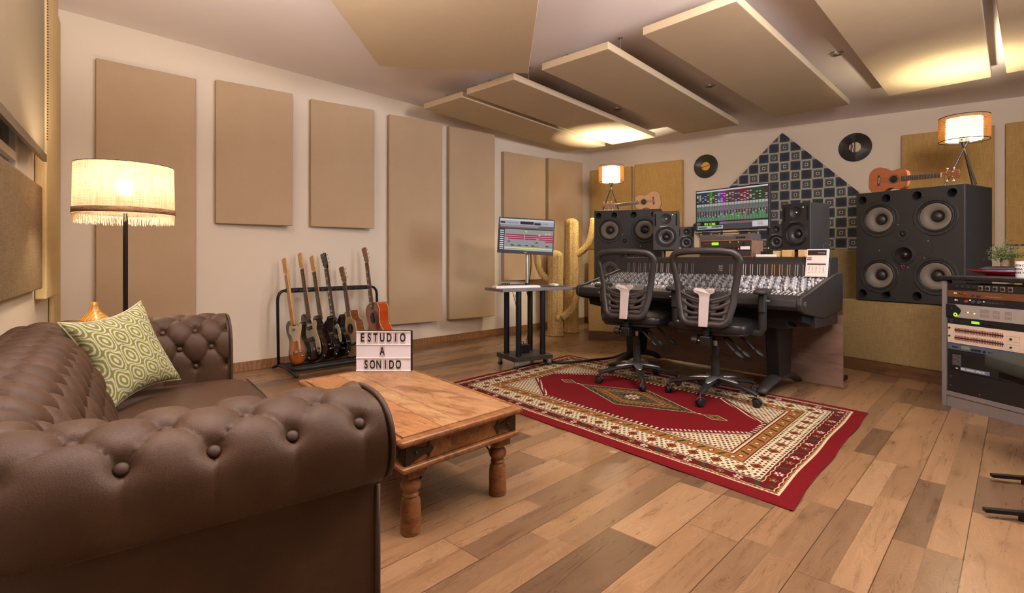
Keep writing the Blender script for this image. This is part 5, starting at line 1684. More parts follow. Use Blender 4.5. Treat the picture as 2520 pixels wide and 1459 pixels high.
def unit(name, label, z0, z1, base, W_, ang, mat, dep=0.16, group='rack units', y0=0.003, cat='audio unit'):
    v = Vector((math.cos(ang)*0.0-math.sin(ang)*y0, math.sin(ang)*0.0+math.cos(ang)*y0, 0))
    o = thing(name, label, cat, (base[0]+v.x, base[1]+v.y, base[2]+z0), ang, group)
    MB().bb((0, 0, 0.0008), (W_, 0.004, z1-z0-0.0008)).build('faceplate', mat, o, bevel=0.0008)
    MB().bb((0.012, 0.004, 0.003), (W_-0.012, dep, z1-z0-0.003)).build('chassis', M_black, o)
    return o
def uknobs(o, items, mat, r=0.008, dep=0.012, name='knob'):
    for x, z in items:
        MB().lathe([(r, 0), (r*0.95, dep*0.8), (r*0.8, dep), (0.0001, dep)], 16, (x, 0, z), RY).build(name, mat, o, smooth='auto')
IW = RW-0.026
base = (q.x+CE.x*0.013, q.y+CE.y*0.013, 0.9985)
u1 = unit('microphone_preamp', 'dark preamp with a row of knobs, green display and red light, in the wooden case', 0.058, 0.136, base, IW, cang, M_fp, group='units in the wooden rack case')
lime = emis('lime_display', (0.42, 0.95, 0.04, 1), 0.85)
MB().bb((IW*.23, -0.002, 0.046), (IW*.37, 0.001, 0.070)).build('display', lime, u1)
uknobs(u1, [(IW*(.12+.087*k), 0.024) for k in range(8)], M_blackp, 0.010)
uknobs(u1, [(IW*.87, 0.056)], M_blackp, 0.014)
MB().bb((IW*.80, -0.0015, 0.006), (IW*.98, 0.001, 0.032)).build('white_label', M_white, u1)
text_mb('AD8ch', 0.014, 0.0004, 0.0003, M=at(IW*.89, -0.0018, 0.020) @ TXZ).build('lettering', M_black, u1) if False else None
m = MB()
for k in range(5): m.box((IW*(.08+.03*k), -0.0005, 0.062-0.004*(k % 2)), (0.004, 0.002, 0.003))
m.build('indicator', emis('red_light', (1, 0.06, 0.03, 1), 1.5), u1)
MB().ball((IW*.765, 0, 0.012), 0.004, 8).build('red_light', emis('red_light', (1, 0.05, 0.1, 1), 6), u1)
m = MB()
for k in (.60, .76): m.box((IW*k, -0.0005, 0.070), (0.006, 0.002, 0.005))
m.build('yellow_light', emis('yellow_light', (1, 0.75, 0.1, 1), 3), u1)
u2 = unit('power_unit', 'plain dark unit at the bottom of the wooden case, mostly hidden by the chair', 0.008, 0.056, base, IW, cang, M_fp, group='units in the wooden rack case')
m = MB()
for k in range(6): m.box((IW*(.55+.06*k), -0.0005, 0.026), (0.003, 0.002, 0.003))
m.build('indicator', emis('red_light', (1, 0.1, 0.05, 1), 1.0), u2)
u3 = thing('audio_interface', 'slim grey audio unit lying on top of the wooden case', 'audio unit', (q.x, q.y, 0.9985+CHH), cang)
MB().bb((0.0, 0.005, 0.0005), (RW*0.97, 0.19, 0.046)).build('case', plain('warm_grey_metal', rgb(98, 88, 88), 0.45, 0.2), u3, bevel=0.002)
for k in range(4): MB().bb((RW*(.70+.045*k), 0.002, 0.010), (RW*(.732+.045*k), 0.006, 0.022)).build('push_button', M_black, u3)
text_mb('digital audio', 0.009, 0.0004, 0.0001, M=at(RW*.42, 0.0045, 0.036) @ TXZ).build('lettering', M_white, u3) if False else None
m = MB()
for k in range(9): m.box((RW*(.36+.035*k), 0.004, 0.036), (0.010, 0.002, 0.0018))
m.build('panel_print', M_white, u3)
# white power strip right of the case with two black plugs
q2, t2 = con_at(1860, 0.69)
ps = thing('power_strip', 'short white power strip with black plugs on the meter bridge', 'power strip', (q2.x, q2.y, 0.9985), cang)
MB().bb((0, 0, 0), (0.16, 0.05, 0.022)).build('strip_body', M_white, ps, bevel=0.004)
for x in (0.045, 0.075): MB().box((x, 0.025, 0.034), (0.024, 0.03, 0.028)).build('plug', M_black, ps, bevel=0.004)

# white remote leaning at the right end
q3, t3 = con_at(1986, 0.595)
rm = thing('reverb_remote', 'white hand-size remote with dark display and five small sliders leaning on the console', 'remote control', (q3.x, q3.y, zs(.595)+0.008))
z_ = (CD*0.22+Vector((0, 0, 1))).normalized(); x_ = CE; y_ = z_.cross(x_)
rm.rotation_euler = Matrix((x_, y_, z_)).transposed().to_euler()
M_rm = plain('remote_cream', rgb(214, 200, 196), 0.4)
rw, rh = 0.150, 0.212
MB().bb((0, -0.05, 0), (rw, -0.028, rh)).build('body', M_rm, rm, bevel=0.004)
MB().bb((0.010, -0.0515, rh*.77), (rw-0.014, -0.049, rh*.95)).build('display', plain('red_black_glass', rgb(36, 12, 12), 0.2), rm)
m = MB()
for k in range(6): m.box((rw*(.55+.055*k), -0.0519, rh*.855), (0.004, 0.0006, 0.007))
m.build('digits', emis('dim_digits', (0.8, 0.7, 0.7, 1), 0.5), rm)
MB().bb((0.012, -0.0512, rh*.42), (rw-0.012, -0.0497, rh*.475)).build('dark_band', M_darkg, rm)
M_key = plain('key_cream', rgb(236, 226, 214), 0.4)
for r_, zz in ((0, .66), (1, .61), (2, .545)):
    for k in range(6): MB().bb((rw*(.34+.10*k), -0.053, rh*zz-0.003), (rw*(.41+.10*k), -0.0497, rh*zz+0.004)).build('key', M_key, rm)
for k in range(6): MB().bb((rw*(.10+.135*k), -0.053, rh*.05), (rw*(.19+.135*k), -0.0497, rh*.085)).build('key', M_key, rm)
for k in range(2): MB().bb((rw*.05, -0.0512, rh*(.60+.06*k)), (rw*.26, -0.0497, rh*(.63+.06*k))).build('printed_label', M_darkg, rm)
for k, zz in enumerate((.17, .19, .34, .20, .30)):
    MB().bb((rw*(.18+.16*k)-0.0008, -0.0508, rh*.14), (rw*(.18+.16*k)+0.0008, -0.0497, rh*.38)).build('slider_slot', M_darkg, rm)
    MB().bb((rw*(.18+.16*k)-0.006, -0.056, rh*zz-0.003), (rw*(.18+.16*k)+0.006, -0.0505, rh*zz+0.003)).build('slider_cap', M_key, rm, bevel=0.001)
m = MB().tube(catmull([(rw*.72, -0.035, rh-0.002), (rw*.68, -0.03, rh+0.03), (rw*.8, -0.02, rh+0.045), (rw*.95, -0.01, rh+0.03), (rw*1.0, 0.0, rh-0.01), (rw*0.98, 0.0, rh-0.08)], 6), 0.0025, 8)
m.build('cable', M_darkg, rm, smooth=True)

# ------------------------------------------------------------------ office chairs
def mesh_fabric():
    t = NT('chair_mesh')
    co = t.coord()
    s = t.sep(co)
    a = t.math('ABSOLUTE', t.math('SINE', t.math('MULTIPLY', s[0], 1100.0)))
    b = t.math('ABSOLUTE', t.math('SINE', t.math('MULTIPLY', s[2], 900.0)))
    hole = t.math('MULTIPLY', t.math('GREATER_THAN', a, 0.32), t.math('GREATER_THAN', b, 0.32))
    t.col(rgb(34, 30, 30)); t.rough(0.7)
    # at a distance the holes average out: keep the mean cover of the real fabric
    alpha = t.math('MULTIPLY_ADD', hole, -0.62, 1.0)
    t.put(t.b.inputs['Alpha'], alpha)
    return t.m
M_mesh = mesh_fabric()
M_frame = plain('chair_frame_plastic', rgb(46, 42, 42), 0.42, bump=0.05)
M_lumb = plain('grey_lumbar_plastic', rgb(176, 164, 162), 0.4)
M_seat = plain('black_vinyl_seat', rgb(26, 25, 26), 0.38, bump=0.15, bscale=120)
def build_chair(loc, yaw, label, star):
    """local +y is where the sitter looks; the back is at -y"""
    o = thing('office_chair', label, 'office chair', loc, yaw, 'mesh-backed office chairs at the console')
    # five-star base
    for k in range(5):
        a = star+2*PI*k/5
        d = Vector((math.cos(a), math.sin(a), 0))
        arm = MB().tube([d*0.03+Vector((0, 0, 0.125)), d*0.12+Vector((0, 0, 0.122)), d*0.22+Vector((0, 0, 0.105)), d*0.29+Vector((0, 0, 0.090)), d*0.315+Vector((0, 0, 0.078))],
                        [0.026, 0.026, 0.023, 0.021, 0.019], 10, flat=(0.7, 1.1)).build('base_arm', M_blackp, o, smooth='auto')
        MB().tube([d*0.02+Vector((0, 0, 0.143)), d*0.10+Vector((0, 0, 0.140)), d*0.15+Vector((0, 0, 0.134)), d*0.185+Vector((0, 0, 0.125))], [0.030, 0.028, 0.019, 0.004], 8, flat=(0.35, 1.15)).build('silver_cover', M_silver, arm, smooth=True)
        b = a+0.9+k*0.7
        w = Vector((math.cos(b), math.sin(b), 0))
        c = d*0.315+Vector((0, 0, 0.027))-w.cross(Vector((0, 0, 1)))*0.0
        cm2 = MB()
        for s in (-1, 1):
            cm2.cyl(c+w*0.004*s, c+w*0.024*s, 0.0265, 0.0225, 18)
        ca = cm2.build('caster', M_rubber, o, smooth='auto', bevel=0.003)
        MB().cyl(c+Vector((0, 0, 0.0)), d*0.315+Vector((0, 0, 0.082)), 0.008, n=10).build('caster_stem', M_chrome, ca)
        MB().tube([c+w.cross(Vector((0, 0, 1)))*0.030*math.cos(t_)+Vector((0, 0, 0.030*math.sin(t_))) for t_ in [0.2, .6, 1.0, 1.4, 1.8, 2.2, 2.6, 3.0]], 0.007, 6, flat=(1, 1.8)).build('caster_hood', M_blackp, ca, smooth=True)
    MB().lathe([(0.034, 0.085), (0.036, 0.15), (0.030, 0.155), (0.030, 0.29), (0.026, 0.295), (0.026, 0.36)], 24).build('gas_column_cover', M_blackp, o, smooth='auto')
    MB().cyl((0, 0, 0.35), (0, 0, 0.43), 0.013, n=16).build('gas_column', M_silver, o, smooth='auto')
    MB().bb((-0.09, -0.14, 0.415), (0.09, 0.12, 0.455)).build('tilt_mechanism', M_black, o, bevel=0.01)
    # seat
    s = MB().pillow_box((0, 0.035, 0.505), (0.50, 0.48, 0.085), 0.42, 24, 0.012).build('seat', M_seat, o, smooth=True)
    MB().pillow_box((0, 0.035, 0.468), (0.47, 0.45, 0.035), 0.42, 18).build('seat_shell', M_blackp, s, smooth=True)
    # levers
    for x, ylen, yb_ in ((0.06, 0.20, -0.05), (0.09, 0.24, 0.0), (0.15, 0.26, 0.10)):
        p0 = Vector((x, yb_-0.06, 0.435)); p3 = Vector((x+0.145, yb_-0.11, 0.335))
        lv = MB().tube([p0, p0.lerp(p3, .3)+Vector((0, 0, .008)), p0.lerp(p3, .7)+Vector((0, 0, -.004)), p3], 0.0085, 8).build('lever', M_blackp, o, smooth=True)
        MB().tube([p0.lerp(p3, .72), p0.lerp(p3, .85), p3, p3+(p3-p0)*.12], [0.010, 0.016, 0.017, 0.010], 10, flat=(0.7, 1.2)).build('lever_paddle', M_rubber, lv, smooth=True)
    # back support
    MB().bb((-0.035, -0.245, 0.385), (0.035, -0.18, 0.455)).build('back_bracket', M_black, o, bevel=0.008)
    MB().bb((-0.02, -0.20, 0.425), (0.02, -0.10, 0.448)).build('back_arm', M_black, o, bevel=0.006)
    MB().lathe([(0.022, 0), (0.024, 0.01), (0.024, 0.035), (0.020, 0.04), (0.0001, 0.04)], 20, (-0.055, -0.215, 0.42), Matrix.Rotation(-PI/2, 3, 'Y')).build('tension_knob', M_blackp, o, smooth='auto', bevel=0.002)
    MB().cyl((-0.055, -0.215, 0.42), (-0.03, -0.215, 0.42), 0.007, n=10).build('knob_shaft', M_chrome, o)
    bel = []
    for k in range(19): bel.append((0.026 if k % 2 else 0.020, 0.445+k*0.006))
    MB().lathe([(r, z) for r, z in bel], 20, (0, -0.215, 0)).build('rubber_bellows', M_rubber, o, smooth=False)
    # curved back frame
    z0, z1 = 0.520, 1.030
    def hw(z):
        f = (z-z0)/(z1-z0)
        pts = [(0.0, 0.175), (0.12, 0.188), (0.35, 0.196), (0.55, 0.208), (0.75, 0.228), (0.92, 0.243), (1.0, 0.240)]
        for (a, b), (c, d) in zip(pts, pts[1:]):
            if a <= f <= c: return b+(d-b)*(f-a)/(c-a)
        return pts[-1][1]
    def yc(x, z):
        f = (z-z0)/(z1-z0)
        return -0.262+0.035*math.sin(PI*f*0.9)-0.055*max(0, f-0.55)*1.2+0.42*x*x
    def outline(inset, n=72):
        """rounded trapezoid outline in (x, z)"""
        pts = []
        ctrl = []
        r = 0.075-inset*0.6
        zz0, zz1 = z0+inset, z1-inset*0.8
        H0, H1 = hw(z0)-inset, hw(z1)-inset
        def arc(cx, cz, r, a0, a1, k=7):
            return [(cx+r*math.cos(a0+(a1-a0)*i/(k-1)), cz+r*math.sin(a0+(a1-a0)*i/(k-1))) for i in range(k)]
        pts += arc(H0-r, zz0+r, r, -PI/2, 0)
        for f in (0.3, 0.5, 0.7, 0.82):
            z = z0+(z1-z0)*f; pts.append((hw(z)-inset, z))
        pts += arc(H1-r, zz1-r, r, 0, PI/2)
        for f in (0.5, 0.0, -0.5): pts.append((f*H1, zz1+0.010*(1-f*f*1.0)))
        left = [(-x, z) for x, z in reversed(pts[:-3])]
        return pts+left
    ol = outline(0.016)
    fr_ = MB().tube([(x, yc(x, z), z) for x, z in ol], 0.023, 10, closed=True, flat=(1.0, 0.72))
    bk = fr_.build('back_frame', M_frame, o, smooth=True)
    # cross bow between the mesh window and the ribs, dipping in the middle
    def bow(x, dz=0): return 0.765-0.072*(1-(x/0.20)**2)+dz
    bw = [(-0.195+0.39*k/20) for k in range(21)]
    MB().tube([(x, yc(x, bow(x)), bow(x)) for x in bw], 0.014, 8, flat=(1, 0.7)).build('cross_bow', M_frame, bk, smooth=True)
    # mesh window
    def win(a, b):
        x = (a-0.5)*2
        zt = 1.008
        xm = x*0.222
        zb2 = bow(max(-.195, min(.195, xm)))
        z = zb2+(zt-zb2)*b
        xx = x*(hw(z)-0.016)
        return Vector((xx, yc(xx, z), z))
    MB().grid(win, 30, 24).build('mesh_panel', M_mesh, bk, smooth=True)
    # lower panel: solid web with slanted ribs and openings between them
    for s in (-1, 1):
        for k, (za, zb3, xo) in enumerate(((0.575, 0.572, 0.155), (0.605, 0.640, 0.165), (0.640, 0.700, 0.172), (0.680, 0.752, 0.185))):
            p = []
            for i in range(9):
                f = i/8; x = s*(0.035+(xo-0.035)*f); z = za+(zb3-za)*f-0.015*math.sin(PI*f)*(1 if k else 0.2)
                p.append((x, yc(x, z), z))
            MB().tube(p, 0.014, 8, flat=(1.0, 0.5)).build('rib', M_frame, bk, smooth=True)
        def side(a, b, s=s):
            z = 0.545+0.22*a; x = s*(hw(z)-0.012-0.066*(1-b)*(1-0.25*a)); return Vector((x, yc(x, z)+0.002, z))
        MB().grid(side, 14, 5).build('side_web', M_frame, bk, smooth=True, solid=0.010)
    def low(a, b):
        x = -0.155+0.31*a; z = 0.532+0.028*b; return Vector((x, yc(x, z)+0.002, z))
    MB().grid(low, 14, 4).build('bottom_web', M_frame, bk, smooth=True, solid=0.010)
    def mid_(a, b):
        x = (a-0.5)*0.19; z = 0.58+0.125*b; return Vector((x*(0.6+0.5*b), yc(x, z)+0.003, z))
    MB().grid(mid_, 10, 6).build('centre_web', M_frame, bk, smooth=True, solid=0.008)
    # grey T-shaped lumbar column on the rear face
    T_ = [(-.030, 0), (.030, 0), (.034, .20), (.040, .215), (.060, .222), (.070, .235), (.070, .248), (.060, .258), (.03, .255), (0, .250), (-.03, .255), (-.060, .258), (-.070, .248), (-.070, .235), (-.060, .222), (-.040, .215), (-.034, .20)]
    zL = 0.520
    tm = MB()
    n = len(T_)
    f1 = [Vector((x, yc(x, zL+z)-0.020-0.5*x*x*6, zL+z)) for x, z in T_]; f2 = [v+Vector((0, 0.016, 0)) for v in f1]
    tm.add(f1+f2, [tuple(range(n)), tuple(range(n, 2*n))[::-1]]+[(i, n+i, n+(i+1) % n, (i+1) % n) for i in range(n)])
    tm.build('lumbar_column', M_lumb, o, bevel=0.006, seg=3, label='light grey T-shaped column')
    # armrests
    for s in (-1, 1):
        post_ = MB().tube([(s*0.20, 0.03, 0.470), (s*0.285, 0.03, 0.468), (s*0.300, 0.03, 0.50), (s*0.300, 0.03, 0.73)], [0.018, 0.018, 0.020, 0.020], 10, flat=(1.3, 0.8)).build('arm_post', M_blackp, o, smooth='auto')
        MB().bb((s*0.300-0.022, -0.005, 0.61), (s*0.300+0.022, 0.065, 0.735)).build('arm_sleeve', M_blackp, post_, bevel=0.010, seg=3)
        MB().pillow_box((s*0.300, 0.03, 0.752), (0.085, 0.23, 0.034), 0.45, 16, 0.004).build('arm_pad', M_darkg, post_, smooth=True)
        MB().cyl((s*0.322, 0.03, 0.69), (s*0.345, 0.03, 0.69), 0.006, n=10).build('height_button', M_silver, post_)
    return o
yawC = math.atan2(0.79, 0.61)-PI/2
build_chair((1.435, 3.725, 0.014), yawC, 'near mesh-backed office chair, right one of the two, on the red rug', math.atan2(3.457-3.72, 1.229-1.44)-yawC)
build_chair((0.99, 4.185, 0.014), yawC+0.05, 'far mesh-backed office chair, left one of the two, on the red rug', math.atan2(3.87-4.18, 0.94-0.99)-yawC)

# ------------------------------------------------------------------ rug
def rug_dye(u, v):
    LX_, LY_ = 2.6, 1.72
    x, y = u*LX_, v*LY_
    dx, dy = np.minimum(x, LX_-x), np.minimum(y, LY_-y)
    d = np.minimum(dx, dy)
    along = np.where(dy < dx, x, y)
    red, dred, cream, ochre, green, brown, white, dark = [np.array(c, float) for c in
        ((120, 15, 26), (98, 20, 22), (222, 208, 176), (158, 106, 50), (52, 66, 46), (92, 44, 30), (236, 214, 200), (60, 24, 24))]
    out = np.zeros(u.shape+(3,)); out[:] = red
    def put(m, c): out[m] = c
    def cell(s, n): k = np.floor(s/n); return s/n-k-0.5, k
    # cream zigzag guard
    put((d > .068) & (d < .092), dred)
    f, k = cell(along, 0.020)
    put((d > .070) & (d < .078+0.006*np.abs(f)*2), cream)
    put((d > .084) & (d < .088), ochre)
    # outer dark red band with flowers and leaves
    b = (d >= .092) & (d < .168); put(b, dred)
    c = (d-.130)
    f, k = cell(along, 0.085)
    r = np.hypot(f*0.085, c); th = np.arctan2(c, f*0.085)
    od = (k % 3 == 0); o2 = (k % 3 == 1)
    put(b & od & (r < .024*(0.72+0.28*np.cos(6*th))), white); put(b & od & (r < .008), red)
    put(b & o2 & (np.abs(f*0.085+c*0.5) < .010) & (np.abs(c) < .026), green)
    put(b & (k % 3 == 2) & (r < .022*(0.75+0.25*np.cos(5*th))), ochre); put(b & (k % 3 == 2) & (r < .011), green); put(b & (k % 3 == 2) & (r < .004), white)
    put(b & (np.abs(np.abs(c)-.033-0.003*np.sin(along*90)) < .0022), cream)
    put((d >= .168) & (d < .176), brown)
    # main cream band
    b = (d >= .176) & (d < .300); put(b, cream)
    c = d-.238
    f, k = cell(along, 0.125)
    r1 = np.abs(f*0.125)+np.abs(c)*0.9
    f2, k2 = cell(along+0.0*c, 0.031); g2, j2 = cell(d-.176, 0.0248)
    st = (j2 % 2)*0.0155
    f3, k3 = cell(along+st, 0.031)
    leaf = (np.hypot(f3*0.031*(1.0), g2*0.0248*1.25) < .0088) & (r1 > .040)
    put(b & leaf, dark); put(b & leaf & ((k3+j2) % 3 == 0), green); put(b & leaf & ((k3+j2) % 4 == 1), dred)
    put(b & (r1 < .034), dred); put(b & (r1 < .024), ochre); put(b & (r1 < .018), dred); put(b & (r1 < .007), green)
    put((d >= .300) & (d < .306), brown)
    # inner ochre band
    b = (d >= .306) & (d < .372); put(b, ochre)
    c = d-.339
    f, k = cell(along, 0.058); r = np.hypot(f*0.058, c); th = np.arctan2(c, f*0.058)
    put(b & (k % 2 == 0) & (r < .021*(0.75+0.25*np.cos(6*th))), red*0.85); put(b & (k % 2 == 0) & (r < .010), white)
    put(b & (k % 2 == 1) & (np.abs(f*0.058-c*0.5) < .009) & (np.abs(c) < .024), green*0.9)
    put((d >= .372) & (d < .380), dred)
    f, k = cell(along, 0.017)
    put((d >= .380) & (d < .388+0.006*np.abs(f)*2), cream)
    put((d >= .395) & (d < .402), brown)
    # inner field
    inn = d >= .402
    cx, cy = x-LX_/2, y-LY_/2
    hx, hy = LX_/2-.402, LY_/2-.402
    # corner spandrels
    sp = (np.abs(cx)-(hx-0.40))/0.40+(np.abs(cy)-(hy-0.33))/0.33-1.0
    corner = inn & (sp > 0)
    put(inn, red)
    put(corner, cream)
    f, k = cell(cx+0.5*0, 0.030); g, j = cell(cy, 0.024); f4, k4 = cell(cx+(j % 2)*0.015, 0.030)
    put(corner & (np.abs(f4*0.030)+np.abs(g*0.024) < .0105), dark); put(corner & (np.abs(f4*0.030)+np.abs(g*0.024) < .0105) & ((k4+j) % 2 == 0), dred)
    put(inn & (np.abs(sp) < .045), brown); put(inn & (np.abs(sp-.02) < .012), cream)
    # dotted outline of the field
    f, k = cell(cx+cy, 0.036)
    edge = inn & (sp > -.16) & (sp < -.06) & (np.abs(f) < .22); put(edge, white)
    ed2 = inn & (((hx-np.abs(cx)) < .028) | ((hy-np.abs(cy)) < .028)) & (sp < -0.05)
    f, k = cell(along, 0.036); put(ed2, dred*0.8); put(ed2 & (np.abs(f) < .2), white)
    # central lozenge
    m = np.abs(cx)/0.50+np.abs(cy)/0.235
    put(m < 1.0, cream); put(m < .975, green)
    f, k = cell(cx-cy, 0.040); g, j = cell(cx+cy, 0.040)
    put((m < .95) & (m > .78) & (np.hypot(f, g) < .28), red*0.8); put((m < .95) & (m > .78) & (np.hypot(f, g) < .12), cream)
    put((m < .76), ochre*0.95); f, k = cell(cx, 0.034); g, j = cell(cy, 0.034)
    put((m < .74) & (m > .54) & (np.abs(f) < .25) & (np.abs(g) < .32), brown)
    put((m < .52), cream*0.8); put((m < .50), green); f, k = cell(cx, 0.022); g, j = cell(cy, 0.022)
    put((m < .48) & (m > .27) & (np.hypot(f, g) < .3), ochre); put((m < .40) & (m > .37), brown)
    r = np.hypot(cx, cy); th = np.arctan2(cy, cx)
    put(r < .060*(0.82+0.18*np.cos(8*th)), white*0.9); put(r < .036*(0.75+0.25*np.cos(6*th)), red); put(r < .011, white)
    for s in (-1, 1):
        q = np.abs(cx-s*0.62)/0.085+np.abs(cy)/0.050
        put(q < 1.0, cream); put(q < .86, green*0.8); put(q < .55, ochre); put(q < .25, dark)
        put((np.abs(cx-s*0.515) < .017) & (np.abs(cy) < .006), cream)
        put((np.hypot(cx-s*0.515, cy) < .009), white)
    ns = np.random.RandomState(2).uniform(0.86, 1.08, u.shape)[..., None]
    return np.clip(out*ns, 0, 255)
rug = thing('oriental_rug', 'red oriental rug with cream and ochre borders and central lozenge under the office chairs', 'rug', (0.9, 3.7, 0))
off_ = Vector((0.9, 3.7, 0))
rc = [Vector((-0.553, 4.088, 0.013)), Vector((1.094, 2.077, 0.013)), Vector((2.275, 3.368, 0.013)), Vector((0.576, 5.35, 0.013))]
rc = [p-off_ for p in rc]
def rwave(u, v):
    e = np.zeros(u.shape+(3,))
    k = np.minimum(np.minimum(u, 1-u)/0.03, np.minimum(v, 1-v)/0.04).clip(0, 1)
    e[..., 2] = -0.006*(1-k)**2+0.0012*np.sin(22*u+3)*np.sin(15*v)*(k)
    w = np.exp(-v/0.06)+np.exp(-(1-v)/0.06)
    e[..., 1] += 0.006*np.sin(u*23)*w+0.004*np.sin(u*61)*w
    w = np.exp(-u/0.05)+np.exp(-(1-u)/0.05)
    e[..., 0] += 0.008*np.sin(v*17+1)*w
    return e
dyed('pile', rug_dye, rc, 1040, 690, attr_mat('wool_pile', 0.95, bump=(900, 0.5), spec=0.1), rug, rwave)
m = MB()
m.prism([(p.x*0.998+0.0, p.y*0.998) for p in rc], 0.0005, 0.006); m.build('backing', plain('rug_backing', rgb(120, 20, 28), 0.95), rug)

# ------------------------------------------------------------------ trolley with computer monitor
e1 = Vector((math.cos(math.radians(30)), math.sin(math.radians(30)), 0)); e2 = Vector((-e1.y, e1.x, 0))
tr = thing('trolley_stand', 'rolling stand with four black columns and grey tabletop beside the cactus', 'trolley', (0.115, 4.86, 0), math.radians(30))
o = tr
MB().bb((-0.20, -0.17, 0.075), (0.20, 0.17, 0.115)).build('base_board', plain('dark_board', rgb(48, 42, 38), 0.45, bump=0.2, bscale=40), o, bevel=0.003)
for x, y in ((-.15, -.12), (.15, -.12), (.15, .12), (-.15, .12)):
    MB().cyl((x*0.85, y*0.9, 0.115), (x*0.85, y*0.9, 0.693), 0.0255, n=24).build('column', M_black, o, smooth='auto')
for x, y in ((-.175, -.145), (.175, -.145), (.175, .145), (-.175, .145)):
    cz = MB()
    for s in (-1, 1): cz.cyl((x+0.004*s, y, 0.024), (x+0.014*s, y, 0.024), 0.0235, n=18)
    co_ = cz.build('caster', M_darkg, o, smooth='auto', bevel=0.002)
    MB().bb((x-0.017, y-0.012, 0.030), (x+0.017, y+0.012, 0.0765)).build('caster_fork', M_silver, co_, bevel=0.003)
tp = Vector((0.181, 4.917, 0))-Vector((0.115, 4.86, 0))
tx, ty = tp.dot(e1), tp.dot(e2)
MB().bb((tx-0.40, ty-0.17, 0.693), (tx+0.40, ty+0.17, 0.72)).build('tabletop', plain('grey_tabletop', rgb(112, 108, 108), 0.45, bump=0.1), o, bevel=0.004)
MB().bb((-0.03, 0.0, 0.116), (0.06, 0.08, 0.19)).build('power_supply', M_black, o, bevel=0.006)
m = MB()
m.tube(catmull([(-0.1, 0.05, 0.69), (-0.09, 0.0, 0.55), (-0.05, 0.03, 0.40), (-0.06, 0.02, 0.25), (0.0, 0.04, 0.18)], 6), 0.003, 6)
m.tube(catmull([(0.10, 0.13, 0.69), (0.12, 0.10, 0.5), (0.115, 0.12, 0.3), (0.05, 0.06, 0.17)], 6), 0.004, 6)
m.tube(catmull([(0.02, 0.06, 0.19), (0.0, 0.02, 0.22), (-0.05, 0.02, 0.20), (-0.04, -0.02, 0.16)], 6), 0.003, 6)
m.build('cables', M_rubber, o, smooth=True)
pole = P(1297, 640, 5.06)
def edit_dye(u, v):
    out = np.zeros(u.shape+(3,)); out[:] = (140, 138, 142)
    def R(u0, u1, v0, v1, c): out[(u >= u0) & (u < u1) & (v >= v0) & (v < v1)] = c
    R(0, 1, .95, 1, (196, 194, 200)); R(0, 1, .80, .95, (158, 158, 166)); R(.01, .10, .855, .91, (20, 22, 10)); R(.38, .63, .84, .93, (16, 14, 12)); R(.64, .76, .83, .90, (18, 24, 16))
    m = (v > .86) & (v < .89) & (((u > .12) & (u < .36)) | ((u > .78) & (u < .9))) & (np.sin(u*300) > 0); out[m] = (90, 88, 94)
    R(0, 1, .70, .80, (92, 82, 92)); R(.02, .72, .745, .79, (150, 130, 140)); R(0, 1, .665, .70, (40, 40, 52)); R(.10, 1, .645, .668, (140, 160, 70))
    R(0, .10, 0, .665, (44, 36, 44))
    m = (u > .015) & (u < .085) & (v > .02) & (v < .66) & (np.sin(v*95) > -0.1); out[m] = (204, 200, 204)
    for u0, u1, v0 in ((.12, .46, .47), (.48, 1., .47), (.12, .46, .41), (.48, 1., .41), (.17, .46, .35), (.48, .69, .35), (.74, 1., .35), (.86, 1., .29)):
        R(u0, u1, v0, v0+.042, (150, 30, 66)); 
    R(.12, 1, .454, .468, (220, 140, 160)); R(.12, 1, .394, .408, (220, 140, 160))
    for u0, u1 in ((.22, .33), (.35, .47), (.49, .55), (.60, .74), (.87, .98)): R(u0, u1, .14, .155, (90, 84, 88)); R(u0, u0+.06, .15, .18, (60, 56, 60))
    for u0, v0 in ((.16, .25), (.68, .24)): R(u0, u0+.05, v0, v0+.05, (100, 80, 86))
    for u0, v0 in ((.48, .59), (.85, .54), (.91, .55), (.73, .50)): R(u0, u0+.035, v0, v0+.035, (222, 188, 120))
    R(.11, 1, .055, .10, (200, 206, 130)); R(.11, 1, .01, .035, (178, 182, 178))
    return out
mA, mB_ = P(1223.0, HY, 5.0), P(1361.5, HY, 5.0); mA.z = mB_.z = 0
z0m, z1m = 1+(HY-621)/F_PX*5.0, 1+(HY-533)/F_PX*5.0
scr2, W2, H2 = screen('computer_monitor', 'small tilted computer monitor on the trolley showing an audio timeline with red tracks', mA, mB_, z0m, z1m, 0.057, edit_dye, 0.012, 0.032, plain('monitor_blue_grey', rgb(44, 46, 58), 0.4), emit=0.9)
text_mb('DELL', 0.013, 0.0005, 0.0005, M=at(W2*0.51, -0.0006, 0.013) @ TXZ).build('lettering', M_silver, scr2)
pl2 = thing('monitor_pole', 'silver pole with flat foot carrying the small computer monitor', 'monitor stand', (pole.x, pole.y, 0.7205), 0.2)
MB().cyl((0, 0, 0.0), (0, 0, 0.50), 0.0165, n=24).build('pole', M_silver, pl2, smooth='auto')
MB().cyl((0, 0, 0.0), (0, 0, 0.03), 0.022, n=24).build('collar', M_black, pl2, smooth='auto')
MB().bb((-0.06, -0.05, 0.40), (0.06, -0.012, 0.50)).build('mount_plate', M_black, pl2, bevel=0.003)
m = MB().tube(catmull([(0.03, -0.02, 0.36), (0.035, -0.02, 0.22), (0.03, 0.0, 0.1), (0.02, 0.02, 0.0)], 6), 0.005, 8); m.build('cable', M_rubber, pl2, smooth=True)
def ontop(px, py, z=0.7205): return PZ(px, py, z)
kb = thing('computer_keyboard', 'white full-size keyboard on the left of the trolley tabletop', 'keyboard', ontop(1268, 701.5), math.radians(22))
kb.location = Vector((0.181, 4.917, 0.7205))-e1*0.20-e2*0.06
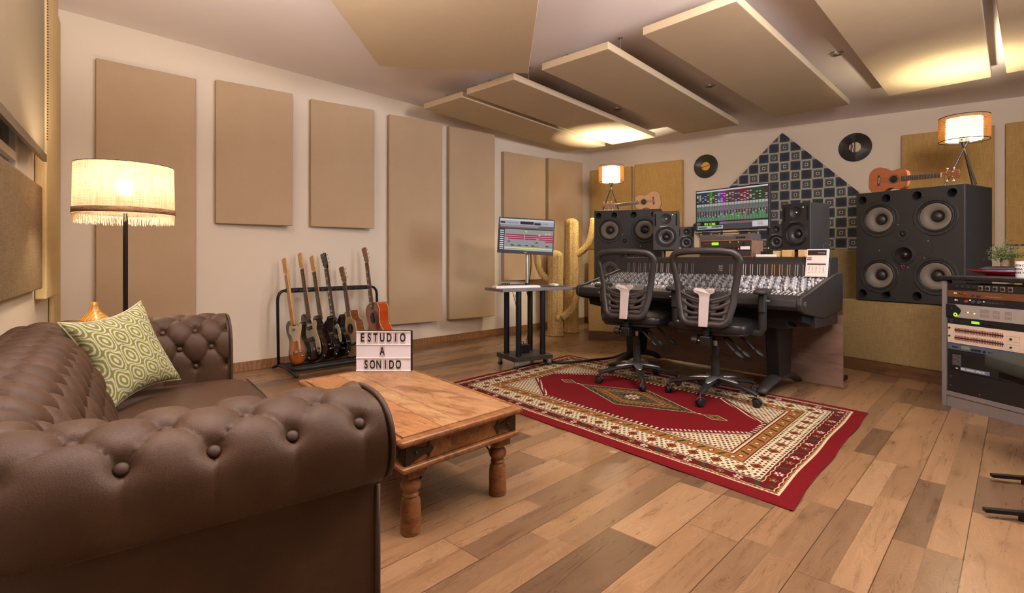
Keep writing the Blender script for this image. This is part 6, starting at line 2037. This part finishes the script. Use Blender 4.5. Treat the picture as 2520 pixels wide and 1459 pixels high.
MB().bb((-0.215, -0.06, 0), (0.215, 0.06, 0.016)).build('case', M_white, kb, bevel=0.004)
m = MB()
for r_ in range(5):
    for c_i in range(22):
        m.bb((-0.208+c_i*0.019, -0.055+r_*0.0215, 0.0155), (-0.208+c_i*0.019+0.0165, -0.055+r_*0.0215+0.018, 0.021))
ko = m.build('keycaps', plain('keycap_white', rgb(242, 238, 236), 0.5), kb, bevel=0.001)
pd_ = Vector((0.181, 4.917, 0.7205))+e1*0.24-e2*0.02
mp = thing('mouse_pad', 'dark thin mouse pad on the right of the trolley tabletop', 'mouse pad', pd_, math.radians(30))
MB().bb((-0.10, -0.085, 0), (0.10, 0.085, 0.003)).build('pad', M_darkg, mp)
ms_ = thing('computer_mouse', 'white mouse on the dark pad', 'mouse', pd_+Vector((0, 0, 0.0031)), math.radians(35))
MB().pillow_box((0, 0, 0.010), (0.06, 0.10, 0.024), 0.6, 16, 0.004).build('shell', M_white, ms_, smooth=True)
cb = Vector((0.181, 4.917, 0.7205))-e1*0.16+e2*0.09
ct = thing('control_surface_unit', 'small black controller with knobs and cables behind the white keyboard', 'audio controller', cb, math.radians(30))
MB().bb((-0.12, -0.03, 0), (0.12, 0.05, 0.022)).build('case', M_black, ct, bevel=0.003)
for k in range(5): MB().cyl((-0.10+0.018*k, 0.0, 0.022), (-0.10+0.018*k, 0.0, 0.040), 0.006, n=12).build('knob', M_blackp, ct, smooth='auto')
# ------------------------------------------------------------------ woven cacti
def straw():
    t = NT('woven_straw')
    co = t.coord()
    a = t.wave(t.mapping(co, scale=(1, 1, 1), rot=(0.5, 0.4, 0.0)), 34, 6, 3, 3, 'Z')
    b = t.wave(t.mapping(co, scale=(1, 1, 0.4)), 16, 5, 3, 4, 'X')
    n = t.noise(t.mapping(co, scale=(60, 60, 60)), 2.0, 3, 0.7)
    f = t.math('ADD', t.math('MULTIPLY', a, 0.35), t.math('ADD', t.math('MULTIPLY', b, 0.15), t.math('MULTIPLY', n, 0.5)))
    t.col(t.ramp(f, [(0.25, rgb(140, 100, 50)), (0.48, rgb(204, 164, 96)), (0.7, rgb(240, 212, 148))]))
    t.rough(0.8)
    t.bump(f, 0.9, 0.01)
    return t.m
M_straw = straw()
def woven(m, pts, r, n=28, seed=0):
    """rope-bound stem: real ridges of plait along the stem"""
    path = catmull(pts, 10)
    L = [0]
    for i in range(1, len(path)): L.append(L[-1]+(path[i]-path[i-1]).length)
    tot = L[-1]
    ns = max(30, int(tot/0.010))
    ctr = []
    j = 0
    for i in range(ns):
        s = tot*i/(ns-1)
        while j < len(path)-2 and L[j+1] < s: j += 1
        ctr.append(path[j].lerp(path[j+1], (s-L[j])/max(1e-9, L[j+1]-L[j])))
    vs, pu = [], None
    for i, p in enumerate(ctr):
        a, b = ctr[max(0, i-1)], ctr[min(ns-1, i+1)]
        t_ = (b-a).normalized()
        if pu is None:
            ref = Vector((0, 1, 0)) if abs(t_.y) < .9 else Vector((1, 0, 0)); u = (ref-t_*ref.dot(t_)).normalized()
        else: u = (pu-t_*pu.dot(t_)).normalized()
        pu = u; w = t_.cross(u)
        s = tot*i/(ns-1)
        e = (tot-s)
        k = math.sqrt(max(0.0, 1-(1-min(1, e/(r*0.8)))**2)) if e < r*0.8 else 1.0
        for q in range(n):
            a_ = 2*PI*q/n
            rr = r*k*(1+0.035*math.cos(a_*9)+0.016*math.sin(a_*9*2+s*260))
            vs.append(p+u*math.cos(a_)*rr+w*math.sin(a_)*rr)
    fs = [(i*n+q, i*n+(q+1) % n, (i+1)*n+(q+1) % n, (i+1)*n+q) for i in range(ns-1) for q in range(n)]
    fs.append(tuple(range(n))[::-1]); fs.append(tuple(range((ns-1)*n, ns*n)))
    m.add(vs, fs)
def hairs(m, rnd, c, r, z0, z1, n):
    for _ in range(n):
        a = rnd.uniform(0, 2*PI); z = rnd.uniform(z0, z1)
        p = Vector((c[0]+r*math.cos(a), c[1]+r*math.sin(a), z))
        d = Vector((math.cos(a), math.sin(a), rnd.uniform(-1, 1)))*rnd.uniform(.004, .010)
        m.cyl(p, p+d, 0.0008, 0.0004, 3, caps=False)
rnd = random.Random(11)
tc = P(1406.5, 0, 7.02); tc.z = 0
ca = thing('woven_cactus', 'tall woven straw cactus with one arm on its right, nearest the speaker', 'decorative cactus', tc)
m = MB(); woven(m, [(0, 0, 0), (0, 0, 0.4), (0, 0, 0.9), (0, 0, 1.3), (0, 0, 1.515)], 0.094, 56); m.build('stem', M_straw, ca, smooth=True)
MB().tube([(0.098*math.cos(a*PI/16), 0.098*math.sin(a*PI/16), 0.012) for a in range(32)], 0.012, 8, closed=True).build('base_braid', M_straw, ca, smooth=True)
m = MB(); woven(m, [(0.06, -0.02, 1.03), (0.14, -0.03, 1.08), (0.215, -0.03, 1.17), (0.255, -0.03, 1.30), (0.275, -0.03, 1.42), (0.285, -0.03, 1.52)], 0.046, 36); m.build('arm', M_straw, ca, smooth=True)
sc_ = P(1366.5, 0, 6.72); sc_.z = 0
cb_ = thing('woven_cactus', 'shorter woven straw cactus with two arms, right behind the trolley', 'decorative cactus', sc_)
m = MB(); woven(m, [(0, 0, 0), (0, 0, 0.3), (0, 0, 0.7), (0, 0, 0.95), (0, 0, 1.085)], 0.099, 56); m.build('stem', M_straw, cb_, smooth=True)
MB().tube([(0.103*math.cos(a*PI/16), 0.103*math.sin(a*PI/16), 0.012) for a in range(32)], 0.012, 8, closed=True).build('base_braid', M_straw, cb_, smooth=True)
m = MB(); woven(m, [(-0.05, 0, 0.70), (-0.12, 0, 0.735), (-0.18, 0, 0.80), (-0.22, 0, 0.90), (-0.235, 0, 1.0), (-0.245, 0, 1.09)], 0.040, 36); m.build('arm', M_straw, cb_, smooth=True)
m = MB(); woven(m, [(0.07, -0.10, 0.24), (0.13, -0.10, 0.28), (0.205, -0.10, 0.36), (0.245, -0.10, 0.46), (0.262, -0.10, 0.55), (0.27, -0.10, 0.62)], 0.044, 36)
m.tube([(0.0, -0.06, 0.21), (0.07, -0.10, 0.24)], 0.042, 20); m.build('arm', M_straw, cb_, smooth=True)

# ------------------------------------------------------------------ records and textile on the back wall
def bw_pt(s, z, off): q = CB+WBd*s+WBn*off; return Vector((q.x, q.y, z))
wang = math.atan2(WBd.y, WBd.x)
def record(px, py, label, lab_mat, r_):
    Y = back_wall_Y(px, 0.012); p = P(px, py, Y)
    o = thing('vinyl_record', label, 'vinyl record', p, wang, 'vinyl records on the back wall')
    t = NT('vinyl')
    s = t.sep(t.coord()); rr = t.math('SQRT', t.math('ADD', t.math('POWER', s[0], 2.0), t.math('POWER', s[2], 2.0)))
    g = t.math('SINE', t.math('MULTIPLY', rr, 2600.0))
    t.col(t.mix(t.noise(t.coord(), 9), rgb(26, 22, 20), rgb(34, 29, 26))); t.rough(0.28); t.bump(g, 0.3, 0.001)
    MB().lathe([(0.0001, 0.002), (r_*0.35, 0.002), (r_*0.37, 0.003), (r_*0.985, 0.003), (r_, 0.001), (r_*0.98, -0.001), (0.0001, -0.001)], 64, (0, 0, 0), RY).build('disc', t.m, o, smooth='auto')
    MB().lathe([(0.0001, 0.0036), (r_*0.35, 0.0036), (r_*0.355, 0.0025)], 40, (0, 0, 0), RY).build('paper_label', lab_mat, o)
    MB().cyl((0, -0.0055, 0), (0, 0.011, 0), 0.0035, n=10).build('nail', M_black, o)
    return o
t = NT('orange_label'); s = t.sep(t.coord())
f = t.math('LESS_THAN', t.math('ABSOLUTE', t.math('SUBTRACT', s[2], t.math('MULTIPLY', s[0], 0.28))), 0.0035)
t.col(t.mix(f, t.mix(t.noise(t.coord(), 40), rgb(232, 168, 52), rgb(240, 184, 76)), rgb(70, 40, 24))); t.rough(0.5)
record(1736.8, 409.1, 'black vinyl record with orange label, left of the patterned textile', t.m, 0.158)
t = NT('photo_label'); s = t.sep(t.coord())
f = t.math('GREATER_THAN', s[0], 0.004)
n = t.math('GREATER_THAN', t.wave(t.coord(), 9, 3, 2, 2, 'X'), 0.78)
t.col(t.mix(f, t.mix(n, rgb(84, 62, 50), rgb(220, 206, 192)), rgb(206, 192, 160))); t.rough(0.5)
record(2104.2, 362.4, 'black vinyl record with brown and cream label, right of the patterned textile', t.m, 0.163)

def tile_dye_factory(sw, zw):
    def f(u, v):
        S = sw(u, v); Z = zw(u, v)
        T = 0.118
        a, b = S/T+0.35, Z/T
        i, j = np.floor(a), np.floor(b)
        x, y = a-i-0.5, b-j-0.5
        dark = np.array([48, 54, 66.]); mid = np.array([72, 78, 88.]); lt = np.array([206, 206, 192.]); navy = np.array([64, 71, 88.])
        out = np.zeros(u.shape+(3,)); out[:] = mid
        even = ((i+j) % 2 == 0)
        m = np.maximum(np.abs(x), np.abs(y)); n_ = np.minimum(np.abs(x), np.abs(y)); 
        tang = np.where(np.abs(x) > np.abs(y), y, x)
        # spiked tiles
        saw = np.abs(((tang*9) % 1.0)-0.5)*2
        sp = even & (m > 0.45-0.14*saw) & (m <= 0.47)
        out[even] = (86, 93, 98)
        ray = even & (m > .2) & (m < .40) & (np.abs(((tang*13/np.maximum(m, .1)*0.3) % 1.0)-0.5) < 0.14); out[ray] = (112, 116, 112)
        out[sp] = lt
        sq = even & (m > .09) & (m < .15); out[sq] = lt
        out[even & (m <= .085)] = dark
        o = ~even
        out[o] = (98, 104, 108); out[o & (m < .44)] = (80, 87, 98)
        r = np.hypot(x, y)
        out[o & (m < .36)] = navy
        tex = (np.sin(x*60)*np.sin(y*60) > 0.35)
        out[o & tex & (m > .22) & (m < .36)] = (72, 78, 92)
        out[o & (np.abs(np.abs(x)-np.abs(y)) < .02) & (m > .2)] = (92, 98, 106)
        out[(m > .462)] = lt*0.92
        return out
    return f
s0, zt0, hd = 2.712, None, 1.14
Yt = back_wall_Y(1925, 0.04)
s_tip = (P(1925, 0, Yt)-CB-WBn*0.04); s_tip.z = 0; s_tip = s_tip.dot(WBd)
z_tip = 1+(HY-326)/F_PX*Yt
tx_o = bw_pt(s_tip, z_tip-hd, 0.04)
tex = thing('wall_textile', 'diamond-hung panel covered in navy and cream tile-patterned fabric behind the console', 'wall hanging', tx_o, wang)
k = hd
pts = [(0, 0, -k), (k, 0, 0), (0, 0, k), (-k, 0, 0)]
def sw(u, v): return (k*u-k*v)+s_tip
def zw(u, v): return (-k+k*u+k*v)+z_tip
dyed('patterned_cloth', tile_dye_factory(sw, zw), [(0, -0.001, -k), (k, -0.001, 0), (0, -0.001, k), (-k, -0.001, 0)], 560, 560, attr_mat('tile_print', 0.9, bump=(700, 0.3), spec=0.15), tex)
MB().prism([(0, -k), (k, 0), (0, k), (-k, 0)], 0.0, 0.036, MXZ).build('backing_frame', plain('navy_cloth', rgb(50, 54, 66), 0.9), tex)

# ------------------------------------------------------------------ equipment rack at the right edge
RA, RB = Vector((2.914, 3.581, 0)), Vector((0.208, -0.978, 0))     # left front foot and direction along the front
RB.normalize(); rang = math.atan2(RB.y, RB.x)
rf = thing('equipment_desk', 'grey rack desk with black worktop at the right edge of the photo', 'rack furniture', RA, rang)
RWD, RDP = 1.1, 0.80
MB().bb((-0.012, -0.02, 0.845), (RWD, RDP, 0.872)).build('worktop', plain('black_laminate', rgb(34, 31, 31), 0.28, bump=0.03), rf, bevel=0.008, seg=3)
M_gr = plain('grey_melamine', rgb(122, 114, 112), 0.5)
MB().bb((0.0, 0, 0), (0.030, 0.05, 0.845)).build('front_upright', M_gr, rf, bevel=0.001)
MB().bb((0.0, RDP-0.10, 0), (0.030, RDP-0.05, 0.845)).build('rear_upright', M_gr, rf, bevel=0.001)
MB().bb((0.0, 0.05, 0.0), (0.020, RDP-0.10, 0.60)).build('side_panel', M_gr, rf)
MB().bb((0.030, -0.0, 0.075), (RWD, RDP-0.05, 0.105)).build('bottom_shelf', M_gr, rf, bevel=0.001)
MB().bb((0.030, 0.006, 0.0), (RWD, 0.022, 0.075)).build('plinth', M_gr, rf, bevel=0.001)
MB().bb((0.55, 0.0, 0.105), (0.58, 0.05, 0.845)).build('front_upright', M_gr, rf, bevel=0.001)
m = MB().bb((0.030, 0.010, 0.105), (0.045, 0.014, 0.845)); ro_ = m.build('rack_rail', M_black, rf)
mm = MB()
for i in range(24): mm.cyl((0.0375, 0.009, 0.13+i*0.03), (0.0375, 0.011, 0.13+i*0.03), 0.003, n=8)
mm.build('rail_screws', M_silver, ro_)
ub = (RA.x+RB.x*0.040, RA.y+RB.y*0.040, 0.0)
UW = 0.483
GR = 'audio units in the grey rack'
def ru(name, label, z0, z1, mat, dep=0.3): return unit(name, label, z0, z1, ub, UW, rang, mat, dep, GR, y0=-0.001)
M_brown = plain('bronze_faceplate', rgb(118, 78, 48), 0.4, 0.3)
M_blk = plain('black_faceplate', rgb(30, 28, 28), 0.45)
M_sil = plain('silver_faceplate', rgb(186, 176, 172), 0.35, 0.4)
M_bei = plain('beige_faceplate', rgb(206, 186, 168), 0.45)
M_blu = plain('steel_blue_faceplate', rgb(88, 100, 124), 0.4, 0.3)
M_red = plain('red_knob', rgb(170, 40, 44), 0.4)
M_bluek = plain('blue_grey_knob', rgb(62, 70, 86), 0.4)
o = ru('patch_bay', 'black connector panel with seven round sockets, topmost in the grey rack', 0.779, 0.824, M_blk)
uknobs(o, [(0.058+0.036*k, 0.024) for k in range(4)], M_rubber, 0.013, 0.006, 'socket')
for k in range(5):
    x = 0.205+0.042*k
    so = MB().bb((x-0.013, -0.003, 0.008), (x+0.013, 0.0, 0.038)).build('socket', M_silver, o, bevel=0.003)
    MB().cyl((x, -0.005, 0.022), (x, -0.001, 0.022), 0.0095, n=16).build('socket_insert', M_hole, so)
    MB().bb((x-0.004, -0.006, 0.030), (x+0.004, -0.002, 0.035)).build('release_tab', M_red, so)
o = ru('compressor', 'bronze-coloured compressor with red and blue knobs, second in the grey rack', 0.734, 0.779, M_brown)
uknobs(o, [(0.115, 0.025)], M_red, 0.008); uknobs(o, [(0.160, 0.024), (0.195, 0.023)], M_bluek, 0.009); uknobs(o, [(0.075, 0.024), (0.091, 0.023)], M_blackp, 0.004, 0.003, 'push_button')
text_mb('dbx', 0.014, 0.0005, 0.0006, M=at(0.050, -0.0006, 0.027) @ TXZ).build('lettering', M_white, o)
m = MB()
for k in range(16): m.box((0.235+0.006*k, -0.0006, 0.016), (0.002, 0.001, 0.003))
m.build('scale_print', M_bei, o)
o = ru('compressor', 'black compressor with a red knob, green and pink lights, third in the grey rack', 0.689, 0.734, M_blk)
uknobs(o, [(0.122, 0.022)], M_red, 0.009); uknobs(o, [(0.165, 0.022), (0.200, 0.022)], M_bluek, 0.010); uknobs(o, [(0.086, 0.020), (0.102, 0.020)], M_blackp, 0.004, 0.003, 'push_button')
text_mb('dbx', 0.014, 0.0005, 0.0006, M=at(0.055, -0.0006, 0.027) @ TXZ).build('lettering', M_white, o)
MB().ball((0.142, 0, 0.032), 0.004, 8).build('green_light', emis('green_light', (0.3, 1, 0.2, 1), 5), o)
MB().ball((0.224, 0, 0.028), 0.004, 8).build('pink_light', emis('pink_light', (1, 0.15, 0.3, 1), 4), o)
m = MB()
for k in range(14): m.box((0.235+0.0075*k, -0.0006, 0.024), (0.003, 0.001, 0.003))
m.build('scale_print', M_grey, o)
o = ru('converter', 'silver audio converter with black blob and green glowing ring, fourth in the grey rack', 0.600, 0.688, M_sil)
MB().prism([(-.008, .086), (.05, .086), (.062, .075), (.082, .060), (.088, .045), (.075, .022), (.055, .012), (.04, .0), (-.008, .0)], -0.006, 0.0, MXZ).build('black_blob', M_hole, o, bevel=0.003)
MB().tube([(0.056+0.0095*math.cos(a*PI/12), -0.0085, 0.020+0.0095*math.sin(a*PI/12)) for a in range(24)], 0.003, 6, closed=True).build('glowing_ring', emis('lime_ring', (0.5, 1, 0.03, 1), 1.6), o)
text_mb('M', 0.010, 0.0004, 0.0004, M=at(0.03, -0.0066, 0.060) @ TXZ).build('lettering', M_silver, o)
m = MB(); m2_ = MB()
for gx in (0.205, 0.280, 0.345):
    for c in range(9 if gx < .25 else 6):
        for r in range(8):
            m.box((gx+0.0062*c, -0.0006, 0.020+0.0055*r+(0.006 if r > 3 else 0)), (0.0022, 0.001, 0.0028))
m.build('led_matrix', plain('led_off_brown', rgb(92, 52, 44), 0.5), o)
for k in range(9): m2_.box((0.105+0.0075*k, -0.0006, 0.040), (0.0025, 0.001, 0.0025))
m2_.build('indicator', M_brown, o)
MB().ball((0.130, 0, 0.040), 0.004, 8).build('amber_light', emis('amber_light', (1, 0.55, 0.08, 1), 5), o)
MB().ball((0.168, 0, 0.037), 0.004, 8).build('green_light', emis('green_light', (0.4, 1, 0.1, 1), 5), o)
o = ru('effects_processor', 'black effects unit with lime display, above the beige equaliser', 0.557, 0.599, M_blk)
MB().bb((0.150, -0.001, 0.014), (0.198, 0.001, 0.030)).build('display', lime, o)
m = MB().tube([(0.028+0.008*math.cos(a*PI/8), -0.001, 0.022+0.008*math.sin(a*PI/8)) for a in range(13)], 0.0018, 6); m.box((0.028, -0.001, 0.010), (0.018, 0.0015, 0.004)); m.build('emblem', M_bluek, o)
uknobs(o, [(0.217+0.019*k, 0.020) for k in range(6)], M_rubber, 0.0065, 0.008)
m = MB()
for k in range(12): m.box((0.082+0.005*k, -0.0006, 0.014+0.012*(k % 2)), (0.003, 0.001, 0.0016))
m.build('panel_print', M_grey, o)
o = ru('graphic_equaliser', 'beige graphic equaliser with two rows of black and red sliders', 0.430, 0.556, M_bei)
for row, z in ((0, 0.088), (1, 0.038)):
    MB().bb((0.045, -0.002, z-0.004), (0.335, 0.0, z+0.004)).build('slider_bed', M_hole, o)
    for k in range(31):
        x = 0.052+0.00925*k
        MB().bb((x-0.0012, -0.0045, z-0.015), (x+0.0012, -0.0005, z+0.015)).build('slider', plain('slider_red_brown', rgb(112, 52, 48), 0.5) if k == 0 and row == 0 else bpy.data.materials['slider_red_brown'], o)
uknobs(o, [(0.012, 0.098), (0.012, 0.045)], M_darkg, 0.006, 0.006)
for z in (0.075, 0.025):
    m = MB(); m.tube([(0.350, -0.0004, z-0.016), (0.42, -0.0004, z-0.016), (0.42, -0.0004, z+0.018), (0.350, -0.0004, z+0.018)], 0.0006, 4, closed=True); m.build('printed_frame', M_grey, o)
    uknobs(o, [(0.375, z)], M_blackp, 0.006, 0.008)
o = ru('signal_processor', 'thin steel-blue processor with unlit display under the equaliser', 0.386, 0.429, M_blu)
MB().bb((0.088, -0.001, 0.012), (0.140, 0.001, 0.034)).build('display', plain('unlit_display', rgb(120, 132, 100), 0.3), o)
MB().bb((0.030, -0.001, 0.014), (0.066, 0.001, 0.022)).build('slot', M_hole, o)
uknobs(o, [(0.160+0.020*k, 0.018) for k in range(3)]+[(0.228, 0.018)], M_rubber, 0.007, 0.009)
uknobs(o, [(0.255+0.014*k, 0.018) for k in range(8)], M_blackp, 0.004, 0.004, 'push_button')
o = ru('digital_effects_mainframe', 'large black unit with vent grille and blue lettered strip, above the plain panel', 0.245, 0.385, M_blk)
MB().bb((0.018, -0.003, 0.012), (0.44, 0.0, 0.125)).build('inner_panel', plain('matte_black_panel', rgb(22, 21, 21), 0.5), o, bevel=0.002)
m = MB()
for i in range(10):
    for j in range(8): m.box((0.036+0.0055*i, -0.0034, 0.045+0.009*j), (0.0028, 0.001, 0.005))
m.build('vent_grille', M_grey, o)
MB().bb((0.098, -0.0045, 0.085), (0.142, -0.003, 0.098)).build('disk_slot', M_hole, o)
MB().bb((0.055, -0.0045, 0.018), (0.069, -0.003, 0.026)).build('rating_label', M_bei, o)
MB().bb((0.085, -0.0048, 0.012), (0.26, -0.003, 0.036)).build('name_strip', plain('strip_blue', rgb(104, 116, 142), 0.4), o)
text_mb('480L DIGITAL EFFECTS', 0.0155, 0.0004, 0.0003, 0.92, align='LEFT', M=at(0.089, -0.0052, 0.0235) @ TXZ).build('lettering', M_white, o)
o = ru('blanking_plate', 'plain black blanking panel at the bottom of the grey rack', 0.107, 0.244, M_blk)
for x, z in ((0.02, 0.1), (0.02, 0.04), (0.2, 0.02)): MB().cyl((x, -0.003, z), (x, 0, z), 0.004, n=10).build('screw', M_silver, o)

def on_desk(a, b, z=0.8722): q = RA+RB*a+Vector((-RB.y, RB.x, 0))*b; return Vector((q.x, q.y, z))
def desk_at(px, b):
    n = Vector((-RB.y, RB.x, 0)); base_ = RA+n*b; k = (px-HX)/F_PX
    t_ = (base_.x-k*base_.y)/(k*RB.y-RB.x)
    return on_desk(t_, b)
bp = desk_at(2464, 0.42)
dsh = thing('red_tray', 'pointed red lacquer dish under the bonsai pot', 'tray', bp, rang+0.35)
prof2 = []
def boat(a, b):
    th = 2*PI*a; f = b
    L_, W_ = 0.075+0.075*f, 0.04+0.05*f
    ex = 1+0.25*f*abs(math.cos(th))**6
    return Vector((L_*math.cos(th)*ex, W_*math.sin(th), 0.003+0.028*f**1.5+0.008*f*abs(math.cos(th))**6))
m = MB().grid(boat, 48, 8, cu=True)
n0 = [i*8 for i in range(48)]; m.f.append(tuple(n0)); m.mi.append(0)
m.build('dish', plain('red_lacquer', rgb(140, 14, 26), 0.25, coat=0.6), dsh, smooth='auto', solid=0.005)
pot = thing('bonsai', 'small green bonsai tree in a shallow grey glazed pot on the red dish', 'bonsai', bp+Vector((0, 0, 0.0075)), rang+0.35)
def potf(a, b):
    th = 2*PI*a; c, s_ = math.cos(th), math.sin(th)
    q = lambda v, p: math.copysign(abs(v)**p, v)
    L_, W_ = 0.088+0.016*b, 0.055+0.012*b
    rib = 0.002*math.sin(b*PI*5)
    return Vector((q(c, .45)*(L_+rib), q(s_, .45)*(W_+rib), 0.003+0.040*b))
m = MB().grid(potf, 64, 14, cu=True); m.f.append(tuple(i*14 for i in range(64))); m.mi.append(0)
m.build('pot', plain('blue_grey_glaze', rgb(84, 84, 104), 0.3, coat=0.5), pot, smooth='auto', solid=0.004)
m = MB(); m.pillow_box((0, 0, 0.040), (0.19, 0.115, 0.022), 0.5, 16, 0.006); m.build('soil', plain('dark_soil', rgb(64, 40, 24), 0.95, bump=1.0, bscale=120), pot, smooth=True)
t = plain('bonsai_bark', rgb(126, 92, 70), 0.8, bump=0.6, bscale=120)
tk = MB(); tips = []
tk.tube(catmull([(0, 0, 0.03), (0.004, 0.0, 0.07), (-0.003, 0.003, 0.105), (0.005, 0, 0.13)], 5), [0.010-0.0003*i for i in range(16)], 8)
rr = random.Random(5)
for i in range(16):
    a = rr.uniform(0, 2*PI); L_ = rr.uniform(0.05, 0.105); up = rr.uniform(-0.015, 0.10)
    if i in (0, 1): a = 0.2; L_ = 0.125; up = 0.0+0.03*i
    p0 = Vector((0, 0, rr.uniform(0.085, 0.13))); d = Vector((math.cos(a), math.sin(a), 0))
    p1 = p0+d*L_*0.5+Vector((0, 0, up*0.6)); p2 = p0+d*L_+Vector((0, 0, up))
    tk.tube(catmull([p0, p1, p2], 5), [0.0035-0.0002*k for k in range(11)], 6)
    tips += [p0.lerp(p1, .8), p1, p1.lerp(p2, .5), p2]
tk.build('trunk', t, pot, smooth=True)
lf = MB()
for tp_ in tips:
    for _ in range(34):
        c = tp_+Vector((rr.gauss(0, .013), rr.gauss(0, .013), rr.gauss(0.004, .011)))
        n = Vector((rr.gauss(0, 1), rr.gauss(0, 1), rr.gauss(0.8, 1))).normalized()
        u = n.orthogonal().normalized(); w = n.cross(u); L_ = rr.uniform(.004, .0065)
        lf.cur = rr.randrange(2)
        lf.add([c-u*L_, c-u*L_*.2+w*L_*.45+n*.0008, c+u*L_, c-u*L_*.2-w*L_*.45+n*.0008], [(0, 1, 2, 3)])
lo = lf.build('foliage', [plain('leaf_green', rgb(72, 92, 40), 0.5, var=0.3), plain('leaf_pale', rgb(112, 122, 66), 0.5, var=0.3)], pot, fixn=False); lo['kind'] = 'stuff'
mg_p = desk_at(2517, 0.14)
mg = thing('printed_mug', 'white mug with black capital lettering cut by the right edge of the photo', 'mug', mg_p, rang)
MB().lathe([(0.0001, 0.003), (0.030, 0.0), (0.033, 0.004), (0.036, 0.100), (0.033, 0.100), (0.031, 0.008), (0.0001, 0.007)], 40).build('cup', M_white, mg, smooth='auto')
m = MB()
for i, s_ in enumerate(('ESTA DE', 'MODA TU', 'BUYS YO')):
    base_m = text_mb(s_, 0.017, 0.0004, 0.0004, 0.9)
    R_ = 0.0355; z = 0.075-0.022*i
    m.add([Vector(((R_+0.0004+p[2])*math.sin(p[0]/R_+0.25), -(R_+0.0004+p[2])*math.cos(p[0]/R_+0.25), z+p[1])) for p in base_m.v], base_m.f)
m.build('lettering', M_black, mg)

# ------------------------------------------------------------------ padded bench in front of the rack
fb_ = thing('padded_bench', 'dark green padded bench with two flat black metal foot bars, cut by the right edge', 'bench', (2.305, 2.44, 0), math.radians(-14))
M_gp = plain('green_velvet', rgb(40, 44, 38), 0.95, var=0.2, bump=0.4, bscale=260)
MB().pillow_box((0.24, 0.05, 0.482), (0.48, 0.40, 0.080), 0.30, 22, 0.006).build('seat', M_gp, fb_, smooth=True)
MB().bb((0.06, -0.10, 0.40), (0.44, 0.20, 0.443)).build('seat_board', M_black, fb_, bevel=0.004)
d_ = math.radians(-14)
for (px0, py0) in ((2440, 1166), (2422, 1250)):
    p = PZ(px0, py0, 0.035)
    loc = Matrix.Rotation(-d_, 3, 'Z') @ (p-Vector((2.305, 2.44, 0)))
    a = MB(); a.bb((loc.x, loc.y-0.012, 0.022), (loc.x+0.62, loc.y+0.012, 0.036)); a.build('foot_bar', M_black, fb_, bevel=0.001)
    for x in (loc.x+0.12, loc.x+0.52):
        MB().cyl((x, loc.y, 0.0), (x, loc.y, 0.022), 0.010, n=10).build('foot_pad', M_rubber, fb_)
    MB().cyl((loc.x+0.30, loc.y, 0.036), (0.30, 0.05, 0.41), 0.012, n=12).build('strut', M_black, fb_, smooth='auto')

# ------------------------------------------------------------------ floor cables
def cable(label, pts, r, mat=M_rubber):
    w = catmull(pts, 8)
    o = MB().tube(w, r, 8).build('floor_cable', mat, None, smooth=True)
    tag(o, label, 'cable')
    return o
cable('thick black cable crossing the rug corner between the trolley and the console leg',
      [PZ(1338, 886, .03), PZ(1375, 892, .03), PZ(1415, 890, .03), PZ(1462, 885, .03), PZ(1505, 880, .022), PZ(1535, 870, .016), PZ(1560, 862, .016)], 0.013)
cable('black cable loop on the floor behind the right end of the console', [PZ(2030, 884, .012), PZ(2052, 880, .012), PZ(2072, 892, .012), PZ(2060, 900, .012), PZ(2036, 896, .012)], 0.008)
cable('black cable running along the floor to the olive plinth', [PZ(2030, 904, .010), PZ(2055, 902, .010), PZ(2080, 897, .010), PZ(2096, 898, .010)], 0.007)
cable('long black cable at the foot of the olive absorber', [PZ(2036, 868, .009), PZ(2060, 870, .009), PZ(2084, 873, .009)], 0.007)
pb_ = PZ(2048, 934, 0.0)
pe = thing('foot_pedal', 'small flat black box on the floor behind the modesty board', 'pedal', (pb_.x+0.03, pb_.y+0.05, 0), cang)
MB().bb((-0.10, -0.05, 0.0), (0.10, 0.05, 0.035)).build('housing', M_black, pe, bevel=0.004)
